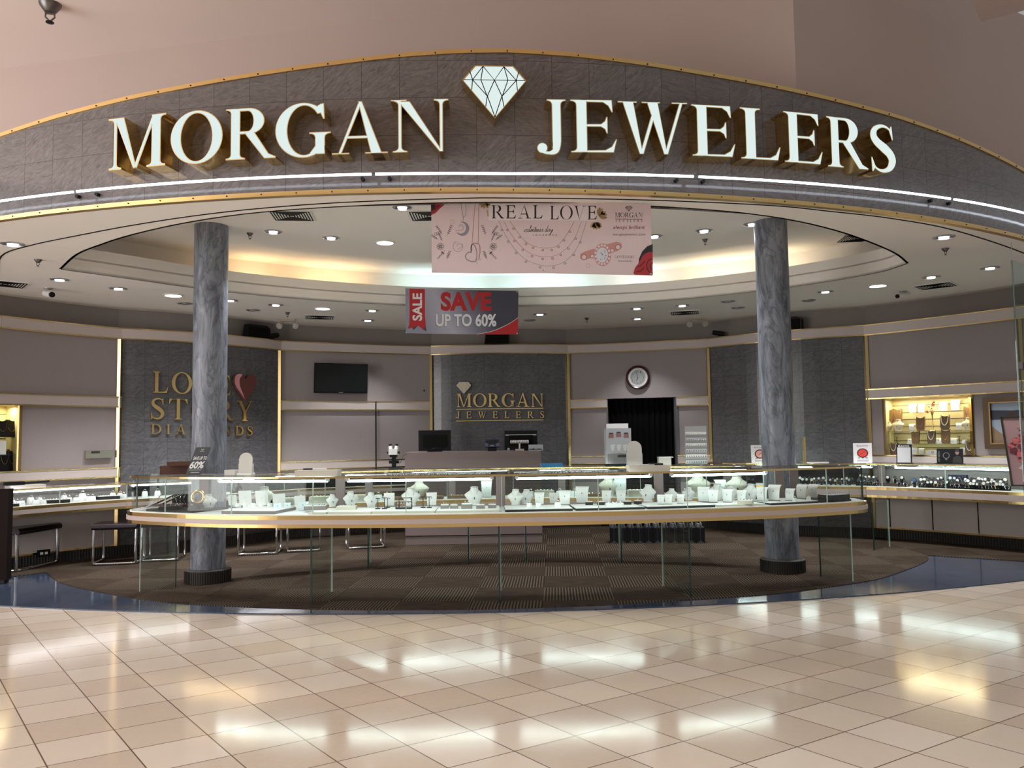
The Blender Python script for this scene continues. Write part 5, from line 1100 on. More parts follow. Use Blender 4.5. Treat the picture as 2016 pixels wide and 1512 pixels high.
# ================================================================== cash desk and what stands on it
DY = 10.95; xl, xr = at(798, 1074, DY).x, at(1068, 1070, DY + .06).x; Wd = xr - xl; DT = 1.235
t = thing('cash_desk', 'dusty rose cash desk in front of the rear marble wall', 'desk', (xl, DY, 0), .03)
mb = MB(); mb.box((Wd / 2, .36, DT / 2 + .06), (Wd, .72, DT - .12)); mb.build('body', DESKM, t); mb = MB(); mb.box((Wd / 2, .365, .063), (Wd - .004, .70, .114)); mb.build('plinth', DESKM, t); mb = MB(); mb.box((Wd / 2, .02, .122), (Wd - .01, .05, .008)); mb.build('shadow_strip', BLACKM, t)  # solid black strip stands in for the shade at the toe kick
def ondesk(X, dy=.25): p = at(X, 890, DY + dy); return Vector((p.x, DY + dy + (p.x - xl) * .03, DT + .001))
def monitor(label, X, w, h, strip):
    t = thing('computer_monitor', label, 'monitor', ondesk(X), .02, 'monitors on the cash desk'); mb = MB(); mb.prism([(-w / 2, .012), (w / 2, .012), (w / 2, h), (-w / 2, h)], -.02, .02, (), 0, lambda x, y, z: (x, z, y)); mb.build('housing', BLACK, t)
    mb = MB(); mb.box((0, -.03, h * .5), (w * .72, .03, h * .55)); mb.build('rear_hump', BLACKM, t); mb = MB(); mb.box((0, .0, .006), (.2, .14, .012)); mb.build('stand', BLACK, t)
    if strip: mb = MB(); mb.box((0, -.022, h * .78), (w * .94, .005, .012)); mb.build('grey_strip', STEEL, t); mb = MB(); mb.box((-w * .38, -.023, h * .08), (.03, .003, .03)); mb.build('sticker', STEEL, t)
    else: mb = MB(); mb.tube([(-.04, -.05, .03), (0, -.055, .05), (.08, -.05, .045)], .006, 6); mb.build('cable', BLACK, t)
monitor('black monitor seen from behind at the left end of the cash desk', 856, .445, .295, False); monitor('black monitor with grey stripe behind the bracelet bar on the cash desk', 1026, .455, .275, True)
t = thing('card_terminal', 'navy card terminal in the middle of the cash desk', 'card terminal', ondesk(969, .2), .05); mb = MB(); mb.box((0, 0, .02), (.12, .1, .04)); mb.build('foot', BLACK, t); NAVY = mat('navy_plastic', (.03, .04, .075), .35)
mb = MB(); mb.box((0, 0, .10), (.205, .05, .11), 0, 0, radians(-15)); mb.build('body', NAVY, t); mb = MB(); mb.box((0, -.022, .125), (.15, .02, .045), 0, 0, radians(-15)); mb.build('display', mat('lcd_black', (.01, .012, .02), .2), t)
for s_ in (-1, 1): mb = MB(); mb.box((.075 * s_, -.03, .085), (.045, .02, .045), 0, 0, radians(-15)); mb.build('key_pad', mat('slate_plastic', (.10, .13, .18), .4), t)
mb = MB(); mb.box((0, -.035, .072), (.05, .008, .014), 0, 0, radians(-15)); mb.build('badge', STEEL, t)
t = thing('bracelet_bar', 'white T-bar with silver bracelets on the cash desk', 'bracelet stand', ondesk(1023, .1), .02); mb = MB(); mb.box((0, 0, .012), (.12, .07, .024)); mb.build('foot', BAND, t); mb = MB(); mb.box((0, 0, .06), (.02, .02, .08)); mb.build('pole', WHITE, t); mb = MB(); mb.tube([(-.125, 0, .12), (.125, 0, .12)], .02, 10); bar = mb.build('bar', WHITE, t, True)
for k in range(11): x = -.11 + k * .022; mb = MB(); mb.tube([(x, .026 * cos(a), .12 + .026 * sin(a)) for a in frange(0, 2 * pi, 12)[:-1]], .004, 6, True); mb.build('bracelet', SILVER, bar)
t = thing('photo_frame', 'small silver box with a landscape picture at the right end of the desk', 'picture box', ondesk(1055, .08), .02); mb = MB(); mb.box((0, .02, .04), (.195, .06, .078)); mb.build('box', STEEL, t); mb = MB(); fn = lambda x, y, z: (x, -.0105 - z, y); mb.flat([(-.09, .01), (.09, .01), (.09, .072), (-.09, .072)], 0, fn=fn); mb.flat([(-.09, .01), (.09, .01), (.09, .02), (.04, .026), (.0, .018), (-.03, .03), (-.06, .022), (-.09, .026)], .001, mi=1, fn=fn); mb.build('picture', [mat('hazy_sky', (.45, .48, .55), .4), BLACK], t)

# ================================================================== things on the glass counters
RT = 1.071
def onmid(X, d=.2): q = cut_path(offs(RF, d), X, X + 1, RT, 1)[0]; return Vector((q[0], q[1], RT))
t = thing('microscope', 'white and black stereo microscope left of the cash desk', 'microscope', onmid(775, .22), .0)
mb = MB(); mb.box((.03, 0, .012), (.15, .17, .022)); mb.build('base', mat('black_base', (.015, .017, .025), .3), t); mb = MB(); mb.box((-.0, .03, .09), (.045, .04, .16)); mb.box((0, 0, .155), (.075, .08, .03)); mb.build('arm', BLACK, t); mb = MB(); mb.box((0, -.01, .20), (.095, .11, .065)); mb.build('head', WHITE, t)
for s_ in (-1, 1):
    mb = MB(); mb.tube([(.03 * s_, -.01, .225), (.036 * s_, .0, .262)], .022, 12); tb = mb.build('eyepiece_tube', WHITE, t, True); mb = MB(); mb.tube([(.036 * s_, .0, .262), (.036 * s_, .005, .285)], .016, 12); mb.build('eyecup', BLACK, tb, True)
    mb = MB(); mb.tube([(.045 * s_, -.01, .193), (.072 * s_, -.01, .193)], .012, 10); mb.build('zoom_knob', BLACK, t, True); mb = MB(); mb.tube([(.025 * s_, .03, .085), (.055 * s_, .03, .085)], .018, 12); mb.build('focus_knob', BLACK, t, True)
mb = MB(); mb.tube([(.03, .03, .07), (.07, .05, .075), (.10, .12, .16), (.13, .15, .17)], .003, 6); mb.build('power_cord', BLACK, t)
t = thing('blue_box', 'flat bright blue box on the middle counter', 'box', onmid(1086, .12), 0); mb = MB(); mb.box((0, 0, .02), (.245, .16, .04)); mb.build('carton', mat('cyan_card', (.02, .20, .44), .4), t); mb = MB(); mb.box((0, -.0805, .012), (.24, .002, .004)); mb.build('lid_seam', mat('blue_seam', (.012, .10, .24), .5), t)
def rows(t, w, h, y, n, m, mi0=0):
    for k in range(n): z = h * (.12 + .76 * k / (n - 1)); mb = MB(); mb.box((0, y, z), (w * .84, .012, h * .05)); mb.build('card_row', m, t)
t = thing('earring_spinner', 'tall white card spinner with jewellery pictures left of the doorway', 'display rack', onmid(1217, .25), 0)
mb = MB(); mb.lathe([(.15, 0), (.15, .02), (.10, .024)], 24); mb.build('turntable', BLACK, t); w, h = .285, .40; fn = lambda x, y, z: (x, -.10 - z, y)
mb = MB(); mb.box((0, 0, .03 + h / 2), (w, .2, h)); mb.build('panel', mat('spinner_white', (.42, .43, .46), .45), t); mb = MB(); mb.box((0, .0, .03 + h + .025), (w * .88, .01, .06)); mb.build('header_card', WHITE, t)
mb = MB()
for k, (x, z) in enumerate(((-.085, .35), (0, .36), (.085, .35))): mb.flat([(x - .03, z - .03), (x + .03, z - .03), (x + .028, z + .012), (x - .028, z + .012)], .001, mi=0, fn=fn); mb.flat([(x - .028, z + .014), (x + .028, z + .014), (x + .02, z + .03), (x - .02, z + .03)], .001, mi=1, fn=fn)
SPM = [mat('print_rosegold', (.28, .13, .12), .5), mat('print_charcoal', (.04, .04, .045), .5), mat('print_pale', (.6, .62, .64), .5), mat('print_grey', (.22, .23, .24), .5)]; mb.build('jewel_print', SPM, t); mb = MB()
for k, x in enumerate((-.07, 0, .07)): mb.flat([(x - .028, .24), (x + .028, .25), (x + .012, .18), (x - .01, .17)], .001, mi=2, fn=fn)
mb.flat([(-.13, .04), (.13, .04), (.13, .13), (.02, .15), (-.13, .14)], .0008, mi=3, fn=fn); mb.flat([(-.02, .10), (.12, .10), (.12, .135), (-.01, .13)], .0015, mi=1, fn=fn)
mb.build('picture_print', SPM, t)
def mirror(label, loc, w, h, rz=0):
    t = thing('counter_mirror', label, 'mirror', loc, rz, 'arched counter mirrors'); o = [(-w / 2, .015), (w / 2, .015)] + arcp(0, h - w / 2, w / 2, w / 2, 0, 180, 18); mb = MB(); mb.prism(o, -.006, .006, (), 0, lambda x, y, z: (x, z + .1 * y, y)); mb.build('mirror_back', PALE, t)
    mb = MB(); mb.box((0, .02, .008), (w * 1.05, .12, .016)); mb.build('foot', WHITE, t); mb = MB()
    for s_ in (-1, 1): mb.box((s_ * (w / 2 + .003), .02, h * .25), (.006, .012, h * .5))
    mb.build('side_bracket', WHITE, t); return t
mirror('arched beige counter mirror in front of the dark doorway', onmid(1250, .06) + Vector((0, 0, 0)), .165, .285)
def fronttop(X, d=.12, z=1.099): q = cut_path(offs(FF, d), X, X + 1, z, 1)[0]; return Vector((q[0], q[1], z))
mirror('small arched beige mirror right of the left column', fronttop(483, .5), .125, .205)
def flatbox(label, loc, w, d, h, m=PALE, rz=0, nm='tray_box'):
    t = thing(nm, label, 'box', loc, rz); mb = MB(); mb.box((0, 0, h * .42), (w * .985, d * .985, h * .84)); mb.build('tray', m, t); mb = MB(); mb.box((0, 0, h * .86), (w, d, h * .28)); mb.build('lid', m, t); return t
flatbox('flat cream tray box on the front counter with a pen on it', fronttop(627, .16), .37, .19, .052)
flatbox('flat cream tray box on the front counter holding papers', fronttop(1276, .16), .36, .19, .052)
flatbox('small grey tray box beside the small arched mirror', fronttop(457, .5), .10, .14, .045)
p = fronttop(628, .15); t = thing('marker_pen', 'white marker with black cap on the left cream tray box', 'pen', p + Vector((-.02, -.02, .0565)), .12); mb = MB(); mb.tube([(-.03, 0, .006), (.09, 0, .006)], .0065, 10); mb.build('barrel', WHITE, t, True); mb = MB(); mb.tube([(-.11, 0, .006), (-.03, 0, .006)], .007, 10); mb.build('cap', BLACK, t, True)
p = fronttop(1276, .16); mb = MB(); mb.box(p + Vector((-.03, 0, .056)), (.14, .12, .006), .2); tag(mb.build('paper_pad', WHITE), 'white paper pad on the right cream tray box', 'paper')
mb = MB(); mb.box(p + Vector((.07, .02, .060)), (.12, .10, .014), -.05); tag(mb.build('wallet', BLACK), 'black wallet on the right cream tray box', 'wallet')
p = onmid(1308, .3); mb = MB(); mb.box(p + Vector((0, 0, .045)), (.14, .1, .09)); tag(mb.build('carton', PALE), 'pale small carton in front of the doorway, behind the right tray box', 'box'); mb = MB(); mb.box(p + Vector((.01, 0, .095)), (.16, .11, .008), .05); tag(mb.build('paper_pad', WHITE), 'white papers lying on the pale small carton', 'paper')
t = thing('earring_rack', 'clear rack of earring cards right of the doorway', 'display rack', onmid(1371, .25), -.03); w, h = .24, .42; mb = MB(); mb.lathe([(.12, 0), (.12, .01), (.08, .02)], 24); mb.build('foot', ACRYL, t); mb = MB(); mb.box((0, .0, .02 + h / 2), (w, .03, h)); mb.build('back_panel', mat('rack_grey', (.36, .35, .35), .45), t)
for k in range(6):
    z = .05 + k * .062; mb = MB(); mb.box((0, -.02, z), (w * .95, .008, .03)); rw_ = mb.build('card_row', WHITE if k % 2 else mat('card_silver', (.5, .5, .52), .35), t)
    mb = MB()
    for i in range(9): mb.lathe([(.002, -.006), (.007, 0), (.002, .006)], 6, (-w * .42 + i * w * .105, -.026, z - .008))
    mb.build('studs', PENDANT, rw_)
# signs at the left and right
t = thing('sale_sign', 'small grey leaning SAVE UP TO 60% sign in front of the left column', 'sign', fronttop(380, .42), .1); up = Vector((.085, .04, .262)); fn = lambda x, y, z: (x + up.x * y, up.y * y - z, up.z * y)
mb = MB(); mb.prism([(-.07, 0), (.07, 0), (.07, 1), (-.07, 1)], -.006, 0, (), 0, fn); mb.build('panel', mat('sign_grey', (.055, .057, .065), .4), t)
mb = MB(); put_text(mb, 'SAVE UP TO', fn, -.055, .54, .125, .12, .0012, bold=.02); put_text(mb, '60%', fn, -.062, .22, .13, .27, .0012, bold=.03); mb.stroke([(-.055, .17), (.06, .17)], .012, .0012, fn=fn); mb.stroke([(-.03, .08), (.05, .08)], .012, .0012, fn=fn)
mb.stroke([(-.012, .93), (.012, .93), (0, .88), (-.012, .93)], .006, .0012, fn=fn); mb.stroke([(-.02, .85), (.02, .85)], .012, .0012, fn=fn); mb.build('lettering', WHITE, t); mb = MB(); mb.box((0, .03, .003), (.14, .09, .006)); mb.build('foot', ACRYL, t)
WOOD = mat('red_brown_wood', (.075, .026, .014), .4, var=.25, scale=14)
flatbox('low red-brown wooden box behind the small grey sale sign', fronttop(340, .42), .28, .22, .085, WOOD, .2, 'wooden_box'); flatbox('smaller wooden box lying on top of the low wooden box', fronttop(348, .42) + Vector((.02, 0, .0865)), .19, .17, .04, WOOD, .2, 'wooden_box')
t = flatbox('white flat tray on top of the left wall counter', Vector((*cut_path(offs(LF, .18), 50, 51, .926, 1)[0], .926)), .36, .2, .035, WHITE, .85)
q = cut_path(offs(LF, .18), 50, 51, .926, 1)[0]; t = thing('brush', 'black brush lying on the white tray of the left counter', 'brush', (q[0], q[1], .9625), .8); mb = MB(); mb.box((-.07, 0, .012), (.12, .05, .024)); mb.build('head', BLACK, t); mb = MB(); mb.tube([(-.01, 0, .013), (.15, 0, .017)], .008, 8); mb.build('handle', BLACK, t, True); t.scale = (1.6, 1.6, 1.6)
def onright(X, d=.12, z=1.011): q = cut_path(offs(RWF, d), X, X + 1, z, 1)[0]; return Vector((q[0], q[1], z))
def watchsign(label, loc, w, h, rz, col, half=False):
    t = thing('watch_sign', label, 'sign', loc, rz, 'white watch advertising cards'); fn = lambda x, y, z: (x, -z + .12 * y, y); mb = MB(); mb.prism([(-w / 2, 0), (w / 2, 0), (w / 2, h), (-w / 2, h)], -.004, 0, (), 0, fn); mb.build('card', mat('card_white', (.74, .70, .72), .4), t)
    mb = MB(); mb.lathe([(w * .30, 0), (w * .30, .002)], 20, (0, 0, 0)); o = mb.v; mb.v = [Vector((v.x, -v.z - .001 + .12 * (v.y + h * .5), v.y * .9 + h * .5)) for v in o]; mb.build('watch_case_print', mat('case_dark', (.10, .03, .03), .4), t)
    mb = MB(); mb.lathe([(w * .23, 0), (w * .23, .003)], 20); mb.v = [Vector((v.x, -v.z - .001 + .12 * (v.y + h * .5), v.y * .9 + h * .5)) for v in mb.v]; mb.build('watch_dial_print', mat('dial_' + ('red' if col[0] > .5 and col[1] < .1 else 'pink'), col, .4), t)
    mb = MB(); put_text(mb, 'BULOVA', fn, -w * .3, h * .83, w * .6, h * .07, .0015); mb.stroke([(-w * .02, h * .5), (w * .12, h * .58)], .006, .006, fn=fn); mb.stroke([(0, h * .5), (-w * .1, h * .42)], .006, .006, fn=fn)
    for k in range(3): mb.flat([(-w * .26 + k * w * .2, h * .24), (-w * .14 + k * w * .2, h * .24), (-w * .14 + k * w * .2, h * .28), (-w * .26 + k * w * .2, h * .28)], .0015, fn=fn)
    for k in range(3): mb.stroke([(-w * .3, h * (.16 - k * .035)), (w * .3, h * (.16 - k * .035))], .003, .0015, fn=fn)
    mb.build('lettering', mat('print_dark', (.08, .08, .09), .5), t); mb = MB(); mb.box((0, .03, .003), (w, .07, .006)); mb.build('foot', ACRYL, t)
watchsign('white card with a big red watch on the right wall counter', onright(1699, .16), .23, .265, -.45, (.70, .05, .04)); watchsign('white card with a pink watch partly behind the right column', onright(1497, .16), .24, .25, -.15, (.70, .35, .30))
t = thing('counter_mirror', 'rectangular mirror in a black frame on the right wall counter', 'mirror', onright(1780, .18), -.7); w, h = .185, .245; fn = lambda x, y, z: (x, -z + .1 * y, y); mb = MB(); mb.prism([(-w / 2, 0), (w / 2, 0), (w / 2, h), (-w / 2, h)], -.012, 0, (), 0, fn); mb.build('frame', BLACK, t); mb = MB(); mb.flat([(-w * .43, .012), (w * .43, .012), (w * .43, h * .84), (-w * .43, h * .84)], .001, fn=fn); mb.build('mirror_glass', mat('mirror', (.30, .31, .32), .3, 1.0), t); mb = MB(); put_text(mb, 'BULOVA', fn, -w * .36, h * .875, w * .72, h * .075, .0012); mb.build('lettering', STEEL, t); mb = MB(); mb.box((0, .03, .004), (w, .08, .008)); mb.build('foot', BLACK, t)
t = thing('watch_card', 'black counter card showing a man and a racket on the right wall counter', 'card', onright(1870, .18), -.8); w, h = .30, .19; mb = MB(); mb.prism([(-w / 2, .008), (w / 2, .008), (w / 2, h), (-w / 2, h)], -.01, 0, (), 0, fn); mb.build('panel', BLACK, t); mb = MB(); mb.box((0, .0, .004), (w * 1.08, .1, .008)); mb.build('foot', BLACK, t)
mb = MB(); mb.stroke([(-.04 + .035 * cos(a), .105 + .035 * sin(a)) for a in frange(0, 2 * pi, 20)[:-1]], .008, .001, True, 0, fn); mb.flat([(-.05, .05), (-.03, .05), (-.028, .075), (-.052, .075)], .001, mi=0, fn=fn); mb.flat([(.03, .012), (.14, .012), (.13, .08), (.105, .10), (.07, .10), (.04, .08)], .001, mi=1, fn=fn); mb.flat([(.085 + .022 * cos(a), .145 + .03 * sin(a)) for a in frange(0, 2 * pi, 16)[:-1]], .0015, mi=2, fn=fn); mb.flat([(.062, .15), (.108, .15), (.106, .178), (.085, .184), (.064, .176)], .002, mi=3, fn=fn)
mb.build('picture_print', [mat('print_racket', (.16, .16, .15), .5), mat('print_coat', (.02, .018, .018), .5), mat('print_skin', (.28, .16, .12), .5), mat('print_hair', (.03, .018, .012), .5)], t); mb = MB(); put_text(mb, 'CITIZEN', fn, -.135, .03, .022, .125, .001, rot=1); mb.build('lettering', mat('print_teal', (.16, .24, .24), .5), t)
t = thing('acrylic_trophy', 'tall clear acrylic block with a gold bar right of the right column', 'trophy', fronttop(1580, .42), .1); mb = MB(); mb.box((0, 0, .012), (.11, .07, .024)); mb.build('foot', ACRYL, t); mb = MB(); mb.box((-.012, 0, .20), (.055, .05, .35), 0, 0, .0); mb.build('clear_block', ACRYL, t); mb = MB(); mb.box((.022, 0, .15), (.022, .03, .25)); mb.build('gold_bar', GOLD, t); mb = MB(); mb.tube([(-.03, 0, .38), (-.02, 0, .46), (-.005, 0, .50)], [.01, .006, .002], 8); mb.build('spire', ACRYL, t)
for X, lab in ((1610, 'white paper pad on the right counter top beside the acrylic block'), (1556, 'clear flat tray on the counter top at the right column')):
    mb = MB(); q = onright(X, .2); mb.box(q + Vector((0, 0, .008)), (.26, .12, .016), -.1); tag(mb.build('paper_pad' if X > 1600 else 'clear_tray', WHITE if X > 1600 else ACRYL), lab, 'paper' if X > 1600 else 'tray')

# ================================================================== stools, bags, left edge
def stool():
    t = T_('chrome_stool', 'stool'); w, d, h, r = .46, .40, .46, .016
    mb = MB(); mb.tube(cr([(-w / 2, d / 2, r), (-w / 2, -d / 2 + .06, r), (-w / 2 + .02, -d / 2 + .01, r), (-w / 2 + .07, -d / 2, r), (w / 2 - .07, -d / 2, r), (w / 2 - .02, -d / 2 + .01, r), (w / 2, -d / 2 + .06, r), (w / 2, d / 2, r)], 4), r, 10); mb.build('floor_frame', CHROME, t, True)
    for s_ in (-1, 1): mb = MB(); mb.tube(cr([(s_ * w / 2, d / 2 - .02, r), (s_ * w / 2, d / 2 - .002, .05), (s_ * w / 2, d / 2, .2), (s_ * w / 2, d / 2 - .01, h - .06), (s_ * w / 2, d / 2 - .06, h - .025), (s_ * w / 2, -d / 2 + .05, h - .03)], 4), r, 10); mb.build('leg', CHROME, t, True)
    for s_ in (-1, 1): mb = MB(); mb.tube(cr([(s_ * w / 2, -d / 2 + .02, r), (s_ * w / 2, -d / 2 + .012, .05), (s_ * w / 2, -d / 2 + .01, .25), (s_ * w / 2, -d / 2 + .02, h - .04)], 4), r, 10); mb.build('leg', CHROME, t, True)
    mb = MB(); o = [(-d / 2 - .015, h - .055), (-d / 2 - .03, h - .035), (-d / 2 - .02, h - .005), (-d / 2 + .03, h + .012), (d / 2 - .03, h + .012), (d / 2 + .02, h - .005), (d / 2 + .03, h - .03), (d / 2 + .01, h - .05)]; o = cr(o, 3)
    mb.prism(o, -w / 2 - .014, w / 2 + .014, (), 0, lambda x, y, z: (z, x, y)); mb.build('seat', mat('black_vinyl', (.012, .006, .012), .22, spec=.6), t, True); return t
ST = Proto(stool())
for (x0, y0), (x1, y1), lab in (((36, 1129), (112, 1108), 'chrome stool with black seat at the far left, behind the dark panel'), ((180, 1115), (268, 1112), 'chrome stool nearest the left end of the front counter'), ((270, 1108), (358, 1105), 'chrome stool seen through the left glass leg of the front counter'), ((466, 1095), (547, 1093), 'chrome stool right of the left column base'), ((566, 1089), (630, 1086), 'chrome stool behind the second glass leg'), ((684, 1083), (760, 1079), 'chrome stool nearest the cash desk')):
    a, b = atz(x0, y0, 0), atz(x1, y1, 0); d = (b - a); 
    rz = math.atan2(d.y, d.x) * .6 + .1 if x0 > 100 else 1.45; c = (a + b) / 2; n = Vector((-sin(rz), cos(rz), 0)); r = ST.put(c + n * .2 + Vector((0, 0, .0075)), rz, lab, 'chrome stools along the left counters')
    if x0 < 100: first_stool = r
    else: r.scale = (.88 if x0 in (270, 566) else 1.0, 1, 1)
first_stool.scale = (1.45, 1, 1)
def bag():
    t = T_('shopping_bag', 'shopping bag'); mb = MB(); mb.prism([(-.055, 0), (.055, 0), (.055, .20), (0, .185), (-.055, .20)], -.10, .10, (), 0, lambda x, y, z: (x, z, y)); mb.build('bag', BLACK, t)
    mb = MB(); mb.stroke([(0, .03), (0, .185)], .004, .1015, fn=lambda x, y, z: (x, -z, y)); mb.flat([(-.045, .002), (.045, .002), (0, .035)], .1012, fn=lambda x, y, z: (x, -z, y)); mb.build('gusset', mat('grey_card', (.05, .05, .05), .6), t)
    mb = MB(); mb.box((.02, .0, .21), (.012, .12, .07), 0, 0, .2); mb.box((-.02, .02, .215), (.03, .10, .05), .2); mb.build('tissue', mat('grey_tissue', (.16, .16, .18), .6), t); mb = MB(); mb.tube([(-.03, -.06, .19), (-.01, -.06, .24), (.02, -.06, .25), (.03, -.06, .19)], .0025, 6); mb.build('handle', mat('cord_grey', (.2, .2, .2), .6), t); return t
BG = Proto(bag()); a, b = atz(1210, 1071, 0), atz(1382, 1073, 0); a.y = b.y = 0; 
for k in range(11):
    X = 1211 + k * 17.0; p = at(X, 1071, 10.84 - k * .012); r = BG.put((p.x, p.y + .1, .0065), -.12 + (k % 3) * .03, 'black paper shopping bag below the counter, %s from the left in the row' % nth(k + 1), 'row of black shopping bags', 1.02)
BG.r.scale = (1.02,) * 3
p = atz(-6, 1151, 0); t = thing('panel_screen', 'dark brown upholstered panel cut off by the left edge', 'screen', (p.x - .22, p.y + .05, 0), .1); DB = mat('dark_brown_leather', (.010, .005, .004), .8, spec=.15); mb = MB(); mb.box((0, 0, .50), (.58, .10, .92)); mb.build('panel', DB, t); mb = MB(); mb.box((0, 0, .022), (.54, .09, .036)); mb.build('plinth', BLACK, t)
# glass partition at the right
a, b = Vector((4.635, 7.42)), Vector((5.75, 8.35)); t = thing('glass_partition', 'tall clear glass partition at the right edge of the shop front', 'glass panel'); mb = MB(); mb.ribbon([tuple(a), tuple(b)], .45, 2.98, .012); mb.build('pane', glassmat('partition_glass', (.80, .88, .86), .05), t); mb = MB(); mb.box((a.x, a.y, 1.715), (.004, .013, 2.53)); mb.build('pale_edge', mat('glass_edge_mid', (.16, .22, .20), .3), t)
mb = MB(); mb.ribbon([tuple(a + Vector((.0, .0))), tuple(b)], 1.97, 2.03, -.04); mb.build('dark_rail', mat('dark_wood_rail', (.03, .018, .014), .4), t); mb = MB(); mb.tube([(a.x + .03, a.y + .05, 2.98), (a.x + .035, a.y + .05, 3.16)], .003, 6); mb.tube([(b.x - .03, b.y, 2.98), (b.x - .03, b.y, 3.16)], .003, 6); mb.build('hanger_wire', STEEL, t)
mb = MB(); mb.box((a.x + (b.x - a.x) / 2, a.y + (b.y - a.y) / 2, .225), ((b - a).length, .03, .45), math.atan2(b.y - a.y, b.x - a.x)); mb.build('lower_pane', glassmat('partition_glass', (.80, .88, .86), .05), t)

# ================================================================== hanging banners
BY = 6.0
def fnB(x, y, z): return tuple(at(x, -y, BY - z * .001))
bx = lambda cx, cy: (840 + cx / 8.4, -(380 + cy / 8.4)); bx2 = lambda cx, cy: (1060 + cx / 8.4, -(380 + cy / 8.4))
t = thing('hanging_banner', 'pink REAL LOVE banner with jewellery pictures hanging under the header', 'banner')
BP = mat('banner_pink', (.62, .50, .50), .55, var=.03); pk = mat('print_lettering_black', (.010, .010, .013), .5)
mb = MB(); mb.prism([(850, -537), (960, -538.5), (1070, -538), (1180, -540.5), (1284, -542.5), (1281, -402), (1065, -395), (849, -393)], -2, 0, (), 0, fnB); mb.build('cloth', BP, t)
mb = MB(); mb.flat([(962, -400), (1174.5, -406), (1174.5, -434.5), (962, -433.5)], .6, fn=fnB); mb.build('title_field', mat('banner_white', (.68, .60, .60), .55), t)
mb = MB(); serif_text(mb, 'REAL', fnB, 968, -430, 26, 1.2, .8, .22, .14, 100); mb.build('title_word', pk, t); mb = MB(); serif_text(mb, 'LOVE', fnB, 1083, -432, 27, 1.2, .8, .22, .10, 92); mb.build('title_word', pk, t)
CUR = {'v': ([(0, .9), (.2, .1), (.35, .05), (.6, .9), (.75, .8)], .75), 'a': ([(.7, .85), (.3, .9), (.05, .4), (.25, .02), (.6, .4), (.72, .9), (.65, .3), (.8, .02), (1.0, .2)], .95), 'l': ([(0, .2), (.45, 1.6), (.5, 2.2), (.35, 2.1), (.2, .9), (.25, .1), (.5, .2)], .5), 'e': ([(0, .3), (.5, .6), (.4, .95), (.12, .6), (.2, .05), (.6, .2)], .6),
       'n': ([(0, .2), (.15, .9), (.1, .0), (.2, .6), (.45, .9), (.5, .3), (.6, .05), (.8, .2)], .8), 't': ([(0, .2), (.3, 1.7), (.2, .3), (.3, .02), (.55, .2)], .5), 'i': ([(0, .2), (.2, .9), (.18, .2), (.3, .03), (.5, .2)], .45), 's': ([(0, .2), (.35, 1.0), (.3, .7), (.5, .3), (.3, .0), (.1, .1)], .55), 'd': ([(.6, .85), (.25, .85), (.05, .4), (.25, .0), (.55, .4), (.9, 2.2), (.6, .4), (.7, .02), (.95, .2)], .95),
       'y': ([(0, .9), (.1, .3), (.35, .1), (.7, .9), (.6, .1), (.3, -1.1), (.1, -.9), (.5, -.1), (1.0, .4)], .9)}
mb = MB(); x = 1031.0; k = 5.6
for ch in "valentine's day":
    if ch == ' ': x += 3; continue
    if ch == "'": mb.stroke([(x + .3, -450 + 1.25 * k), (x + .8, -450 + 1.55 * k)], .6, 1.2, fn=fnB); x += 1; continue
    P_, w = CUR[ch]; mb.stroke(cr([(x + (px_ + .22 * py_) * k, -456.5 + py_ * k - (x - 1031) * -.012) for px_, py_ in P_], 4), .62, 1.2, fn=fnB); x += w * k * 1.02
    if ch == 't': mb.stroke([(x - 3, -448.6), (x + 1.5, -448)], .6, 1.2, fn=fnB)
mb.build('script_lettering', pk, t)
mb = MB(); put_text(mb, 'LOOKBOOK', fnB, 1049, -464, 48, 2.6, 1.2, space=2.2); mb.build('small_lettering', mat('print_lettering_grey', (.05, .045, .05), .5), t)
mb = MB(); serif_text(mb, 'MORGAN', fnB, 1211, -428, 9.5, 1.2, .8, .6, .08, 54); mb.flat([(1211, -430.6), (1265, -431), (1265, -432.2), (1211, -431.8)], 1.2, mi=1, fn=fnB); serif_text(mb, 'JEWELERS', fnB, 1212.5, -437, 4.4, 1.2, .8, .7, .75, 52, mi=2); g_ = lambda u, v: (1231 + 14 * u, -416 + 10 * v)
mb.stroke([g_(*p) for p in GEM], .7, 1.2, True, fn=fnB)
for l in GL: mb.stroke([g_(*p) for p in l], .4, 1.2, fn=fnB)
put_text(mb, 'always brilliant', fnB, 1207, -452.5, 63, 8.5, 1.2, 1, shear=.22); put_text(mb, 'morganjewelers.com', fnB, 1207, -465, 63, 6, 1.2, 2, space=1.15)
serif_text(mb, 'LOVE', fnB, 1211.5, -508, 5, 1.2, .7, .5, .12, 18, mi=2); serif_text(mb, 'STORY', fnB, 1231, -508.5, 5, 1.2, .7, .5, .12, 18, mi=2); put_text(mb, 'Diamond Collection', fnB, 1217, -515, 27, 2.6, 1.2, 2)
mb.build('logo_lettering', [pk, mat('print_maroon', (.20, .02, .04), .5), mat('print_lettering_brown', (.11, .07, .075), .5)], t)
mb = MB()                                                   # red roses in the two corners
mb.flat([bx(70, 130), bx(320, 130), bx(300, 180), bx(250, 230), bx(190, 280), bx(110, 345), bx(72, 365)][::-1], .6, mi=0, fn=fnB); mb.flat([bx(120, 125), bx(245, 125), bx(275, 190), bx(215, 260), bx(150, 330), bx(78, 362), bx(78, 300), bx(150, 260)][::-1], .8, mi=1, fn=fnB)
for l in ([(150, 150), (200, 200), (160, 260), (95, 310)], [(85, 190), (140, 200), (180, 170)], [(90, 250), (150, 230), (210, 210)]): mb.stroke([bx(*p) for p in cr(l, 4)], 1.4, 1.0, mi=2, fn=fnB)
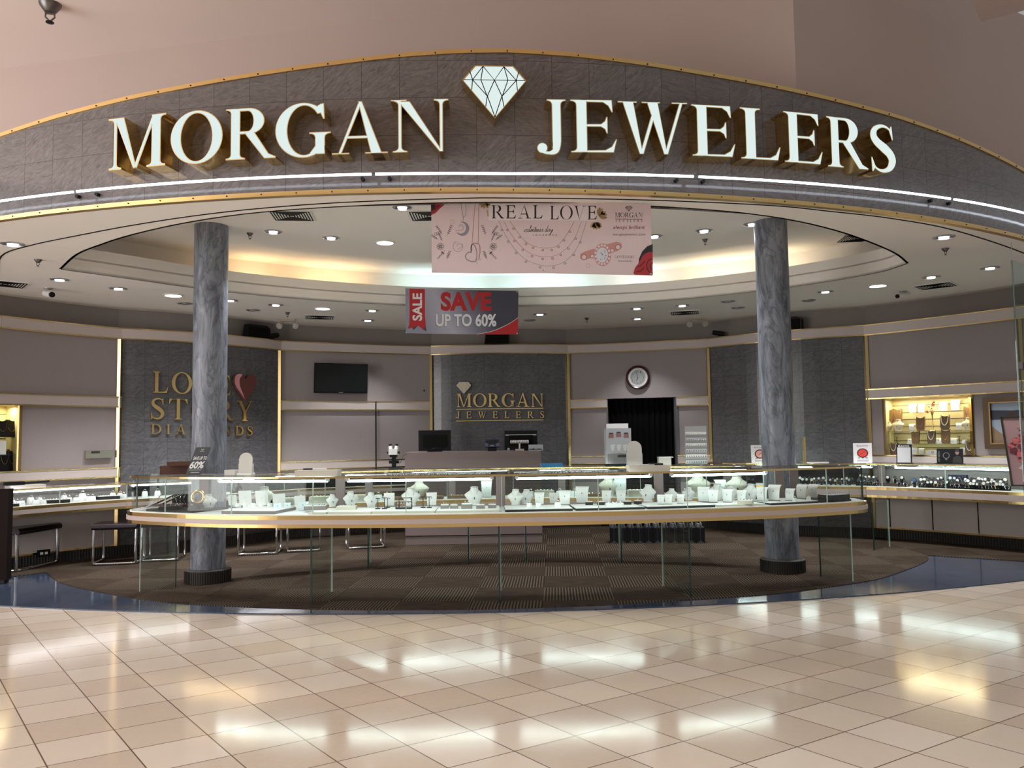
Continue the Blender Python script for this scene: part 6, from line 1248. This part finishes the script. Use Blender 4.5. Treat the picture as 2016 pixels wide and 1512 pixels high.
RBM = [mat('print_black_leaf', (.012, .012, .018), .5), mat('print_rose', (.36, .022, .03), .5), mat('print_rose_dark', (.10, .006, .010), .5)]; mb.build('rose_print', RBM, t); mb = MB()
mb.flat([bx2(1890, 845), bx2(1800, 880), bx2(1720, 960), bx2(1665, 1080), bx2(1655, 1180), bx2(1890, 1150)][::-1], .6, mi=0, fn=fnB); mb.flat([bx2(1890, 985), bx2(1840, 970), bx2(1770, 1000), bx2(1720, 1040), bx2(1690, 1110), bx2(1650, 1170), bx2(1600, 1230), bx2(1570, 1320), bx2(1590, 1352), bx2(1890, 1362)][::-1], .8, mi=1, fn=fnB)
for l in ([(1890, 1080), (1820, 1120), (1790, 1200), (1820, 1290), (1890, 1330)], [(1890, 1150), (1850, 1200), (1870, 1270)], [(1640, 1220), (1700, 1190), (1760, 1130)], [(1620, 1300), (1690, 1290), (1750, 1230)]): mb.stroke([bx2(*p) for p in cr(l, 4)], 2.2, 1.0, mi=2, fn=fnB)
mb.build('rose_print', RBM, t)
mb = MB(); rr = random.Random(4)                            # gold leaves
def leaf(c, ang, L, w, mi): d, n = Vector((cos(ang), sin(ang))), Vector((-sin(ang), cos(ang))); c = Vector(c); mb.flat([tuple(c + d * L * u + n * w * s_) for u, s_ in ((0, 0), (.3, .45), (.65, .5), (1, .08), (1, -.08), (.65, -.5), (.3, -.45))], .9 + mi * .1, mi=mi, fn=fnB); mb.stroke([tuple(c + d * L * .1), tuple(c + d * L * .95)], .4, 1.3, mi=2, fn=fnB)
for a in (205, 235, 262, 300, 330, 350): leaf(bx(960, 150), radians(a), 13, 7, rr.randint(0, 1))
mb.stroke([bx(1000, 280), bx(1015, 390)], 2.4, 1.1, mi=0, fn=fnB)
LBM = [mat('print_gold', (.42, .30, .14), .5), mat('print_gold_dark', (.28, .19, .08), .5), mat('print_gold_line', (.07, .04, .015), .5)]; mb.build('leaf_print', LBM, t); mb = MB()
for a in (10, 30, 62, 82, -12): leaf(bx2(995, 380), radians(a), 17, 9, rr.randint(0, 1))
for a in (250, 275, 300, 318, 225): leaf(bx2(950, 480), radians(a), 15, 9, rr.randint(0, 1))
mb.build('leaf_print', LBM, t)
mb = MB()                                                   # necklaces
for l, c in (([(565, 130), (575, 250), (600, 375), (605, 460)], 0), ([(625, 130), (650, 250), (640, 370), (605, 400)], 0), ([(810, 120), (780, 400), (750, 850)], 1), ([(860, 200), (858, 500), (850, 840)], 1)): mb.stroke([bx(*p) for p in cr(l, 5)], .8, 1.0, mi=c, fn=fnB)
for l, c, pts in (([(1370, 460), (1500, 640), (1620, 790), (1760, 870), (1950, 910), (2120, 890), (2230, 800), (2350, 630), (2440, 470)], 2, 5), ([(1270, 460), (1400, 690), (1560, 880), (1740, 1010), (1950, 1055), (2140, 1030), (2290, 930), (2440, 760), (2560, 470)], 1, 6), ([(1190, 460), (1300, 690), (1450, 920), (1640, 1100), (1920, 1200), (2180, 1180), (2380, 1050), (2520, 830), (2640, 480)], 0, 7)):
    P_ = cr(l, 6); mb.stroke([bx(*p) for p in P_], .55, 1.0, mi=c, fn=fnB)
    for i in range(3, len(P_) - 2, 5): cx, cy = bx(P_[i][0], P_[i][1] + 36); mb.stroke([(cx + 2.0 * cos(a), cy + 1.8 * sin(a)) for a in frange(0, 2 * pi, 12)[:-1]], 1.1, 1.1, True, c, fnB)
ell = lambda cx, cy, rx, ry, a0=0, a1=360: [bx(cx + rx * cos(radians(a)), cy - ry * sin(radians(a))) for a in frange(a0, a1, 22)]
mb.flat(ell(590, 590, 110, 118, 110, -160) + ell(560, 575, 92, 95, -150, 95), 1.0, mi=0, fn=fnB); mb.stroke([bx(*p) for p in cr([(530, 560), (560, 520), (600, 560), (590, 610), (480, 620)], 4)], .7, 1.1, mi=0, fn=fnB); mb.stroke(ell(515, 885, 80, 85, 100, 400), .6, 1.1, mi=0, fn=fnB); mb.stroke([bx(*p) for p in cr([(500, 880), (530, 830), (590, 880), (510, 930)], 4)], .5, 1.1, mi=0, fn=fnB); mb.stroke(ell(425, 478, 30, 34), .3, 1.1, mi=1, fn=fnB)
mb.stroke([bx(*p) for p in cr([(735, 985), (690, 980), (640, 1040), (680, 1110), (800, 1130), (830, 1000), (800, 880), (760, 850), (735, 900), (735, 985)], 5)], 1.8, 1.1, mi=0, fn=fnB); mb.stroke([bx(*p) for p in cr([(735, 960), (740, 860), (800, 830), (870, 860), (880, 980), (860, 1090)], 5)], 1.6, 1.1, mi=1, fn=fnB); mb.stroke([bx(815, 1120), bx(840, 1175)], .8, 1.1, mi=0, fn=fnB); mb.stroke([bx(830, 1110), bx(910, 1090)], .7, 1.1, mi=1, fn=fnB)
mb.build('necklace_print', [mat('print_silver', (.22, .22, .26), .5), mat('print_rose_metal', (.38, .17, .15), .5), mat('print_gold_chain', (.33, .20, .12), .5)], t)
mb = MB()                                                   # floral line drawings, mirrored left and right
def sprig(x0, y0, ang, L, s_):
    d = Vector((cos(ang), sin(ang))); n = Vector((-d.y, d.x)); c = Vector((x0, y0)); mb.stroke([bx(*c), bx(*(c + d * L))], .35, 1.1, fn=fnB)
    for u in frange(.25, 1, 4):
        for q_ in (-1, 1): a = c + d * L * u; e = a + (d * .7 + n * q_ * .7) * s_; m_ = (a + e) / 2; mb.flat([bx(*a), bx(*(m_ + n * s_ * .2)), bx(*e), bx(*(m_ - n * s_ * .2))], 1.1, fn=fnB)
for sx_, cx in ((1, 0), (-1, 1325)):
    mb = MB()
    X = lambda x: cx + sx_ * x; fl = lambda a: a if sx_ > 0 else pi - a
    sprig(X(265), 690, fl(-2.2), 170, 30); sprig(X(190), 775, fl(-2.5), 120, 28); sprig(X(340), 710, fl(-1.2), 170, 34); sprig(X(260), 800, fl(-2.0), 130, 26); sprig(X(300), 950, fl(2.3), 170, 26); sprig(X(330), 1100, fl(-1.2), 130, 34); sprig(X(235), 960, fl(.8), 60, 22)
    for k in range(9): a = k * 2 * pi / 9; q_ = Vector((X(225), 885)); e = [(q_.x + 36 * cos(a) + 26 * cos(b) * cos(a) - 13 * sin(b) * sin(a), q_.y + 36 * sin(a) + 26 * cos(b) * sin(a) + 13 * sin(b) * cos(a)) for b in frange(0, 2 * pi, 10)[:-1]]; mb.stroke([bx(*p) for p in e], .45, 1.1, True, fn=fnB)
    for k in range(3): q_ = (X(150 + k * 32), 680 - 10 * k); mb.stroke([bx(q_[0] + 22 * cos(a), q_[1] + 26 * sin(a)) for a in frange(0, 2 * pi, 10)[:-1]], .4, 1.1, True, fn=fnB)
    mb.build('floral_print', pk, t)
mb = MB()                                                   # rose-gold ring picture
el2 = lambda cx, cy, rx, ry, a0=0, a1=360, n=22: [bx2(cx + rx * cos(radians(a)), cy - ry * sin(radians(a))) for a in frange(a0, a1, n)]
mb.flat([bx2(*p) for p in ((690, 1010), (760, 970), (920, 920), (960, 1000), (880, 1070), (740, 1110), (690, 1080))][::-1], 1.0, mi=0, fn=fnB); mb.flat([bx2(*p) for p in ((1120, 850), (1290, 805), (1370, 830), (1380, 900), (1300, 960), (1200, 985), (1150, 940))][::-1], 1.0, mi=0, fn=fnB)
mb.flat(el2(1060, 1020, 142, 188)[:-1], 1.2, mi=0, fn=fnB); mb.flat(el2(1055, 1025, 95, 125)[:-1], 1.4, mi=2, fn=fnB)
for a in range(0, 360, 24): mb.flat(el2(1060 + 118 * cos(radians(a)), 1020 - 156 * sin(radians(a)), 20, 22, n=8)[:-1], 1.5, mi=1, fn=fnB)
for cx, cy, r in ((755, 1060, 38), (890, 1045, 28), (1315, 895, 36), (1220, 950, 28)): mb.flat(el2(cx, cy, r * 1.25, r * 1.25, n=12)[:-1], 1.4, mi=3, fn=fnB); mb.flat(el2(cx, cy, r, r, n=12)[:-1], 1.5, mi=1, fn=fnB)
for k in range(16): cx, cy = 1055 + rr.uniform(-60, 60), 1025 + rr.uniform(-85, 85); mb.flat([bx2(cx + rr.uniform(-22, 22), cy + rr.uniform(-26, 26)) for _ in range(3)], 1.5, mi=3 if k % 4 == 0 else 4 if k % 2 else 1, fn=fnB)
mb.stroke(el2(820, 1200, 32, 34), .3, 1.1, mi=3, fn=fnB); mb.build('ring_print', [mat('print_ring_rose', (.50, .24, .21), .4), mat('print_stone', (.62, .52, .52), .4), mat('print_diamond', (.55, .57, .62), .4), mat('print_ring_dark', (.22, .09, .08), .4), mat('print_diamond_dark', (.2, .21, .25), .4)], t)
for X, Y in ((854, 533), (1071, 532), (1281, 539)): mb = MB(); c = at(X, Y, BY - .003); mb.M = Matrix.Translation(c) @ RX; mb.lathe([(.003, 0), (.006, 0.002), (.007, 0)], 12, caps=False); mb.build('eyelet', STEEL, t)
for X in (870, 1265): p = at(X, 399, BY); mb = MB(); mb.tube([(p.x, BY, p.z), (p.x, BY, ZC)], .0015, 5); mb.build('hanging_cord', WHITE, t)

SY = 10.4
def fnS(x, y, z): return tuple(at(x, -y, SY - z * .001))
cx3 = lambda a, b: (780 + a / 7.754, -(550 + b / 7.754)); t = thing('sale_banner', 'grey SAVE UP TO 60% banner with red ribbon hanging from the cove', 'banner')
g = NT('banner_grey'); ob = g.n('NewGeometry').outputs['Position']; sx = g.n('SeparateXYZ', {0: ob}); xx = g.math('MULTIPLY_ADD', sx.outputs[0], .70, .95); xx = g.math('ADD', xx, g.math('MULTIPLY_ADD', sx.outputs[2], .35, -1.02))
g.t.links.new(g.ramp(xx, [(0.15, (.27, .27, .35)), (0.38, (.42, .42, .50)), (0.60, (.20, .20, .27)), (0.82, (.055, .055, .085))]), g.p.inputs['Base Color']); g.p.inputs['Roughness'].default_value = .5
mb = MB(); mb.prism([cx3(150, 822), cx3(700, 832), cx3(1250, 842), cx3(1858, 842), cx3(1865, 175), cx3(1000, 160), cx3(140, 135)], -2, 0, (), 0, fnS); mb.build('cloth', g.m, t)
mb = MB(); mb.flat([cx3(*p) for p in ((1230, 841), (1858, 842), (1862, 590), (1740, 672), (1600, 742), (1450, 800))], .6, mi=0, fn=fnS); mb.stroke([cx3(*p) for p in cr([(1228, 838), (1450, 795), (1600, 737), (1740, 667), (1862, 583)], 5)], .9, .9, mi=1, fn=fnS); mb.build('red_corner', [RED, WHITE], t)
mb = MB(); mb.flat([cx3(*p) for p in ((245, 735), (345, 695), (262, 778))], .5, mi=1, fn=fnS); mb.flat([cx3(*p) for p in ((418, 765), (440, 640), (465, 797))], .5, mi=1, fn=fnS); mb.flat([cx3(*p) for p in ((203, 143), (437, 150), (440, 560), (452, 690), (420, 775), (335, 705), (245, 738), (177, 755), (198, 690), (205, 560))][::-1], .8, mi=0, fn=fnS); mb.build('ribbon_print', [RED, mat('ribbon_shadow_print', (.05, .05, .07), .5)], t)
mb = MB(); x0, y0 = cx3(248, 630); put_text(mb, 'SALE', fnS, x0, y0, 19, 54, 1.4, rot=1, bold=.03); mb.build('ribbon_lettering', mat('print_white', (.75, .75, .78), .5), t)
mb = MB(); x0, y0 = cx3(678, 482); put_text(mb, 'SAVE', fnS, x0, y0, 100, 37.5, 1.2, bold=.045, space=1.05); mb.build('red_lettering', RED, t)
mb = MB(); x0, y0 = cx3(603, 720); put_text(mb, 'UP TO 60%', fnS, x0 - .8, y0 - .9, 120, 25.5, .9, mi=1, bold=.04); put_text(mb, 'UP TO 60%', fnS, x0, y0, 119.5, 25, 1.4, bold=.03); mb.build('white_lettering', [mat('print_white', (.75, .75, .78), .5), mat('ribbon_shadow_print', (.05, .05, .07), .5)], t)
for a, b in ((150, 812), (1845, 828), (1845, 190)): x0, y0 = cx3(a, b); mb = MB(); mb.M = Matrix.Translation(fnS(x0, y0, 3)) @ RX; mb.lathe([(.004, 0), (.008, 0.002), (.009, 0)], 12, caps=False); mb.build('eyelet', STEEL, t)
# ================================================================== ceiling fittings
def spot(loc, power, col=(0.98, 0.98, 1.0), ang=95):
    l = D.lights.new('downlight', 'SPOT'); l.energy = power; l.color = col; l.spot_size = radians(ang); l.spot_blend = 0.6; l.shadow_soft_size = 0.04
    o = D.objects.new('downlight', l); COL.objects.link(o); o.location = loc
def downlight(kind):
    t = thing('recessed_downlight', 'x', 'downlight'); R = 0.095 if kind == 'large' else 0.075
    mb = MB(); mb.lathe([(R, -0.002), (R, -0.012), (R + 0.02, -0.006), (R + 0.02, 0.0)], 28, caps=False)
    mb.build('trim_ring', WHITE if kind == 'large' else STEEL, t, True)
    mb = MB()
    if kind == 'large': mb.lathe([(0.01, -0.004), (R - 0.004, -0.004), (R - 0.004, -0.001)], 28); mb.build('diffuser', LAMPB, t)
    else:
        mb.lathe([(R, -0.006), (R - 0.02, -0.002), (0.02, -0.001)], 24, caps=False); mb.build('reflector', mat('reflector', (0.30, 0.31, 0.34), 0.15, 1.0), t, True)
        mb = MB(); mb.lathe([(0.02, -0.016), (0.042, -0.014), (0.046, -0.004)], 20, sx=1.0, sy=0.85); mb.build('lamp', LAMPB if kind == 'small' else LAMPD, t, True)
    return t
PR = {k: Proto(downlight(k)) for k in ('large', 'small', 'off')}
LOW = [(25, 480, 's'), (117, 550, 's'), (233, 567.5, 's'), (341, 581, 'l'), (365, 597, 'o'), (453, 591, 's'), (498, 610, 'o'), (543, 600, 's'), (635.5, 607, 'l'), (733, 611, 's'), (724, 630.5, 's'),
       (1043, 630, 'o'), (1063, 618.5, 's'), (1254, 607, 's'), (1255, 627, 's'), (1343, 601, 's'), (1433, 593, 'o'), (1453, 605.5, 'o'), (1592, 591, 'o'), (1625, 574, 's'), (1728, 562, 'l'), (1833, 545, 's'), (1858, 466, 's'), (1949, 527, 's')]
UPP = [(538, 456, 's'), (652, 468, 's'), (758, 477, 'l'), (792, 408, 's'), (1288, 465, 's'), (1386, 454, 's'), (1481, 441, 's')]
KN = {'s': 'small', 'l': 'large', 'o': 'off'}
DESC = {'s': 'small lit round downlight with bright reflector', 'l': 'large glowing round white downlight', 'o': 'dim unlit round downlight'}
for lst, z, where in ((LOW, ZC, 'in the lower ring ceiling'), (UPP, 3.65, 'in the raised centre ceiling')):
    cnt = {}
    for x, y, k in lst:
        cnt[k] = cnt.get(k, 0) + 1; tot = sum(1 for q in lst if q[2] == k); p = atz(x, y, z)
        lab = DESC[k] + ' ' + where + ((', %s from the left' % nth(cnt[k])) if tot > 1 else '')
        PR[KN[k]].put(p, 0, lab, 'downlights ' + where)
        if k != 'o': spot((p.x, p.y, z - 0.05), {'s': 72.0, 'l': 120.0}[k] * (1.15 if z > 3.3 else 1.0))

def sprinkler():
    t = thing('fire_sprinkler', 'x', 'sprinkler')
    mb = MB(); mb.lathe([(0.035, 0.0), (0.032, -0.008), (0.018, -0.028), (0.012, -0.03)], 16); mb.build('escutcheon', mat('dark_nickel', (.16, .15, .15), .35, .8), t, True)
    mb = MB(); mb.tube([(0, 0, -0.01), (0, 0, -0.03)], 0.008, 8); mb.tube([(0.012, 0, -0.03), (0.014, 0, -0.045), (0, 0, -0.06)], 0.003, 6); mb.tube([(-0.012, 0, -0.03), (-0.014, 0, -0.045), (0, 0, -0.06)], 0.003, 6); mb.box((0, 0, -0.03), (0.03, 0.01, 0.008)); mb.build('head', mat('dark_nickel', (.16, .15, .15), .35, .8), t)
    mb = MB(); mb.lathe([(0.004, -0.06), (0.013, -0.062), (0.013, -0.064), (0.004, -0.066)], 12); mb.build('deflector', BLACK, t)
    return t
SP = Proto(sprinkler())
for x, y, z, sc, lab in ((75, 511, ZC, 1.0, 'fire sprinkler in the lower ceiling at the far left'), (566, 615, ZC, 1, 'fire sprinkler above the twin spotlights left of the television'), (1155, 626, ZC, 1, 'fire sprinkler right of the grey sale banner'),
                         (1861, 489, ZC, 1.0, 'fire sprinkler in the lower ceiling at the far right'), (492, 459, 3.65, 1, 'fire sprinkler in the raised ceiling near the left column'), (1388, 471, 3.65, 1, 'fire sprinkler in the raised ceiling near the right column')):
    SP.put(atz(x, y, z), 0.4, lab, 'fire sprinklers', sc)
t = dup(SP.r, atz(99, 8, 5.2), 0.3, 'large fire sprinkler hanging from the mall ceiling at top left', 'fire sprinklers', 2.6)

def vent(w=0.42, d=0.36):
    t = thing('air_vent', 'x', 'air vent')
    mb = MB(); mb.box((0, 0, -0.004), (w, d, 0.008)); mb.build('frame', WHITE, t)
    mb = MB()
    for i in range(7):
        k = 0.9 - i * 0.125
        mb.ribbon([(-w / 2 * k, -d / 2 * k), (w / 2 * k, -d / 2 * k)], -0.011, -0.007, 0.010); mb.ribbon([(w / 2 * k, d / 2 * k), (-w / 2 * k, d / 2 * k)], -0.011, -0.007, 0.010)
        mb.ribbon([(w / 2 * k, -d / 2 * k), (w / 2 * k, d / 2 * k)], -0.011, -0.007, 0.010); mb.ribbon([(-w / 2 * k, d / 2 * k), (-w / 2 * k, -d / 2 * k)], -0.011, -0.007, 0.010)
    mb.build('louvre', BLACKM, t); return t
VP = Proto(vent())
for x, y, z, rz, lab in ((10, 558, ZC, 0.7, 'white air vent in the lower ceiling at the left edge'), (575, 424, 3.65, 0.1, 'white air vent in the raised ceiling near the left column'), (629, 624, ZC, 0.25, 'white air vent above the television'),
                         (1348, 615, ZC, -0.25, 'white air vent above the round clock'), (1842, 562, ZC, -0.75, 'white air vent in the lower ceiling at the right, above the watch cases'), (1690, 468, 3.65, -0.1, 'dark air vent at the right tip of the raised ceiling'), (846, 424, 3.65, 0.0, 'air vent half hidden behind the pink hanging banner')):
    VP.put(atz(x, y, z), rz, lab, 'ceiling vents')

def camera_(body):
    t = thing('security_camera', 'x', 'security camera')
    mb = MB(); mb.lathe([(0.05, 0.0), (0.05, -0.01), (0.02, -0.02)], 16); mb.tube([(0, 0, -0.01), (0, 0, -0.05), (0.03, -0.02, -0.065)], 0.01, 8); mb.build('bracket', BLACK if body is BLACK else STEEL, t, True)
    mb = MB(); mb.tube([(-0.06, 0.05, -0.05), (0.07, -0.05, -0.085)], 0.036, 14); mb.build('housing', body, t, True)
    mb = MB(); mb.tube([(0.07, -0.05, -0.085), (0.08, -0.058, -0.088)], 0.031, 14); mb.build('lens', BLACK, t, True); return t
CW = Proto(camera_(WHITE)); CW.put(atz(95, 567, ZC), 0, 'white bullet security camera under the lower ceiling at the left', 'security cameras'); CW.put(atz(1778, 573, ZC), -2.2, 'white bullet security camera under the lower ceiling at the right', 'security cameras', (1, 1, 0.8))
def ledge(X, off=0.1, z=ZT1):                               # spot on the ledge above the wall bands
    for nme in names:
        seg = offs(SEG[nme], off); a, b = px((*seg[0], z))[0], px((*seg[-1], z))[0]
        if a <= X <= b: t_ = t_at(seg, X, z); p = sub(seg, t_, t_, 1)[0]; return Vector((p[0], p[1], z))
CB = Proto(camera_(BLACK)); p = ledge(1416, 0.08)
r = CB.put(p + Vector((0, -0.02, 0.0)), 2.6, 'black security camera standing on the ledge left of the right column', 'security cameras'); r.rotation_euler = (pi, 0, 2.2); r.location = p + Vector((0, 0, 0.005))
p = ledge(537, 0.06); r = dup(CB.r, p, 0, 'dark security camera on the ledge beside the left speaker', 'security cameras'); r.rotation_euler = (pi, 0, 0.4); r.location = p + Vector((0, 0, 0.005))
def speaker(w, h, d):
    t = thing('loudspeaker', 'x', 'speaker'); mb = MB(); mb.prism([(-w / 2, 0), (w / 2, 0), (w / 2, h * 0.8), (w / 2 - 0.06, h), (-w / 2 + 0.03, h)], 0, d, (), 0, lambda x, y, z: (x, z - d / 2, y)); mb.build('cabinet', BLACK, t)
    mb = MB(); mb.box((0, -d / 2 - 0.003, h * 0.45), (w * 0.9, 0.006, h * 0.75)); mb.build('grille', BLACKM, t); return t
SPK = Proto(speaker(0.40, 0.19, 0.115))
for X, lab in ((505, 'black loudspeaker on the ledge above the left marble wall'), (978, 'black loudspeaker on the ledge behind the grey sale banner'), (1552, 'black loudspeaker on the ledge behind the right column')):
    p = ledge(X, 0.075); q = ledge(X + 6, 0.075); SPK.put(p + Vector((0, 0, 0.006)), math.atan2(q.y - p.y, q.x - p.x), lab, 'loudspeakers on the wall ledge')
def twin():
    t = thing('twin_spotlight', 'x', 'spotlight'); mb = MB(); mb.box((0, 0, -0.012), (0.2, 0.05, 0.024)); mb.tube([(-0.08, 0, -0.02), (-0.09, -0.02, -0.07)], 0.01, 8); mb.tube([(0.08, 0, -0.02), (0.09, -0.02, -0.07)], 0.01, 8); mb.build('mount', mat('beige_metal', (0.42, 0.34, 0.27), 0.5), t)
    for s in (-1, 1):
        mb = MB(); mb.tube([(0.1 * s, 0.02, -0.07), (0.115 * s, -0.05, -0.10)], [0.03, 0.045], 16); h = mb.build('lamp_head', mat('beige_metal', (0.42, 0.34, 0.27), 0.5), t, True)
        mb = MB(); mb.tube([(0.115 * s, -0.05, -0.10), (0.1165 * s, -0.056, -0.1025)], 0.036, 16); mb.build('lens', LAMPD, h, True)
    return t
TW = Proto(twin()); TW.put(atz(567, 629, ZC), 0.1, 'beige twin-head spotlight under the ceiling left of the television', 'twin spotlights'); TW.put(atz(1372, 626, ZC), -0.1, 'beige twin-head spotlight under the ceiling right of the round clock', 'twin spotlights')
